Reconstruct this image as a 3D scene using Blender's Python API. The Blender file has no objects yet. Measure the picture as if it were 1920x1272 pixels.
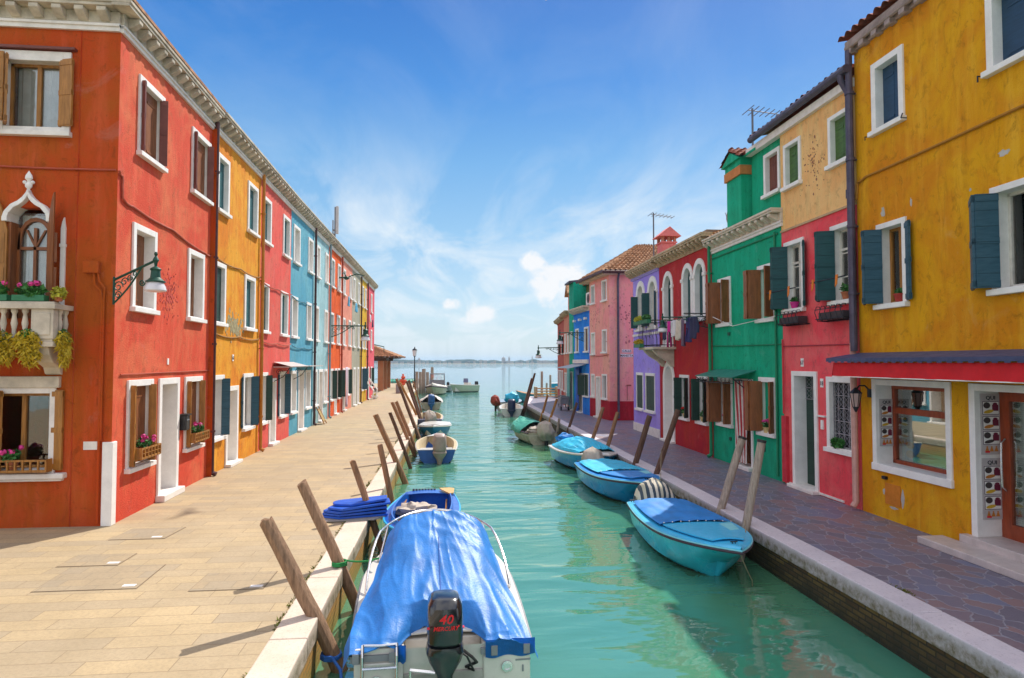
import bpy, bmesh, math, random
from mathutils import Vector, Matrix, noise as mnoise
from math import sin, cos, pi, radians, sqrt
random.seed(7)
S = bpy.context.scene
C = S.collection
# ---------------------------------------------------------------- camera
cd = bpy.data.cameras.new('camera'); cam = bpy.data.objects.new('camera', cd); C.objects.link(cam)
cam.location = (0, 0, 2.6); cam.rotation_euler = (radians(90+2.1), 0, radians(-5.707))
cd.sensor_width = 36; cd.lens = 22.5; cd.clip_end = 6000; cd.clip_start = .05
S.camera = cam
# ---------------------------------------------------------------- light
SUN = Vector((.57, .82, 1.14)).normalized()       # towards the sun
SUN_STRENGTH, SKY_STRENGTH, EXPOSURE = 4.0, .15, .45
ld = bpy.data.lights.new('sun', 'SUN'); ld.energy = SUN_STRENGTH; ld.angle = radians(.5); ld.color = (1, .94, .84)
lo = bpy.data.objects.new('sun', ld); C.objects.link(lo); lo.rotation_euler = SUN.to_track_quat('Z', 'Y').to_euler()
w = bpy.data.worlds.new('World'); S.world = w; w.use_nodes = True
def sky():
    nt = w.node_tree; N = nt.nodes; L = nt.links; N.clear()
    def n(t, **k):
        o = N.new(t)
        for a, b in k.items(): setattr(o, a, b)
        return o
    out = n('ShaderNodeOutputWorld'); bg = n('ShaderNodeBackground'); bg.inputs[1].default_value = SKY_STRENGTH
    sk = n('ShaderNodeTexSky', sky_type='NISHITA', sun_disc=False)
    sk.sun_elevation = math.asin(SUN.z); sk.sun_rotation = math.atan2(SUN.x, SUN.y); sk.air_density = 1.0; sk.dust_density = .6; sk.ozone_density = 2.2
    hs = n('ShaderNodeHueSaturation'); hs.inputs['Saturation'].default_value = 1.28; hs.inputs['Value'].default_value = 1.0
    L.new(sk.outputs[0], hs.inputs['Color'])
    tc = n('ShaderNodeTexCoord'); sep = n('ShaderNodeSeparateXYZ'); L.new(tc.outputs['Generated'], sep.inputs[0])
    def math_(op, a, b=None, c=None, clamp=False):
        m = n('ShaderNodeMath', operation=op, use_clamp=clamp)
        for i, v in enumerate((a, b, c)):
            if v is None: continue
            if isinstance(v, (int, float)): m.inputs[i].default_value = v
            else: L.new(v, m.inputs[i])
        return m.outputs[0]
    X, Y, Z = sep.outputs
    # cirrus on a high plane
    zz = math_('MAXIMUM', Z, .03); px = math_('DIVIDE', X, math_('ADD', zz, .12)); py = math_('DIVIDE', Y, math_('ADD', zz, .12))
    cb = n('ShaderNodeCombineXYZ'); L.new(px, cb.inputs[0]); L.new(py, cb.inputs[1])
    mp = n('ShaderNodeMapping'); mp.inputs['Rotation'].default_value = (0, 0, radians(38)); mp.inputs['Scale'].default_value = (1.5, .6, 1); mp.inputs['Location'].default_value = (2.3, 1.1, 0)
    L.new(cb.outputs[0], mp.inputs[0])
    n1 = n('ShaderNodeTexNoise'); n1.inputs['Scale'].default_value = 1.5; n1.inputs['Detail'].default_value = 9; n1.inputs['Roughness'].default_value = .62; n1.inputs['Distortion'].default_value = .8
    L.new(mp.outputs[0], n1.inputs['Vector'])
    r1 = n('ShaderNodeMapRange'); r1.inputs[1].default_value = .42; r1.inputs[2].default_value = .72; L.new(n1.outputs[0], r1.inputs[0])
    # band of cirrus: strongest low, none overhead
    band = n('ShaderNodeMapRange', interpolation_type='SMOOTHSTEP'); band.inputs[1].default_value = .36; band.inputs[2].default_value = .14; L.new(Z, band.inputs[0])
    cir = math_('MULTIPLY', r1.outputs[0], math_('ADD', math_('MULTIPLY', band.outputs[0], .9), .10))
    # cumulus heaps low over the lagoon, at given directions
    n2 = n('ShaderNodeTexNoise'); n2.inputs['Scale'].default_value = 17; n2.inputs['Detail'].default_value = 10; n2.inputs['Roughness'].default_value = .62; n2.inputs['Distortion'].default_value = .25
    mp2 = n('ShaderNodeMapping'); mp2.inputs['Scale'].default_value = (1, 1, 1.15); L.new(tc.outputs['Generated'], mp2.inputs[0]); L.new(mp2.outputs[0], n2.inputs['Vector'])
    tot = None
    for (ax, ay, az, rx, rz, k) in ((.172, .972, .125, .062, .05, 1.0), (.13, .978, .158, .03, .02, 1.0), (.207, .97, .105, .05, .042, 1.), (.016, .99, .09, .035, .014, .75), (.05, .99, .075, .05, .018, .6)):
        dx = math_('DIVIDE', math_('SUBTRACT', X, ax), rx); dz = math_('DIVIDE', math_('SUBTRACT', Z, az), rz)
        d = math_('ADD', math_('MULTIPLY', dx, dx), math_('MULTIPLY', dz, dz))
        m = math_('MULTIPLY', math_('SUBTRACT', 1.0, d, clamp=True), k)
        tot = m if tot is None else math_('MAXIMUM', tot, m)
    fy = math_('GREATER_THAN', Y, 0)
    cum = math_('ADD', math_('MULTIPLY', tot, .34), n2.outputs[0])
    r2 = n('ShaderNodeMapRange'); r2.inputs[1].default_value = .61; r2.inputs[2].default_value = .76; L.new(cum, r2.inputs[0])
    cumf = math_('MULTIPLY', math_('MULTIPLY', r2.outputs[0], fy), math_('MULTIPLY', math_('MINIMUM', math_('MULTIPLY', tot, 3.0), 1.0), .97))
    # pale veil near the horizon
    hz = n('ShaderNodeMapRange', interpolation_type='SMOOTHSTEP'); hz.inputs[1].default_value = .30; hz.inputs[2].default_value = 0.0; hz.inputs[4].default_value = .62; L.new(Z, hz.inputs[0])
    gr = n('ShaderNodeValToRGB'); e = gr.color_ramp.elements; L.new(Z, gr.inputs[0])
    stops = [(0, (.66, .80, .90)), (.10, (.55, .76, .93)), (.20, (.34, .62, .90)), (.30, (.19, .48, .86)), (.40, (.055, .29, .78)), (.50, (.02, .19, .66)), (1, (.03, .2, .65))]
    while len(e) < len(stops): e.new(.5)
    for q, (p_, c_) in zip(e, stops): q.position = p_; q.color = (*c_, 1)
    sc = n('ShaderNodeVectorMath', operation='SCALE'); L.new(gr.outputs[0], sc.inputs[0]); sc.inputs['Scale'].default_value = 4.25
    m0 = n('ShaderNodeMixRGB'); m0.inputs[0].default_value = .84; L.new(hs.outputs[0], m0.inputs[1]); L.new(sc.outputs[0], m0.inputs[2])
    # unseen bright broken cloud overhead and behind the viewer, added as street fill light
    ov = n('ShaderNodeMapRange', interpolation_type='SMOOTHSTEP'); ov.inputs[1].default_value = .50; ov.inputs[2].default_value = .72; L.new(Z, ov.inputs[0])
    bh = n('ShaderNodeMapRange', interpolation_type='SMOOTHSTEP'); bh.inputs[1].default_value = .45; bh.inputs[2].default_value = -.1; L.new(Y, bh.inputs[0])
    n5 = n('ShaderNodeTexNoise'); n5.inputs['Scale'].default_value = 2.2; n5.inputs['Detail'].default_value = 7; L.new(tc.outputs['Generated'], n5.inputs['Vector'])
    r5 = n('ShaderNodeMapRange'); r5.inputs[1].default_value = .36; r5.inputs[2].default_value = .6; L.new(n5.outputs[0], r5.inputs[0])
    over = math_('MULTIPLY', math_('MAXIMUM', ov.outputs[0], bh.outputs[0]), r5.outputs[0])
    m1 = n('ShaderNodeMixRGB'); m1.inputs[2].default_value = (4.4, 4.7, 4.9, 1); L.new(cir, m1.inputs[0]); L.new(m0.outputs[0], m1.inputs[1])
    m2 = n('ShaderNodeMixRGB'); m2.inputs[2].default_value = (4.7, 4.75, 4.85, 1); L.new(cumf, m2.inputs[0]); L.new(m1.outputs[0], m2.inputs[1])
    m3 = n('ShaderNodeMixRGB'); m3.inputs[2].default_value = (7.0, 6.85, 6.9, 1); L.new(over, m3.inputs[0]); L.new(m2.outputs[0], m3.inputs[1])
    L.new(m3.outputs[0], bg.inputs[0]); L.new(bg.outputs[0], out.inputs[0])
sky()
vs = S.view_settings; vs.view_transform = 'Standard'; vs.look = 'None'; vs.gamma = 1; vs.exposure = EXPOSURE
S.cycles.max_bounces = 8; S.cycles.use_denoising = True; S.cycles.transparent_max_bounces = 8
S.cycles.caustics_reflective = False; S.cycles.caustics_refractive = False

# ---------------------------------------------------------------- materials
MATS = {}
def newmat(name):
    m = bpy.data.materials.new(name); m.use_nodes = True
    return m, m.node_tree.nodes, m.node_tree.links, m.node_tree.nodes['Principled BSDF']
def c4(c): return (c[0], c[1], c[2], 1)
def pos(N): return N.new('ShaderNodeNewGeometry').outputs['Position']
def noise_tex(N, L, vec, scale, detail=4, rough=.55, mscale=None, dist=0):
    if mscale:
        mp = N.new('ShaderNodeMapping'); mp.inputs['Scale'].default_value = mscale; L.new(vec, mp.inputs[0]); vec = mp.outputs[0]
    t = N.new('ShaderNodeTexNoise'); t.inputs['Scale'].default_value = scale; t.inputs['Detail'].default_value = detail; t.inputs['Roughness'].default_value = rough; t.inputs['Distortion'].default_value = dist
    L.new(vec, t.inputs['Vector']); return t.outputs[0]
def rng(N, L, v, a, b, c=0., d=1.):
    r = N.new('ShaderNodeMapRange'); r.inputs[1].default_value = a; r.inputs[2].default_value = b; r.inputs[3].default_value = c; r.inputs[4].default_value = d
    L.new(v, r.inputs[0]); return r.outputs[0]
def mix(N, L, f, a, b, mode='MIX'):
    m = N.new('ShaderNodeMixRGB'); m.blend_type = mode
    for i, v in ((0, f), (1, a), (2, b)):
        if isinstance(v, (int, float)): m.inputs[i].default_value = v
        elif isinstance(v, tuple): m.inputs[i].default_value = c4(v)
        else: L.new(v, m.inputs[i])
    return m.outputs[0]
def bump(N, L, bs, h, strength=.3, dist=.01):
    b = N.new('ShaderNodeBump'); b.inputs['Strength'].default_value = strength; b.inputs['Distance'].default_value = dist
    L.new(h, b.inputs['Height']); L.new(b.outputs[0], bs.inputs['Normal'])
def mul(c, k): return tuple(min(1, x*k) for x in c)
def stucco(name, col, alt=None, damp=None, patch=None, peel=0.0, seed=0):
    """painted plaster: brushed blotches, rain streaks, damp foot, optional peeled patches"""
    if name in MATS: return MATS[name]
    m, N, L, B = newmat(name); p = pos(N)
    alt = alt or mul(col, .62)
    a = noise_tex(N, L, p, .9, 6, .65, (1, 1, 1), .6)
    b = noise_tex(N, L, p, 1.0, 5, .6, (5, 5, .55))
    g = noise_tex(N, L, p, 45, 3, .7)
    c = mix(N, L, rng(N, L, a, .42, .60, 0, 1), col, alt)
    c = mix(N, L, rng(N, L, b, .5, .74, 0, .6), c, tuple(min(.85, x*1.25+.03) for x in col))
    c = mix(N, L, rng(N, L, noise_tex(N, L, p, 5.5, 8, .75, (1, 1, .8), .8), .54, .66, 0, .6), c, mul(alt, .5))
    c = mix(N, L, rng(N, L, noise_tex(N, L, p, 2.2, 5, .7, (3, 3, .7), 1.2), .52, .75, 0, .6), c, mul(alt, .65))
    c = mix(N, L, rng(N, L, noise_tex(N, L, p, .7, 8, .7, None, 1.5), .60, .68, 0, .35), c, tuple(min(.8, x*.7+.14) for x in col))
    sp = N.new('ShaderNodeSeparateXYZ'); L.new(p, sp.inputs[0])
    foot = rng(N, L, sp.outputs[2], .9, .0, 0, 1)
    mm = N.new('ShaderNodeMath'); mm.operation = 'MULTIPLY'; L.new(foot, mm.inputs[0]); L.new(rng(N, L, noise_tex(N, L, p, 2.5, 5, .7), .4, .7, 0, .7), mm.inputs[1])
    c = mix(N, L, mm.outputs[0], c, damp or mul(alt, .7))
    if peel:
        q = noise_tex(N, L, p, 1.1, 10, .72, None, .4)
        c = mix(N, L, rng(N, L, q, peel, peel+.015), c, patch or (.55, .5, .46))
    L.new(c, B.inputs['Base Color']); B.inputs['Roughness'].default_value = .88; B.inputs['Specular IOR Level'].default_value = .25
    h = mix(N, L, .35, g, noise_tex(N, L, p, 5, 8, .72)); bump(N, L, B, h, .8, .03)
    MATS[name] = m; return m
def paint(name, col, rough=.5, metal=0, var=.25, scale=6, bumpk=.1, spec=.5, streak=None, coat=0):
    if name in MATS: return MATS[name]
    m, N, L, B = newmat(name); p = pos(N)
    v = noise_tex(N, L, p, scale, 6, .65, streak)
    c = mix(N, L, rng(N, L, v, .35, .7, 0, 1), col, mul(col, 1-var))
    L.new(c, B.inputs['Base Color']); L.new(rng(N, L, v, .3, .7, rough, min(1, rough+.18)), B.inputs['Roughness']); B.inputs['Metallic'].default_value = metal; B.inputs['Specular IOR Level'].default_value = spec
    if coat: B.inputs['Coat Weight'].default_value = coat; B.inputs['Coat Roughness'].default_value = .08
    if bumpk: bump(N, L, B, noise_tex(N, L, p, scale*5, 4, .6, streak), bumpk, .008)
    MATS[name] = m; return m
def planked(name, col, axis='z', step=.12, col2=None, rough=.55, w=.05):
    """painted boards with dark joints: axis is the world axis across which joints repeat"""
    if name in MATS: return MATS[name]
    m, N, L, B = newmat(name); p = pos(N)
    sp = N.new('ShaderNodeSeparateXYZ'); L.new(p, sp.inputs[0])
    src = sp.outputs['xyz'.index(axis)]
    f = N.new('ShaderNodeMath'); f.operation = 'DIVIDE'; L.new(src, f.inputs[0]); f.inputs[1].default_value = step
    fr = N.new('ShaderNodeMath'); fr.operation = 'FRACT'; L.new(f.outputs[0], fr.inputs[0])
    j = rng(N, L, fr.outputs[0], 0, w, 1, 0)
    v = noise_tex(N, L, p, 5, 5, .65, (6, 6, 1) if axis != 'z' else (1, 1, 6))
    c = mix(N, L, rng(N, L, v, .35, .7), col, col2 or mul(col, .65))
    c = mix(N, L, j, c, mul(col, .3))
    L.new(c, B.inputs['Base Color']); B.inputs['Roughness'].default_value = rough
    inv = N.new('ShaderNodeMath'); inv.operation = 'SUBTRACT'; inv.inputs[0].default_value = 1; L.new(j, inv.inputs[1]); bump(N, L, B, inv.outputs[0], .5, .008)
    MATS[name] = m; return m
def bricks(name, axes, c1, c2, mortar, bw, rh, ms=.012, off=.5, rough=.85, algae=None, speck=.5, bumpk=.6, var=.5, bias=0):
    if name in MATS: return MATS[name]
    m, N, L, B = newmat(name); p = pos(N)
    sp = N.new('ShaderNodeSeparateXYZ'); L.new(p, sp.inputs[0]); cb = N.new('ShaderNodeCombineXYZ')
    L.new(sp.outputs[axes[0]], cb.inputs[0]); L.new(sp.outputs[axes[1]], cb.inputs[1])
    nz = N.new('ShaderNodeTexNoise'); nz.inputs['Scale'].default_value = .5; L.new(p, nz.inputs['Vector'])
    t = N.new('ShaderNodeTexBrick'); L.new(cb.outputs[0], t.inputs['Vector'])
    t.inputs['Color1'].default_value = c4(c1); t.inputs['Color2'].default_value = c4(c2); t.inputs['Mortar'].default_value = c4(mortar); t.inputs['Scale'].default_value = 1
    t.inputs['Brick Width'].default_value = bw; t.inputs['Row Height'].default_value = rh; t.inputs['Mortar Size'].default_value = ms; t.offset = off; t.inputs['Mortar Smooth'].default_value = .3; t.inputs['Bias'].default_value = bias
    a = noise_tex(N, L, p, 1.3, 6, .7, None, .5); g = noise_tex(N, L, p, 28, 4, .75)
    c = mix(N, L, rng(N, L, a, .35, .75, 0, var), t.outputs[0], mul(c1, .6))
    c = mix(N, L, rng(N, L, g, .45, .8, 0, speck), c, mul(c2, .6))
    if algae:
        z0, z1, ca = algae
        gz_ = rng(N, L, sp.outputs[2], z1, z0); ad = N.new('ShaderNodeMath'); ad.operation = 'MULTIPLY_ADD'; L.new(a, ad.inputs[0]); ad.inputs[1].default_value = 1.2; ad.inputs[2].default_value = -.6
        a2 = N.new('ShaderNodeMath'); a2.operation = 'ADD'; a2.use_clamp = True; L.new(gz_, a2.inputs[0]); L.new(ad.outputs[0], a2.inputs[1])
        c = mix(N, L, a2.outputs[0], c, ca)
    L.new(c, B.inputs['Base Color']); L.new(rng(N, L, g, .3, .7, rough-.15, rough), B.inputs['Roughness'])
    iv = N.new('ShaderNodeMath'); iv.operation = 'SUBTRACT'; iv.inputs[0].default_value = 1; L.new(t.outputs['Fac'], iv.inputs[1])
    h = mix(N, L, .3, iv.outputs[0], g); bump(N, L, B, h, bumpk, .01)
    MATS[name] = m; return m
def flat(name, col, rough=.6, metal=0, spec=.5):
    if name in MATS: return MATS[name]
    return paint(name, col, rough, metal, .12, 9, 0, spec)
def fabric(name, col, col2=None, rough=.6, sheen=0, scale=8):
    if name in MATS: return MATS[name]
    m, N, L, B = newmat(name); p = pos(N)
    c = mix(N, L, rng(N, L, noise_tex(N, L, p, scale, 6, .65), .35, .7), col, col2 or mul(col, .75))
    L.new(c, B.inputs['Base Color']); B.inputs['Roughness'].default_value = rough
    bump(N, L, B, noise_tex(N, L, p, 14, 5, .6), .25, .02); MATS[name] = m; return m
def striped(name, cols, axis=0, width=.05, rough=.8):
    if name in MATS: return MATS[name]
    m, N, L, B = newmat(name); tc = N.new('ShaderNodeTexCoord')
    sp = N.new('ShaderNodeSeparateXYZ'); L.new(tc.outputs['Object'], sp.inputs[0])
    d = N.new('ShaderNodeMath'); d.operation = 'DIVIDE'; L.new(sp.outputs[axis], d.inputs[0]); d.inputs[1].default_value = width*len(cols)
    f = N.new('ShaderNodeMath'); f.operation = 'FRACT'; L.new(d.outputs[0], f.inputs[0])
    r = N.new('ShaderNodeValToRGB'); r.color_ramp.interpolation = 'CONSTANT'
    e = r.color_ramp.elements
    while len(e) < len(cols): e.new(.5)
    for i, c in enumerate(cols): e[i].position = i/len(cols); e[i].color = c4(c)
    L.new(f.outputs[0], r.inputs[0]); L.new(r.outputs[0], B.inputs['Base Color']); B.inputs['Roughness'].default_value = rough
    MATS[name] = m; return m
def glass_clear():
    m, N, L, B = newmat('window_glass'); o = N['Material Output']
    tr = N.new('ShaderNodeBsdfTransparent'); tr.inputs[0].default_value = (.96, .98, .97, 1); gl = N.new('ShaderNodeBsdfGlossy'); gl.inputs['Roughness'].default_value = .03
    fr = N.new('ShaderNodeFresnel'); fr.inputs[0].default_value = 1.5
    k = N.new('ShaderNodeMath'); k.operation = 'MULTIPLY_ADD'; L.new(fr.outputs[0], k.inputs[0]); k.inputs[1].default_value = 1.2; k.inputs[2].default_value = .06; k.use_clamp = True
    ms = N.new('ShaderNodeMixShader'); L.new(k.outputs[0], ms.inputs[0]); L.new(tr.outputs[0], ms.inputs[1]); L.new(gl.outputs[0], ms.inputs[2]); L.new(ms.outputs[0], o.inputs[0])
    bump(N, L, gl, noise_tex(N, L, pos(N), 1.6, 2, .5), .12, .02)
    return m
GLASS = glass_clear()
def shop_glass():
    m, N, L, B = newmat('shop_glass'); o = N['Material Output']
    tr = N.new('ShaderNodeBsdfTransparent'); tr.inputs[0].default_value = (.85, .93, .9, 1); gl = N.new('ShaderNodeBsdfGlossy'); gl.inputs['Roughness'].default_value = .01
    ms = N.new('ShaderNodeMixShader'); ms.inputs[0].default_value = .38; L.new(tr.outputs[0], ms.inputs[1]); L.new(gl.outputs[0], ms.inputs[2]); L.new(ms.outputs[0], o.inputs[0]); return m
SHOPG = shop_glass()
DARKG = paint('dark_pane', (.02, .03, .035), .06, 0, .3, 2, .02, .8)
WHITE = paint('white_frame_paint', (.87, .85, .82), .6, 0, .16, 4, .15)
WHITE2 = paint('white_stone_trim', (.84, .79, .74), .7, 0, .22, 5, .3)
CREAMST = paint('weathered_cornice_stone', (.66, .58, .46), .85, 0, .55, 3.2, .6)
STONE = paint('carved_balcony_stone', (.68, .60, .48), .8, 0, .35, 4, .4)
BROWN = paint('varnished_brown_wood', (.30, .10, .028), .42, 0, .5, 3, .2, .5, (7, 7, 1))
OCHREW = paint('ochre_varnished_wood', (.44, .19, .035), .42, 0, .5, 3, .2, .5, (7, 7, 1))
MAROON = paint('maroon_shutter_paint', (.20, .05, .035), .45, 0, .4, 3, .2)
TEAL = planked('teal_shutter_paint', (.012, .12, .13), 'z', 5, (.008, .06, .07))
TEALP = planked('blue_plank_shutter', (.012, .065, .10), 'z', .21, (.03, .10, .145))
NAVY = planked('navy_shutter_paint', (.015, .06, .13), 'z', 5, (.01, .04, .08))
DKGREEN = planked('dark_green_shutter_paint', (.012, .05, .035), 'z', .3, (.008, .035, .025))
OLIVE = planked('olive_green_shutter_paint', (.07, .16, .03), 'z', 5, (.04, .09, .02))
RSHUT = paint('rust_red_shutter_paint', (.20, .06, .035), .6, 0, .4, 4, .2, .5, (7, 7, 1))
SASHW = paint('white_sash_paint', (.72, .68, .62), .5)
IRON = paint('dark_wrought_iron', (.02, .022, .028), .45, .3, .4)
IRONG = paint('green_wrought_iron', (.008, .07, .045), .4, .2, .4)
STEEL = paint('polished_steel', (.75, .75, .76), .16, 1, .1)
PIPEB = paint('brown_downpipe', (.09, .03, .03), .45, .2, .4)
PIPEP = paint('slate_downpipe', (.09, .075, .12), .45, .2, .4)
CURT = fabric('white_curtain_cloth', (.88, .87, .86), (.72, .70, .68))
CREAMC = fabric('cream_door_cloth', (.62, .44, .28), (.5, .34, .2), .85)
LEAF = paint('geranium_leaf', (.05, .22, .035), .5, 0, .6, 14, 0)
LEAFY = paint('yellow_green_leaf', (.5, .48, .03), .55, 0, .5, 16, 0)
LEAFO = paint('golden_leaf', (.66, .48, .02), .55, 0, .5, 16, 0)
PINKF = paint('pink_petal', (.80, .06, .32), .6, 0, .3, 20, 0)
REDF = paint('red_petal', (.70, .015, .015), .6, 0, .3, 20, 0)
TERRA = paint('terracotta', (.45, .14, .06), .75, 0, .3, 8, .2)
POTY = paint('cream_flower_pot', (.65, .48, .22), .6)
ROPE = paint('hemp_rope', (.38, .30, .2), .9, 0, .4, 20, .2)
ROPEG = paint('green_rope', (.03, .30, .08), .8)
ROPEB = paint('blue_rope', (.03, .15, .55), .8)
BLACK = paint('black_plastic', (.012, .012, .014), .3)
GREYP = paint('grey_plastic', (.25, .26, .28), .45)
WOODP = paint('weathered_pile_wood', (.38, .23, .14), .9, 0, .55, 4, .8, .3, (9, 9, .8))
WOODR = paint('red_brown_pile_wood', (.38, .20, .11), .85, 0, .5, 4, .7, .3, (9, 9, .8))
WOODG = paint('grey_pile_wood', (.46, .36, .29), .9, 0, .5, 4, .8, .3, (9, 9, .8))
WOODD = paint('dark_pile_wood', (.17, .09, .06), .9, 0, .5, 4, .8, .3, (9, 9, .8))
TILE = paint('terracotta_roof_tile', (.50, .25, .12), .85, 0, .65, 5, .4)
TILE2 = paint('red_roof_tile', (.33, .09, .05), .85, 0, .6, 5, .4)
GREYROOF = paint('roof_screed', (.3, .22, .17), .9)
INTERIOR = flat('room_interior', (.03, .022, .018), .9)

# ---------------------------------------------------------------- mesh builder
class MB:
    def __init__(s, T=None): s.v = []; s.f = []; s.m = []; s.T = T; s.mi = 0
    def add(s, vs, fs):
        o = len(s.v)
        s.v += [s.T(*p) if s.T else tuple(p) for p in vs]
        s.f += [tuple(i+o for i in f) for f in fs]; s.m += [s.mi]*len(fs)
        return s
    def box(s, x0, x1, y0, y1, z0, z1):
        return s.add([(x0, y0, z0), (x1, y0, z0), (x1, y1, z0), (x0, y1, z0), (x0, y0, z1), (x1, y0, z1), (x1, y1, z1), (x0, y1, z1)],
                     [(0, 3, 2, 1), (4, 5, 6, 7), (0, 1, 5, 4), (1, 2, 6, 5), (2, 3, 7, 6), (3, 0, 4, 7)])
    def prism(s, pts, fn, d0, d1):
        n = len(pts)
        return s.add([fn(a, b, d0) for a, b in pts]+[fn(a, b, d1) for a, b in pts],
                     [tuple(range(n-1, -1, -1)), tuple(range(n, 2*n))]+[(i, (i+1) % n, n+(i+1) % n, n+i) for i in range(n)])
    def tube(s, path, r, n=8, caps=True):
        P = [Vector(p) for p in path]; R = r if isinstance(r, (list, tuple)) else [r]*len(P); vs = []; up = None
        for i, p in enumerate(P):
            d = (P[min(i+1, len(P)-1)]-P[max(i-1, 0)]).normalized()
            if up is None: up = d.orthogonal().normalized()
            up = (up-d*up.dot(d)); up = up.normalized() if up.length > 1e-5 else d.orthogonal().normalized()
            q = d.cross(up)
            vs += [tuple(p+(up*cos(2*pi*k/n)+q*sin(2*pi*k/n))*R[i]) for k in range(n)]
        fs = [(i*n+k, i*n+(k+1) % n, (i+1)*n+(k+1) % n, (i+1)*n+k) for i in range(len(P)-1) for k in range(n)]
        if caps: fs += [tuple(range(n-1, -1, -1)), tuple(range((len(P)-1)*n, len(P)*n))]
        return s.add(vs, fs)
    def lathe(s, prof, c, n=12, sx=1, sy=1):
        vs = [(c[0]+r*cos(2*pi*k/n)*sx, c[1]+r*sin(2*pi*k/n)*sy, c[2]+z) for r, z in prof for k in range(n)]
        fs = [(i*n+k, i*n+(k+1) % n, (i+1)*n+(k+1) % n, (i+1)*n+k) for i in range(len(prof)-1) for k in range(n)]
        fs += [tuple(range(n-1, -1, -1)), tuple(range((len(prof)-1)*n, len(prof)*n))]
        return s.add(vs, fs)
    def grid(s, fn, nu, nv, closed=False):
        vs = [fn(i/nu, j/nv) for i in range(nu+1) for j in range(nv+1)]
        return s.add(vs, [(i*(nv+1)+j, (i+1)*(nv+1)+j, (i+1)*(nv+1)+j+1, i*(nv+1)+j+1) for i in range(nu) for j in range(nv)])
    def sheet(s, fn, nu, nv, th):
        """a thick sheet: fn(u,v) -> point, offset th downwards for the underside"""
        top = [fn(i/nu, j/nv) for i in range(nu+1) for j in range(nv+1)]; K = len(top)
        bot = [(p[0], p[1], p[2]-th) for p in top]; q = lambda i, j: i*(nv+1)+j
        fs = [(q(i, j), q(i+1, j), q(i+1, j+1), q(i, j+1)) for i in range(nu) for j in range(nv)]
        fs += [tuple(K+a for a in reversed(f)) for f in fs]
        edge = [q(i, 0) for i in range(nu+1)]+[q(nu, j) for j in range(1, nv+1)]+[q(i, nv) for i in range(nu-1, -1, -1)]+[q(0, j) for j in range(nv-1, 0, -1)]
        fs += [(edge[k], K+edge[k], K+edge[(k+1) % len(edge)], edge[(k+1) % len(edge)]) for k in range(len(edge))]
        return s.add(top+bot, fs)
    def ball(s, c, r, seed=0, nz=.0, sc=(1, 1, 1), nu=10, nv=8, fr=2.):
        vs = []
        for i in range(nv+1):
            th = pi*i/nv
            for k in range(nu):
                d = Vector((sin(th)*cos(2*pi*k/nu), sin(th)*sin(2*pi*k/nu), cos(th)))
                q = r*(1+nz*mnoise.noise(d*fr+Vector((seed*3.1, seed, 0))))
                vs.append((c[0]+d.x*q*sc[0], c[1]+d.y*q*sc[1], c[2]+d.z*q*sc[2]))
        return s.add(vs, [(i*nu+k, (i+1)*nu+k, (i+1)*nu+(k+1) % nu, i*nu+(k+1) % nu) for i in range(nv) for k in range(nu)])
    def build(s, name, mats, parent=None, smooth=False, local=False, bevel=0):
        me = bpy.data.meshes.new(name); vs = s.v
        if parent and not local:
            r = parent
            while r.parent: r = r.parent
            l = r.location; vs = [(a-l[0], b-l[1], c-l[2]) for a, b, c in vs]
        me.from_pydata(vs, [], s.f); me.update()
        mats = mats if isinstance(mats, (list, tuple)) else [mats]
        for m in mats: me.materials.append(m)
        if len(mats) > 1: me.polygons.foreach_set('material_index', s.m)
        bm = bmesh.new(); bm.from_mesh(me); bmesh.ops.recalc_face_normals(bm, faces=bm.faces); bm.to_mesh(me); bm.free()
        if smooth: me.shade_smooth()
        o = bpy.data.objects.new(name, me); C.objects.link(o)
        if parent: o.parent = parent
        if bevel:
            b = o.modifiers.new('bevel', 'BEVEL'); b.width = bevel; b.segments = 2; b.limit_method = 'ANGLE'
        if smooth: 
            try: me.set_sharp_from_angle(angle=radians(32))
            except Exception: pass
        return o
def tag(o, label=None, cat=None, group=None, kind=None):
    for k, v in (('label', label), ('category', cat), ('group', group), ('kind', kind)):
        if v: o[k] = v
    return o
def thing(name, label, cat, loc=(0, 0, 0), rz=0, group=None):
    o = bpy.data.objects.new(name, None); C.objects.link(o); o.location = loc; o.rotation_euler = (0, 0, rz); o.empty_display_size = .2
    return tag(o, label, cat, group)
class Fac:
    def __init__(s, A, B, side):
        s.A = Vector(A); s.u = (Vector(B)-s.A).normalized(); s.n = Vector((s.u.y, -s.u.x))*side; s.L = (Vector(B)-s.A).length
    def P(s, a, z, n=0): q = s.A+s.u*a+s.n*n; return (q.x, q.y, z)
    def T(s, a, n, z): return s.P(a, z, n)       # builder transform: x=along, y=outwards, z=up
def F(fac): return MB(fac.T)
def text(s, fn, size, mat, parent, name='lettering', th=.004, bold=.0, width=1.0):
    """lettering as thick mesh; fn(x, y, d) -> world, x to the reader's right, y up"""
    cu = bpy.data.curves.new('t', 'FONT'); cu.body = s; cu.size = size; cu.align_x = 'CENTER'; cu.extrude = th/2; cu.offset = bold; cu.resolution_u = 2
    o = bpy.data.objects.new('t', cu); C.objects.link(o); dg = bpy.context.evaluated_depsgraph_get(); me = bpy.data.meshes.new_from_object(o.evaluated_get(dg))
    b = MB(); b.add([fn(v.co.x*width, v.co.y, v.co.z) for v in me.vertices], [tuple(p.vertices) for p in me.polygons])
    bpy.data.objects.remove(o); bpy.data.curves.remove(cu); bpy.data.meshes.remove(me)
    return b.build(name, mat, parent)
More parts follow.
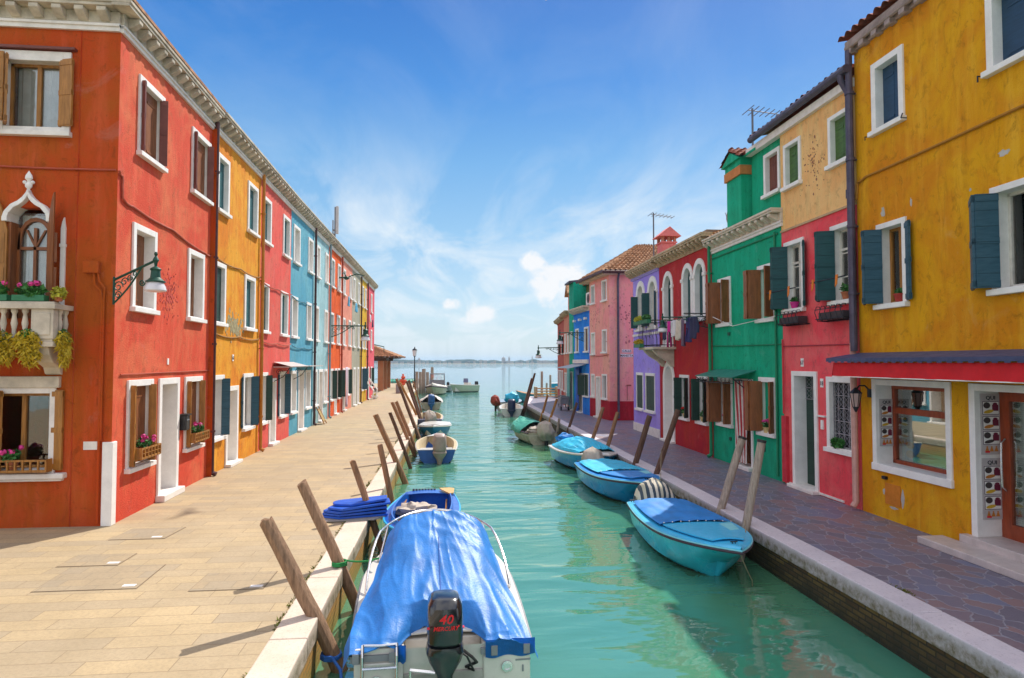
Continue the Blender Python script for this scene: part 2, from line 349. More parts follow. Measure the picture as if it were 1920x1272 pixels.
# ================================================================ setting
WL = -.55
PAVE = bricks('stone_paving', (0, 1), (.49, .365, .205), (.38, .30, .20), (.19, .13, .07), .78, .25, .004, .37, .8, None, .55, .4, .65, -.1)
PAVEC = bricks('stone_cover_paving', (0, 1), (.40, .30, .18), (.35, .28, .19), (.25, .2, .13), .31, .235, .005, .5, .85, None, .5, .3, .5)
def porphyry():
    m, N, L, B = newmat('porphyry_paving'); p = pos(N)
    mp = N.new('ShaderNodeMapping'); mp.inputs['Scale'].default_value = (4.6, 3.4, 0); L.new(p, mp.inputs[0])
    wn = N.new('ShaderNodeTexNoise'); wn.inputs['Scale'].default_value = 1.3; L.new(mp.outputs[0], wn.inputs['Vector'])
    v2 = N.new('ShaderNodeMixRGB'); v2.blend_type = 'ADD'; v2.inputs[0].default_value = .9; L.new(mp.outputs[0], v2.inputs[1]); L.new(wn.outputs[1], v2.inputs[2])
    va = N.new('ShaderNodeTexVoronoi'); va.feature = 'DISTANCE_TO_EDGE'; va.voronoi_dimensions = '2D'; va.inputs['Scale'].default_value = 1; L.new(v2.outputs[0], va.inputs['Vector'])
    vb = N.new('ShaderNodeTexVoronoi'); vb.voronoi_dimensions = '2D'; vb.inputs['Scale'].default_value = 1; L.new(v2.outputs[0], vb.inputs['Vector'])
    sp = N.new('ShaderNodeSeparateXYZ'); L.new(vb.outputs['Color'], sp.inputs[0])
    c = mix(N, L, rng(N, L, sp.outputs[0], .3, .9), (.13, .115, .16), (.23, .14, .15)); c = mix(N, L, rng(N, L, sp.outputs[1], .6, .95), c, (.14, .15, .24))
    g = noise_tex(N, L, p, 22, 5, .7); c = mix(N, L, rng(N, L, g, .45, .8, 0, .5), c, (.3, .27, .3))
    e = rng(N, L, va.outputs[0], .02, .055, 1, 0); c = mix(N, L, e, c, (.25, .24, .29))
    L.new(c, B.inputs['Base Color']); L.new(rng(N, L, g, .3, .7, .38, .6), B.inputs['Roughness'])
    iv = N.new('ShaderNodeMath'); iv.operation = 'SUBTRACT'; iv.inputs[0].default_value = 1; L.new(e, iv.inputs[1]); bump(N, L, B, mix(N, L, .3, iv.outputs[0], g), .5, .012)
    return m
PORPH = porphyry()
def kerbmat(name, c1, c2):
    m, N, L, B = newmat(name); p = pos(N)
    a = noise_tex(N, L, p, 1.5, 6, .7); g = noise_tex(N, L, p, 30, 5, .8); k = noise_tex(N, L, p, 9, 6, .7)
    c = mix(N, L, rng(N, L, a, .35, .75), c1, c2); c = mix(N, L, rng(N, L, g, .55, .68, 0, .6), c, mul(c2, .45))
    sp = N.new('ShaderNodeSeparateXYZ'); L.new(p, sp.inputs[0])
    fc = rng(N, L, sp.outputs[2], -.005, -.09); mm = N.new('ShaderNodeMath'); mm.operation = 'MULTIPLY'; L.new(fc, mm.inputs[0]); L.new(rng(N, L, k, .35, .65, .25, 1), mm.inputs[1])
    c = mix(N, L, mm.outputs[0], c, (.16, .13, .07))
    L.new(c, B.inputs['Base Color']); B.inputs['Roughness'].default_value = .75; bump(N, L, B, mix(N, L, .5, g, k), .8, .012); return m
KERBL = kerbmat('pink_white_kerb_stone', (.66, .55, .46), (.56, .44, .33)); KERBR = kerbmat('grey_white_kerb_stone', (.62, .56, .60), (.50, .45, .50))
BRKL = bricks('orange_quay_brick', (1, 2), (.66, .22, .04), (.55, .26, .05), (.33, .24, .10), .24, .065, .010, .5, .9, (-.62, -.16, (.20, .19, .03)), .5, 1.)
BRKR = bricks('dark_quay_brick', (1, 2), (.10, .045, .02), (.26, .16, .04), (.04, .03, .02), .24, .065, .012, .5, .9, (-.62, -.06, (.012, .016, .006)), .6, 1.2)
def block(name, poly, z0, z1, mat, parent=None):
    b = MB(); b.prism(poly, lambda a, c, d: (a, c, d), z0, z1); return b.build(name, mat, parent)
LK = [(-1.66, -16), (-1.66, 28), (-2.05, 37), (-2.62, 45), (-3.36, 53), (-3.36, 81), (-70, 81), (-70, -16)]
tag(block('pavement', LK, -1.6, 0, PAVE), kind='structure')
RK = [(5.14, -16), (5.14, 38), (5.25, 41), (6.6, 48.6), (60, 48.6), (60, -16)]
tag(block('pavement', RK, -1.6, 0, PORPH), kind='structure')
def kerb(edge, side, mat):
    """kerb stones cut about 1.6 m long, laid end to end with open joints"""
    b = MB(); rnd = random.Random(3)
    for (x0, y0), (x1, y1) in zip(edge[:-1], edge[1:]):
        L_ = math.hypot(x1-x0, y1-y0); u = ((x1-x0)/L_, (y1-y0)/L_); nn = (u[1]*side, -u[0]*side); t = 0
        while t < L_:
            l = min(rnd.uniform(1.2, 2.2), L_-t); dz = rnd.uniform(-.004, .004); dn = rnd.uniform(-.006, .008)
            a, c = t+.004, t+l-.004; pt = lambda s_, n_: (x0+u[0]*s_+nn[0]*n_, y0+u[1]*s_+nn[1]*n_)
            b.prism([pt(a, 0.002), pt(c, 0.002), pt(c, .35+dn), pt(a, .35+dn)], lambda p, q, d: (p, q, d), -.2, .012+dz); t += l
    return tag(b.build('kerb', mat, bevel=.014), kind='structure')
kerb([(-1.66, -3), (-1.66, 28), (-2.05, 37), (-2.62, 45), (-3.36, 53), (-3.36, 81)], 1, KERBL)
kerb([(5.14, -3), (5.14, 38), (5.25, 41), (6.6, 48.6)], -1, KERBR)
def quay(name, poly, mat, label):
    tag(block(name, poly, -1.62, -.2, mat), label, 'quay wall')
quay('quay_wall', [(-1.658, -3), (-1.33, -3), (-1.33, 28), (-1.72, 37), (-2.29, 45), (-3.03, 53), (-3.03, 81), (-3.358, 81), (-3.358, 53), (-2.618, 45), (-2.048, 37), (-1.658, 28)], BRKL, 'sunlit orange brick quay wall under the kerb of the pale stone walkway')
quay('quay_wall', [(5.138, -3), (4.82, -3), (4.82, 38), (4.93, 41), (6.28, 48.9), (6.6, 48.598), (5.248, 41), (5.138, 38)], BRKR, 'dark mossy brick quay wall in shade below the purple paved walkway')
def water():
    m, N, L, B = newmat('canal_water'); p = pos(N)
    sp = N.new('ShaderNodeSeparateXYZ'); L.new(p, sp.inputs[0])
    far = rng(N, L, sp.outputs[1], 25, 120)
    c = mix(N, L, far, (.06, .235, .155), (.03, .16, .24))
    c = mix(N, L, rng(N, L, noise_tex(N, L, p, .25, 3, .5), .4, .7, 0, .5), c, (.11, .24, .07))
    L.new(c, B.inputs['Base Color']); B.inputs['Roughness'].default_value = .02; B.inputs['IOR'].default_value = 2.7
    w1 = noise_tex(N, L, p, 1.0, 2, .45, (.9, 2.4, 1), .9); w2 = noise_tex(N, L, p, 1.0, 2, .4, (.30, 1.0, 1), .6); w3 = noise_tex(N, L, p, 1, 2, .5, (3, 8, 1))
    w4 = noise_tex(N, L, p, 1, 3, .6, (.05, .22, 1), .3)
    mid = rng(N, L, sp.outputs[1], 6, 26, .25, 1)
    k1 = N.new('ShaderNodeMath'); k1.operation = 'MULTIPLY'; L.new(mid, k1.inputs[0]); k1.inputs[1].default_value = .60
    a = N.new('ShaderNodeMath'); a.operation = 'MULTIPLY_ADD'; L.new(w1, a.inputs[0]); L.new(k1.outputs[0], a.inputs[1]); L.new(w2, a.inputs[2])
    k2 = N.new('ShaderNodeMath'); k2.operation = 'MULTIPLY'; L.new(mid, k2.inputs[0]); k2.inputs[1].default_value = .10
    a2 = N.new('ShaderNodeMath'); a2.operation = 'MULTIPLY_ADD'; L.new(w3, a2.inputs[0]); L.new(k2.outputs[0], a2.inputs[1]); L.new(a.outputs[0], a2.inputs[2])
    a3 = N.new('ShaderNodeMath'); a3.operation = 'MULTIPLY_ADD'; L.new(w4, a3.inputs[0]); L.new(far, a3.inputs[1]); L.new(a2.outputs[0], a3.inputs[2])
    b = N.new('ShaderNodeBump'); b.inputs['Strength'].default_value = .55; b.inputs['Distance'].default_value = .13; L.new(a3.outputs[0], b.inputs['Height']); L.new(b.outputs[0], B.inputs['Normal'])
    b = MB(); b.add([(-4000, -60, WL), (4000, -60, WL), (4000, 5000, WL), (-4000, 5000, WL)], [(0, 1, 2, 3)])
    tag(b.build('water', m), kind='structure')
water()
# stone service covers let into the walkway
def cover(pts, white, label):
    t = thing('service_cover', label, 'service cover', (pts[0][0], pts[0][1], 0), group='square service covers in the stone walkway')
    b = MB(); b.prism(pts, lambda a, c, d: (a, c, d), -.02, .004); b.build('rim', flat('pale_joint', (.22, .16, .10), .9), t)
    cx = sum(p[0] for p in pts)/4; cy = sum(p[1] for p in pts)/4
    q = [(cx+(a-cx)*(1-.010/abs(a-cx) if a != cx else 1), cy+(c-cy)*(1-.010/abs(c-cy))) for a, c in pts]
    b = MB(); b.prism(q, lambda a, c, d: (a, c, d), -.01, .008); b.build('slab', PAVEC, t)
    b = MB(); b.box(white[0]-.07, white[0]+.07, white[1]-.035, white[1]+.035, -.01, .012); b.build('marker_stone', WHITE2, t)
cover([(-4.69, 7.84), (-3.55, 7.84), (-3.6, 8.74), (-4.75, 8.74)], (-3.68, 7.95), 'largest stone cover slab of the walkway with white corner marker')
cover([(-2.93, 7.69), (-2.1, 7.69), (-2.1, 8.32), (-2.93, 8.32)], (-2.2, 7.78), 'stone cover slab near the leaning piles and kerb')
cover([(-4.95, 8.76), (-4.2, 8.76), (-4.2, 9.28), (-4.95, 9.28)], (-4.3, 8.86), 'small stone cover slab touching the far edge of the largest one')
cover([(-4.94, 10.0), (-4.15, 10.0), (-4.1, 10.66), (-4.9, 10.66)], (-4.3, 10.1), 'stone cover slab in front of the corner of the red house')
def weeds():
    b = MB(); rnd = random.Random(5)
    for i in range(420):
        y = rnd.uniform(3, 26); k = mnoise.noise(Vector((y*.9, 2, 0)))
        if k < -.12: continue
        for j in range(3):
            x = -1.67+rnd.gauss(0, .014); yy = y+rnd.gauss(0, .03); h = rnd.uniform(.008, .035)*(1+max(0, k)*1.2); a = rnd.uniform(0, pi); q = .012
            b.add([(x-q*cos(a), yy-q*sin(a), .003), (x+q*cos(a), yy+q*sin(a), .003), (x+rnd.gauss(0, .02), yy+rnd.gauss(0, .02), h)], [(0, 1, 2)])
    for i in range(60):
        x = 5.16+rnd.gauss(0, .03); yy = 6.9+rnd.gauss(0, .07); b.add([(x-.01, yy, .003), (x+.01, yy, .003), (x+rnd.gauss(0, .02), yy, rnd.uniform(.01, .03))], [(0, 1, 2)])
    tag(b.build('weeds', paint('moss_and_weeds', (.16, .17, .02), .9, 0, .5, 20, 0)), kind='stuff')
weeds()
# ---------------------------------------------------------------- far shore
def shore():
    m = paint('distant_trees', (.03, .07, .05), .95, 0, .4, .02, 0); rnd = random.Random(11); b = MB(); n = 420; vs = []; fs = []
    for i in range(n+1):
        x = -1500+i*3400/n; y0 = 1500+60*mnoise.noise(Vector((x*.002, 0, 0)))
        fade = 1 if x < 350 else max(.35, 1-(x-350)/400)
        h = (8+6*mnoise.noise(Vector((x*.011, 3, 0)))+4.*mnoise.noise(Vector((x*.05, 9, 0)))+2*rnd.random())*fade
        vs += [(x, y0, WL-.2), (x, y0+6, WL+max(1.6, h*.75)), (x, y0+16, WL+max(2, h)), (x, y0+60, WL+max(2, h*.9)), (x, y0+80, WL-.2)]
    for i in range(n):
        for j in range(4): fs.append((i*5+j, (i+1)*5+j, (i+1)*5+j+1, i*5+j+1))
    b.add(vs, fs); tag(b.build('far_shore', m), kind='structure')
    b = MB(); vs = []; fs = []
    for i in range(n+1):
        x = -1500+i*3400/n; y0 = 1440+40*mnoise.noise(Vector((x*.004, 0, 5))); vs += [(x, y0, WL-.3), (x, y0+3, WL+.5+.3*rnd.random()), (x, y0+70, WL+.7), (x, y0+80, WL-.3)]
    for i in range(n):
        for j in range(3): fs.append((i*4+j, (i+1)*4+j, (i+1)*4+j+1, i*4+j+1))
    b.add(vs, fs); tag(b.build('sandbank', paint('distant_sand', (.36, .33, .2), .9)), kind='structure')
    hm = paint('distant_plaster', (.35, .3, .27), .9)
    for x, h, wd, cap, lab in ((-66, 13, 5, 1, 'leftmost of the distant bell towers on the far shore, just right of the lamp post'), (129, 13, 8, 2, 'squat domed church tower on the distant shore, middle of the horizon'), (142, 16, 4, 1, 'slim square bell tower beside the domed one on the distant shore'), (196, 18, 2, 3, 'thin lattice crane mast standing on the distant shore'), (262, 12, 8, 1, 'low blunt tower on the distant shore, nearest the houses on the right bank')):
        t = thing('distant_tower', lab, 'tower', (x, 1490, 0)); b = MB(); b.box(x-wd/2, x+wd/2, 1486, 1486+wd, -1, h*.8); b.build('shaft', hm, t)
        b = MB()
        if cap == 2: b.lathe([(wd*.6, 0), (wd*.5, 3), (.4, 5), (.2, 7)], (x, 1486+wd/2, h*.8), 10)
        else: b.lathe([(wd*.66, 0), (wd*.5, .3), (.3, h*.25)], (x, 1486+wd/2, h*.8), 4 if cap == 1 else 6)
        b.build('cap', hm, t)
    b = MB(); rnd = random.Random(2)
    for i in range(60):
        x = -300+i*12+rnd.uniform(-4, 4); hh = rnd.uniform(4, 8) if i > 30 else rnd.uniform(3, 6); b.box(x, x+rnd.uniform(4, 12), 1470, 1478, -1, hh)
    tag(b.build('far_buildings', hm), 'haze-blue strip of tiny buildings along the far shore of the lagoon', 'far buildings', kind='stuff')
shore()

# ================================================================ houses
def wallmesh(root, fac, L_, H, holes, mats, bands=None, depth=7, s0=.003, near=True, name='wall'):
    """box-shaped house wall with rectangular / arched holes in its front face"""
    L1 = L_-.003 if L_ else 0
    xs = sorted(set([s0, L1]+[v for h in holes for v in h[:2]])); zs = sorted(set([0, H]+[v for h in holes for v in h[2:4]]+[z for z in (bands or []) if z < H]))
    b = F(fac)
    def bi(z): return sum(1 for q in (bands or []) if z >= q-1e-6)
    for i in range(len(xs)-1):
        for j in range(len(zs)-1):
            mx, mz = (xs[i]+xs[i+1])/2, (zs[j]+zs[j+1])/2
            if any(h[0] < mx < h[1] and h[2] < mz < h[3] for h in holes): continue
            b.mi = bi(mz); b.add([(xs[i], 0, zs[j]), (xs[i+1], 0, zs[j]), (xs[i+1], 0, zs[j+1]), (xs[i], 0, zs[j+1])], [(0, 1, 2, 3)])
    for h in holes:                      # fill the spandrels of arches
        if len(h) > 4 and h[4]:
            r = (h[1]-h[0])/2; cx = (h[0]+h[1])/2; rz = h[4]; zc = h[3]-rz; b.mi = bi(zc); K = 10
            for sg, cor in ((-1, h[0]), (1, h[1])):
                pts = [(cx+sg*r*cos(pi/2*k/K), 0, zc+rz*sin(pi/2*k/K)) for k in range(K+1)]
                b.add([(cor, 0, h[3])]+pts, [(0, k+1, k+2) for k in range(K)])
    zb = [0]+[z for z in (bands or []) if z < H]+[H]
    for z0, z1 in zip(zb[:-1], zb[1:]):
        b.mi = bi((z0+z1)/2)
        for a in ((s0, L1) if near else (L1,)): b.add([(a, 0, z0), (a, -depth, z0), (a, -depth, z1), (a, 0, z1)], [(0, 1, 2, 3)])
        b.add([(s0, -depth, z0), (L1, -depth, z0), (L1, -depth, z1), (s0, -depth, z1)], [(0, 1, 2, 3)])
    return b.build(name, mats, root)
def leaf(b, path, z0, z1, t=.035, rails=0):
    """a (folding) shutter leaf following path of (s, n) points"""
    for (a, n0), (c, n1) in zip(path[:-1], path[1:]):
        l = math.hypot(c-a, n1-n0); q = (-(n1-n0)/l*t, (c-a)/l*t)
        b.prism([(a, n0), (c, n1), (c+q[0], n1+q[1]), (a+q[0], n0+q[1])], lambda x, y, d: (x, y, d), z0, z1)
        if rails:                     # raised stiles and rails on both faces
            e = (q[0]*.25, q[1]*.25)
            for za, zb_ in [(z0+.02, z0+.1), (z1-.1, z1-.02), ((z0+z1)/2-.04, (z0+z1)/2+.04)][:rails]:
                b.prism([(a-e[0], n0-e[1]), (c-e[0], n1-e[1]), (c+q[0]+e[0], n1+q[1]+e[1]), (a+q[0]+e[0], n0+q[1]+e[1])], lambda x, y, d: (x, y, d), za, zb_)
def window(root, fac, s0, s1, z0, z1, depth=.3, fw=.11, frame=None, kind='glass', sash=None, shut=None, smat=None, closed=None, curtain=.5, sill=True, name='window', arch=0, dark=False, head=0, bars=0, lit=None, proud=.035, jamb=None):
    """frame lining > sash, pane, curtain, sill, shutters. Returns (hole, frame). (s0..z1) = outside of the stone frame"""
    frame = frame or WHITE; sash = sash or SASHW; jw = jamb if jamb is not None else fw
    b = F(fac); i0, i1, j0, j1 = s0+jw, s1-jw, z0+fw*.9, z1-fw
    if not arch:
        b.box(s0, i0, -depth, proud, z0, z1); b.box(i1, s1, -depth, proud, z0, z1); b.box(i0, i1, -depth, proud, j1, z1)
        b.box(i0, i1, -depth, proud, z0, j0)
    else:
        K = 14; cx = (s0+s1)/2; ro, ri = (s1-s0)/2, (s1-s0)/2-fw; ho = arch; hi = arch-fw; zc = z1-arch
        out = [(s0, z0)]+[(cx-ro*cos(pi*k/K), zc+ho*sin(pi*k/K)) for k in range(K+1)]+[(s1, z0)]
        inn = [(i0, z0)]+[(cx-ri*cos(pi*k/K), zc+hi*sin(pi*k/K)) for k in range(K+1)]+[(i1, z0)]
        for k in range(len(out)-1):
            A_, B_, C_, D_ = out[k], out[k+1], inn[k+1], inn[k]
            b.prism([A_, B_, C_, D_], lambda x, z, d: (x, d, z), -depth, proud)
        for e0, e1 in ((s0-.04, i0), (i1, s1+.04)): b.box(e0, e1, -.01, proud+.025, zc-.05, zc+.05)      # imposts
        b.box(i0, i1, -depth, proud, z0, j0)
    fr = b.build(name, frame, root, bevel=.006)
    dn = -depth+.05
    if closed:                           # shutters shut deep in the opening
        b = F(fac); mid = (i0+i1)/2; zt = j1 if not arch else z1-fw*.9
        if arch:
            K = 12; pts = [(i0, j0)]+[(cx-ri*cos(pi*k/K), zc+hi*sin(pi*k/K)) for k in range(K+1)]+[(i1, j0)]
            b.prism(pts, lambda x, z, d: (x, d, z), dn, dn+.03); b.box(mid-.012, mid+.012, dn+.02, dn+.045, j0, zt-.05)
        else:
            for a, c in ((i0, mid-.004), (mid+.004, i1)):
                b.box(a, c, dn, dn+.035, j0, zt)
                for zz in (j0+.12, zt-.2): b.box(a, a+(c-a)*.8, dn+.03, dn+.045, zz, zz+.035)
        b.build('shutter', closed, fr)
    elif not arch or kind:
        b = F(fac); sw = .045; mid = (i0+i1)/2; zt = j1
        if arch:
            K = 12; zt = zc
            for k in range(K):
                a0, a1 = pi*k/K, pi*(k+1)/K; q = lambda a, r: (cx-(ri-r)*cos(a), zc+(hi-r)*sin(a))
                b.prism([q(a0, 0), q(a1, 0), q(a1, sw), q(a0, sw)], lambda x, z, d: (x, d, z), dn, dn+.05)
            b.box(i0, i1, dn, dn+.05, zc-sw/2, zc+sw/2)
        else: b.box(i0, i1, dn, dn+.05, zt-sw, zt)
        b.box(i0, i0+sw, dn, dn+.05, j0, zt); b.box(i1-sw, i1, dn, dn+.05, j0, zt); b.box(i0, i1, dn, dn+.05, j0, j0+sw); b.box(mid-sw*.7, mid+sw*.7, dn, dn+.055, j0, zt)
        if head: b.box(i0, i1, dn, dn+.055, zt-head-sw, zt-head)
        for k in range(bars):
            zz = j0+(zt-j0)*(k+1)/(bars+1); b.box(i0, i1, dn+.01, dn+.04, zz-.01, zz+.01)
        b.build('sash', sash, fr)
        b = F(fac)
        if arch:
            pts = [(i0, j0)]+[(cx-ri*cos(pi*k/12), zc+hi*sin(pi*k/12)) for k in range(13)]+[(i1, j0)]
            b.prism(pts, lambda x, z, d: (x, d, z), dn+.012, dn+.018)
        else: b.box(i0, i1, dn+.012, dn+.018, j0, zt)
        b.build('pane', DARKG if dark else GLASS, fr)
        if curtain and not dark:
            b = F(fac); a, c = i0+.02, i0+(i1-i0)*min(1, curtain)-.02; n_ = 18
            zt2 = zt if not arch else z1-fw
            b.add([q for k in range(n_+1) for q in ((a+(c-a)*k/n_, dn-.05-.025*sin(k*1.9), j0-.02), (a+(c-a)*k/n_, dn-.05-.025*sin(k*1.9), zt2))], [(2*k, 2*k+2, 2*k+3, 2*k+1) for k in range(n_)])
            b.build('curtain', CURT, fr, smooth=True)
    if sill:
        b = F(fac); b.box(s0-.03, s1+.03, -.02, proud+.06, z0-.01, z0+.07); b.build('sill', frame, fr, bevel=.006)
    if shut:                             # open shutters: list of paths of (ds from frame side, n)
        for side, path in shut:
            b = F(fac); base = i0 if side < 0 else i1
            leaf(b, [(base+p[0], p[1]) for p in path], z0+.09, z1-.09, .032 if side < 0 else .032, 3)
            b.build('shutter', smat, fr)
    return (s0+.01, s1-.01, z0+.01, z1-.01, (arch-.01) if arch else 0), fr
def door(root, fac, s0, s1, z1, depth=.42, fw=.11, frame=None, leafm=None, z0=0, step=.06, arch=0, open_=0, proud=.035, transom=0, name='door'):
    frame = frame or WHITE; b = F(fac); i0, i1 = s0+fw, s1-fw
    if arch:
        K = 14; cx = (s0+s1)/2; ro = (s1-s0)/2; ri = ro-fw; zc = z1-arch; hi = arch-fw
        out = [(s0, z0)]+[(cx-ro*cos(pi*k/K), zc+arch*sin(pi*k/K)) for k in range(K+1)]+[(s1, z0)]; inn = [(i0, z0)]+[(cx-ri*cos(pi*k/K), zc+hi*sin(pi*k/K)) for k in range(K+1)]+[(i1, z0)]
        for k in range(len(out)-1): b.prism([out[k], out[k+1], inn[k+1], inn[k]], lambda x, z, d: (x, d, z), -depth, proud)
    else:
        b.box(s0, i0, -depth, proud, z0, z1); b.box(i1, s1, -depth, proud, z0, z1); b.box(i0, i1, -depth, proud, z1-fw, z1)
    fr = b.build(name, frame, root, bevel=.006)
    b = F(fac); dn = -depth+.04
    if arch:
        pts = [(i0, z0)]+[(cx-ri*cos(pi*k/12), zc+hi*sin(pi*k/12)) for k in range(13)]+[(i1, z0)]; b.prism(pts, lambda x, z, d: (x, d, z), dn, dn+.04)
        for zz in (.25, 1.15): b.box(i0+.09, i1-.09, dn+.035, dn+.05, zz, zz+.75)
    else:
        b.box(i0, i1, dn, dn+.04, z0, z1-fw)
        for zz in (.2, 1.05):
            for a, c in ((i0+.07, (i0+i1)/2-.03), ((i0+i1)/2+.03, i1-.07)): b.box(a, c, dn+.035, dn+.052, z0+zz, z0+zz+.7)
    d = b.build('door_leaf', leafm or WHITE2, fr)
    b = F(fac); b.lathe([(.02, 0), (.02, .12)], (i0+.09, dn+.07, z0+1.0), 8); b.build('handle', STEEL, d)
    if step: b = F(fac); b.box(s0-.02, s1+.02, -depth, .16, .001, step+.02); b.build('doorstep', WHITE2, fr, bevel=.01)
    return (s0+.01, s1-.01, -.01 if z0 == 0 else z0, z1-.01, (arch-.01) if arch else 0), fr
def cornice(root, fac, a, c, z, fas=.14, br=.2, crown=.11, n=.3, step=.33, mat=None, fm=None, ends=0):
    mat = mat or CREAMST; b = F(fac)
    b.box(a, c, -.02, .045, z, z+fas); b.box(a, c, -.02, .07, z+fas*.55, z+fas-.02); b.build('fascia', fm or WHITE2, root)
    b = F(fac); b.box(a, c, -.03, .05, z+fas+.001, z+fas+br); x = a+step*.4
    while x < c-.05:
        w_ = step*.42; pts = [(0, z+fas+br-.005), (n*.86, z+fas+br-.005), (n*.86, z+fas+br*.62), (n*.6, z+fas+br*.35), (n*.3, z+fas+br*.1), (0, z+fas+.01)]
        b.prism(pts, lambda y, zz, d, x=x: (d, y, zz), x, min(x+w_, c)); x += step
    b.box(a-ends, c, -.04, n*.92, z+fas+br+.001, z+fas+br+crown*.45); b.box(a-ends, c, -.05, n, z+fas+br+crown*.45, z+fas+br+crown)
    b.build('cornice', mat, root, bevel=.01)
    return z+fas+br+crown
def pipe(root, fac, s, z0, z1, mat, r=.045, n=.09, name='downpipe', kick=True, brackets=True):
    b = F(fac); b.tube([(s, n, z0+(.08 if kick else 0))]+[(s, n, z0+.3+(z1-z0-.3)*k/6) for k in range(7)], r, 10)
    if kick: b.tube([(s, n, z0+.14), (s, n+.01, z0+.08), (s, n+.1, z0+.04)], r*1.1, 10)
    if brackets:
        for k in range(4): b.tube([(s, n, z0+1+k*(z1-z0-1.2)/3.5), (s, n, z0+1.05+k*(z1-z0-1.2)/3.5)], r*1.35, 10); b.box(s-.012, s+.012, 0, n, z0+1.01+k*(z1-z0-1.2)/3.5, z0+1.04+k*(z1-z0-1.2)/3.5)
    return b.build(name, mat, root, smooth=True)
def cable(root, fac, pts, r=.012, mat=None, sag=.05):
    b = F(fac); P = []
    for (a, z), (c, z2) in zip(pts[:-1], pts[1:]):
        for k in range(6): t = k/6; P.append((a+(c-a)*t, .02+.004*sin(k*2), z+(z2-z)*t-sag*4*t*(1-t)))
    P.append((pts[-1][0], .02, pts[-1][1])); b.tube(P, r, 6); return b.build('cable', mat or flat('painted_cable', (.16, .07, .04), .6), root, smooth=True)
def tiles(b, P00, P10, P01, P11, cols, rows, amp=.045, skip=None):
    """curved clay tiles over a quad: P00-P10 along the eave, P01-P11 along the ridge"""
    P00, P10, P01, P11 = map(Vector, (P00, P10, P01, P11)); nrm = (P10-P00).cross(P01-P00).normalized()
    if nrm.z < 0: nrm = -nrm
    rnd = random.Random(4); nu, nv = cols*6, rows*2
    off = [[rnd.uniform(-.012, .012) for _ in range(cols+1)] for _ in range(rows+1)]
    vs = []; fs = []
    for i in range(nu+1):
        for j in range(nv+1):
            u = i/nu; r_, half = divmod(j, 2); v = min(1, (r_+(.0 if half == 0 else .98))/rows)
            lift = .03 if half == 0 else 0.0
            p = P00.lerp(P10, u).lerp(P01.lerp(P11, u), v); ph = (i % 6)/6
            vs.append(tuple(p+nrm*(amp*abs(sin(pi*ph))*1.6-amp*.6+lift+off[min(r_, rows)][min(i//6, cols)])))
    for i in range(nu):
        for j in range(nv): fs.append((i*(nv+1)+j, (i+1)*(nv+1)+j, (i+1)*(nv+1)+j+1, i*(nv+1)+j+1))
    b.add(vs, fs)
def slab_roof(root, fac, L_, z, depth, n0=.1, rise=1.2, mat=None, s0=0):
    b = F(fac); pts = [(n0, z), (n0, z+.06), (-depth/2, z+rise+.06), (-depth, z+.06), (-depth, z), (-depth/2, z+rise)]
    b.prism(pts, lambda y, zz, d: (d, y, zz), s0, L_); return b.build('roof', mat or TILE, root)
def foliage(b, c, r, n, size, seed=0, droop=0):
    rnd = random.Random(seed)
    for i in range(n):
        d = Vector((rnd.gauss(0, 1), rnd.gauss(0, 1), rnd.gauss(0, 1))).normalized()*(rnd.random()**.4)
        p = Vector((c[0]+d.x*r[0], c[1]+d.y*r[1], c[2]+d.z*r[2]))
        a = Vector((rnd.gauss(0, 1), rnd.gauss(0, 1), rnd.gauss(0, .7))).normalized(); e = a.cross(Vector((rnd.gauss(0, 1), rnd.gauss(0, 1), rnd.gauss(0, 1)))).normalized(); s_ = size*rnd.uniform(.6, 1.3)
        q = a*s_; e = e*s_*(.55 if not droop else .3); dz = Vector((0, 0, -droop*s_))
        b.add([tuple(p-q*.5), tuple(p+e), tuple(p+q+dz), tuple(p-e)], [(0, 1, 2, 3)])
def blossoms(b, pts, r, seed=0):
    rnd = random.Random(seed)
    for p in pts:
        for k in range(16):
            d = Vector((rnd.gauss(0, 1), rnd.gauss(0, 1), rnd.gauss(0, 1))).normalized(); q = Vector(p)+d*r; u = d.orthogonal().normalized(); v = d.cross(u); s_ = r*.62
            b.add([tuple(q+u*s_), tuple(q+v*s_), tuple(q-u*s_), tuple(q-v*s_)], [(0, 1, 2, 3)])
def potted(x, y, z, label, pot=TERRA, r=.07, h=.12, leafr=.12, flower=None, leafm=None, n=90, box=None, cat='potted plant', group=None, name='potted_plant', size=.045, fl=5, seed=1):
    t = thing(name, label, cat, (x, y, z), group=group); b = MB()
    if box: lx, ly = box; b.box(x-lx/2, x+lx/2, y-ly/2, y+ly/2, z, z+h)
    else: b.lathe([(r*.7, 0), (r, h*.8), (r*1.12, h*.82), (r*1.12, h), (r*.9, h), (r*.85, h*.9)], (x, y, z), 12)
    b.build('planter' if box else 'pot', pot, t)
    rx, ry = (box[0]/2, box[1]/2+.03) if box else (leafr, leafr)
    if box: rx = max(rx, .08); ry = max(ry, .08)
    b = MB(); foliage(b, (x, y, z+h+leafr*.5), (rx, ry, leafr), n, size, seed); b.build('foliage', leafm or LEAF, t)
    if flower:
        rnd = random.Random(seed+3); b = MB(); blossoms(b, [(x+rnd.uniform(-rx, rx)*.8, y+rnd.uniform(-ry, ry)*.8, z+h+leafr*rnd.uniform(1., 1.5)) for _ in range(fl)], leafr*.26, seed); b.build('flowers', flower, t)
    return t
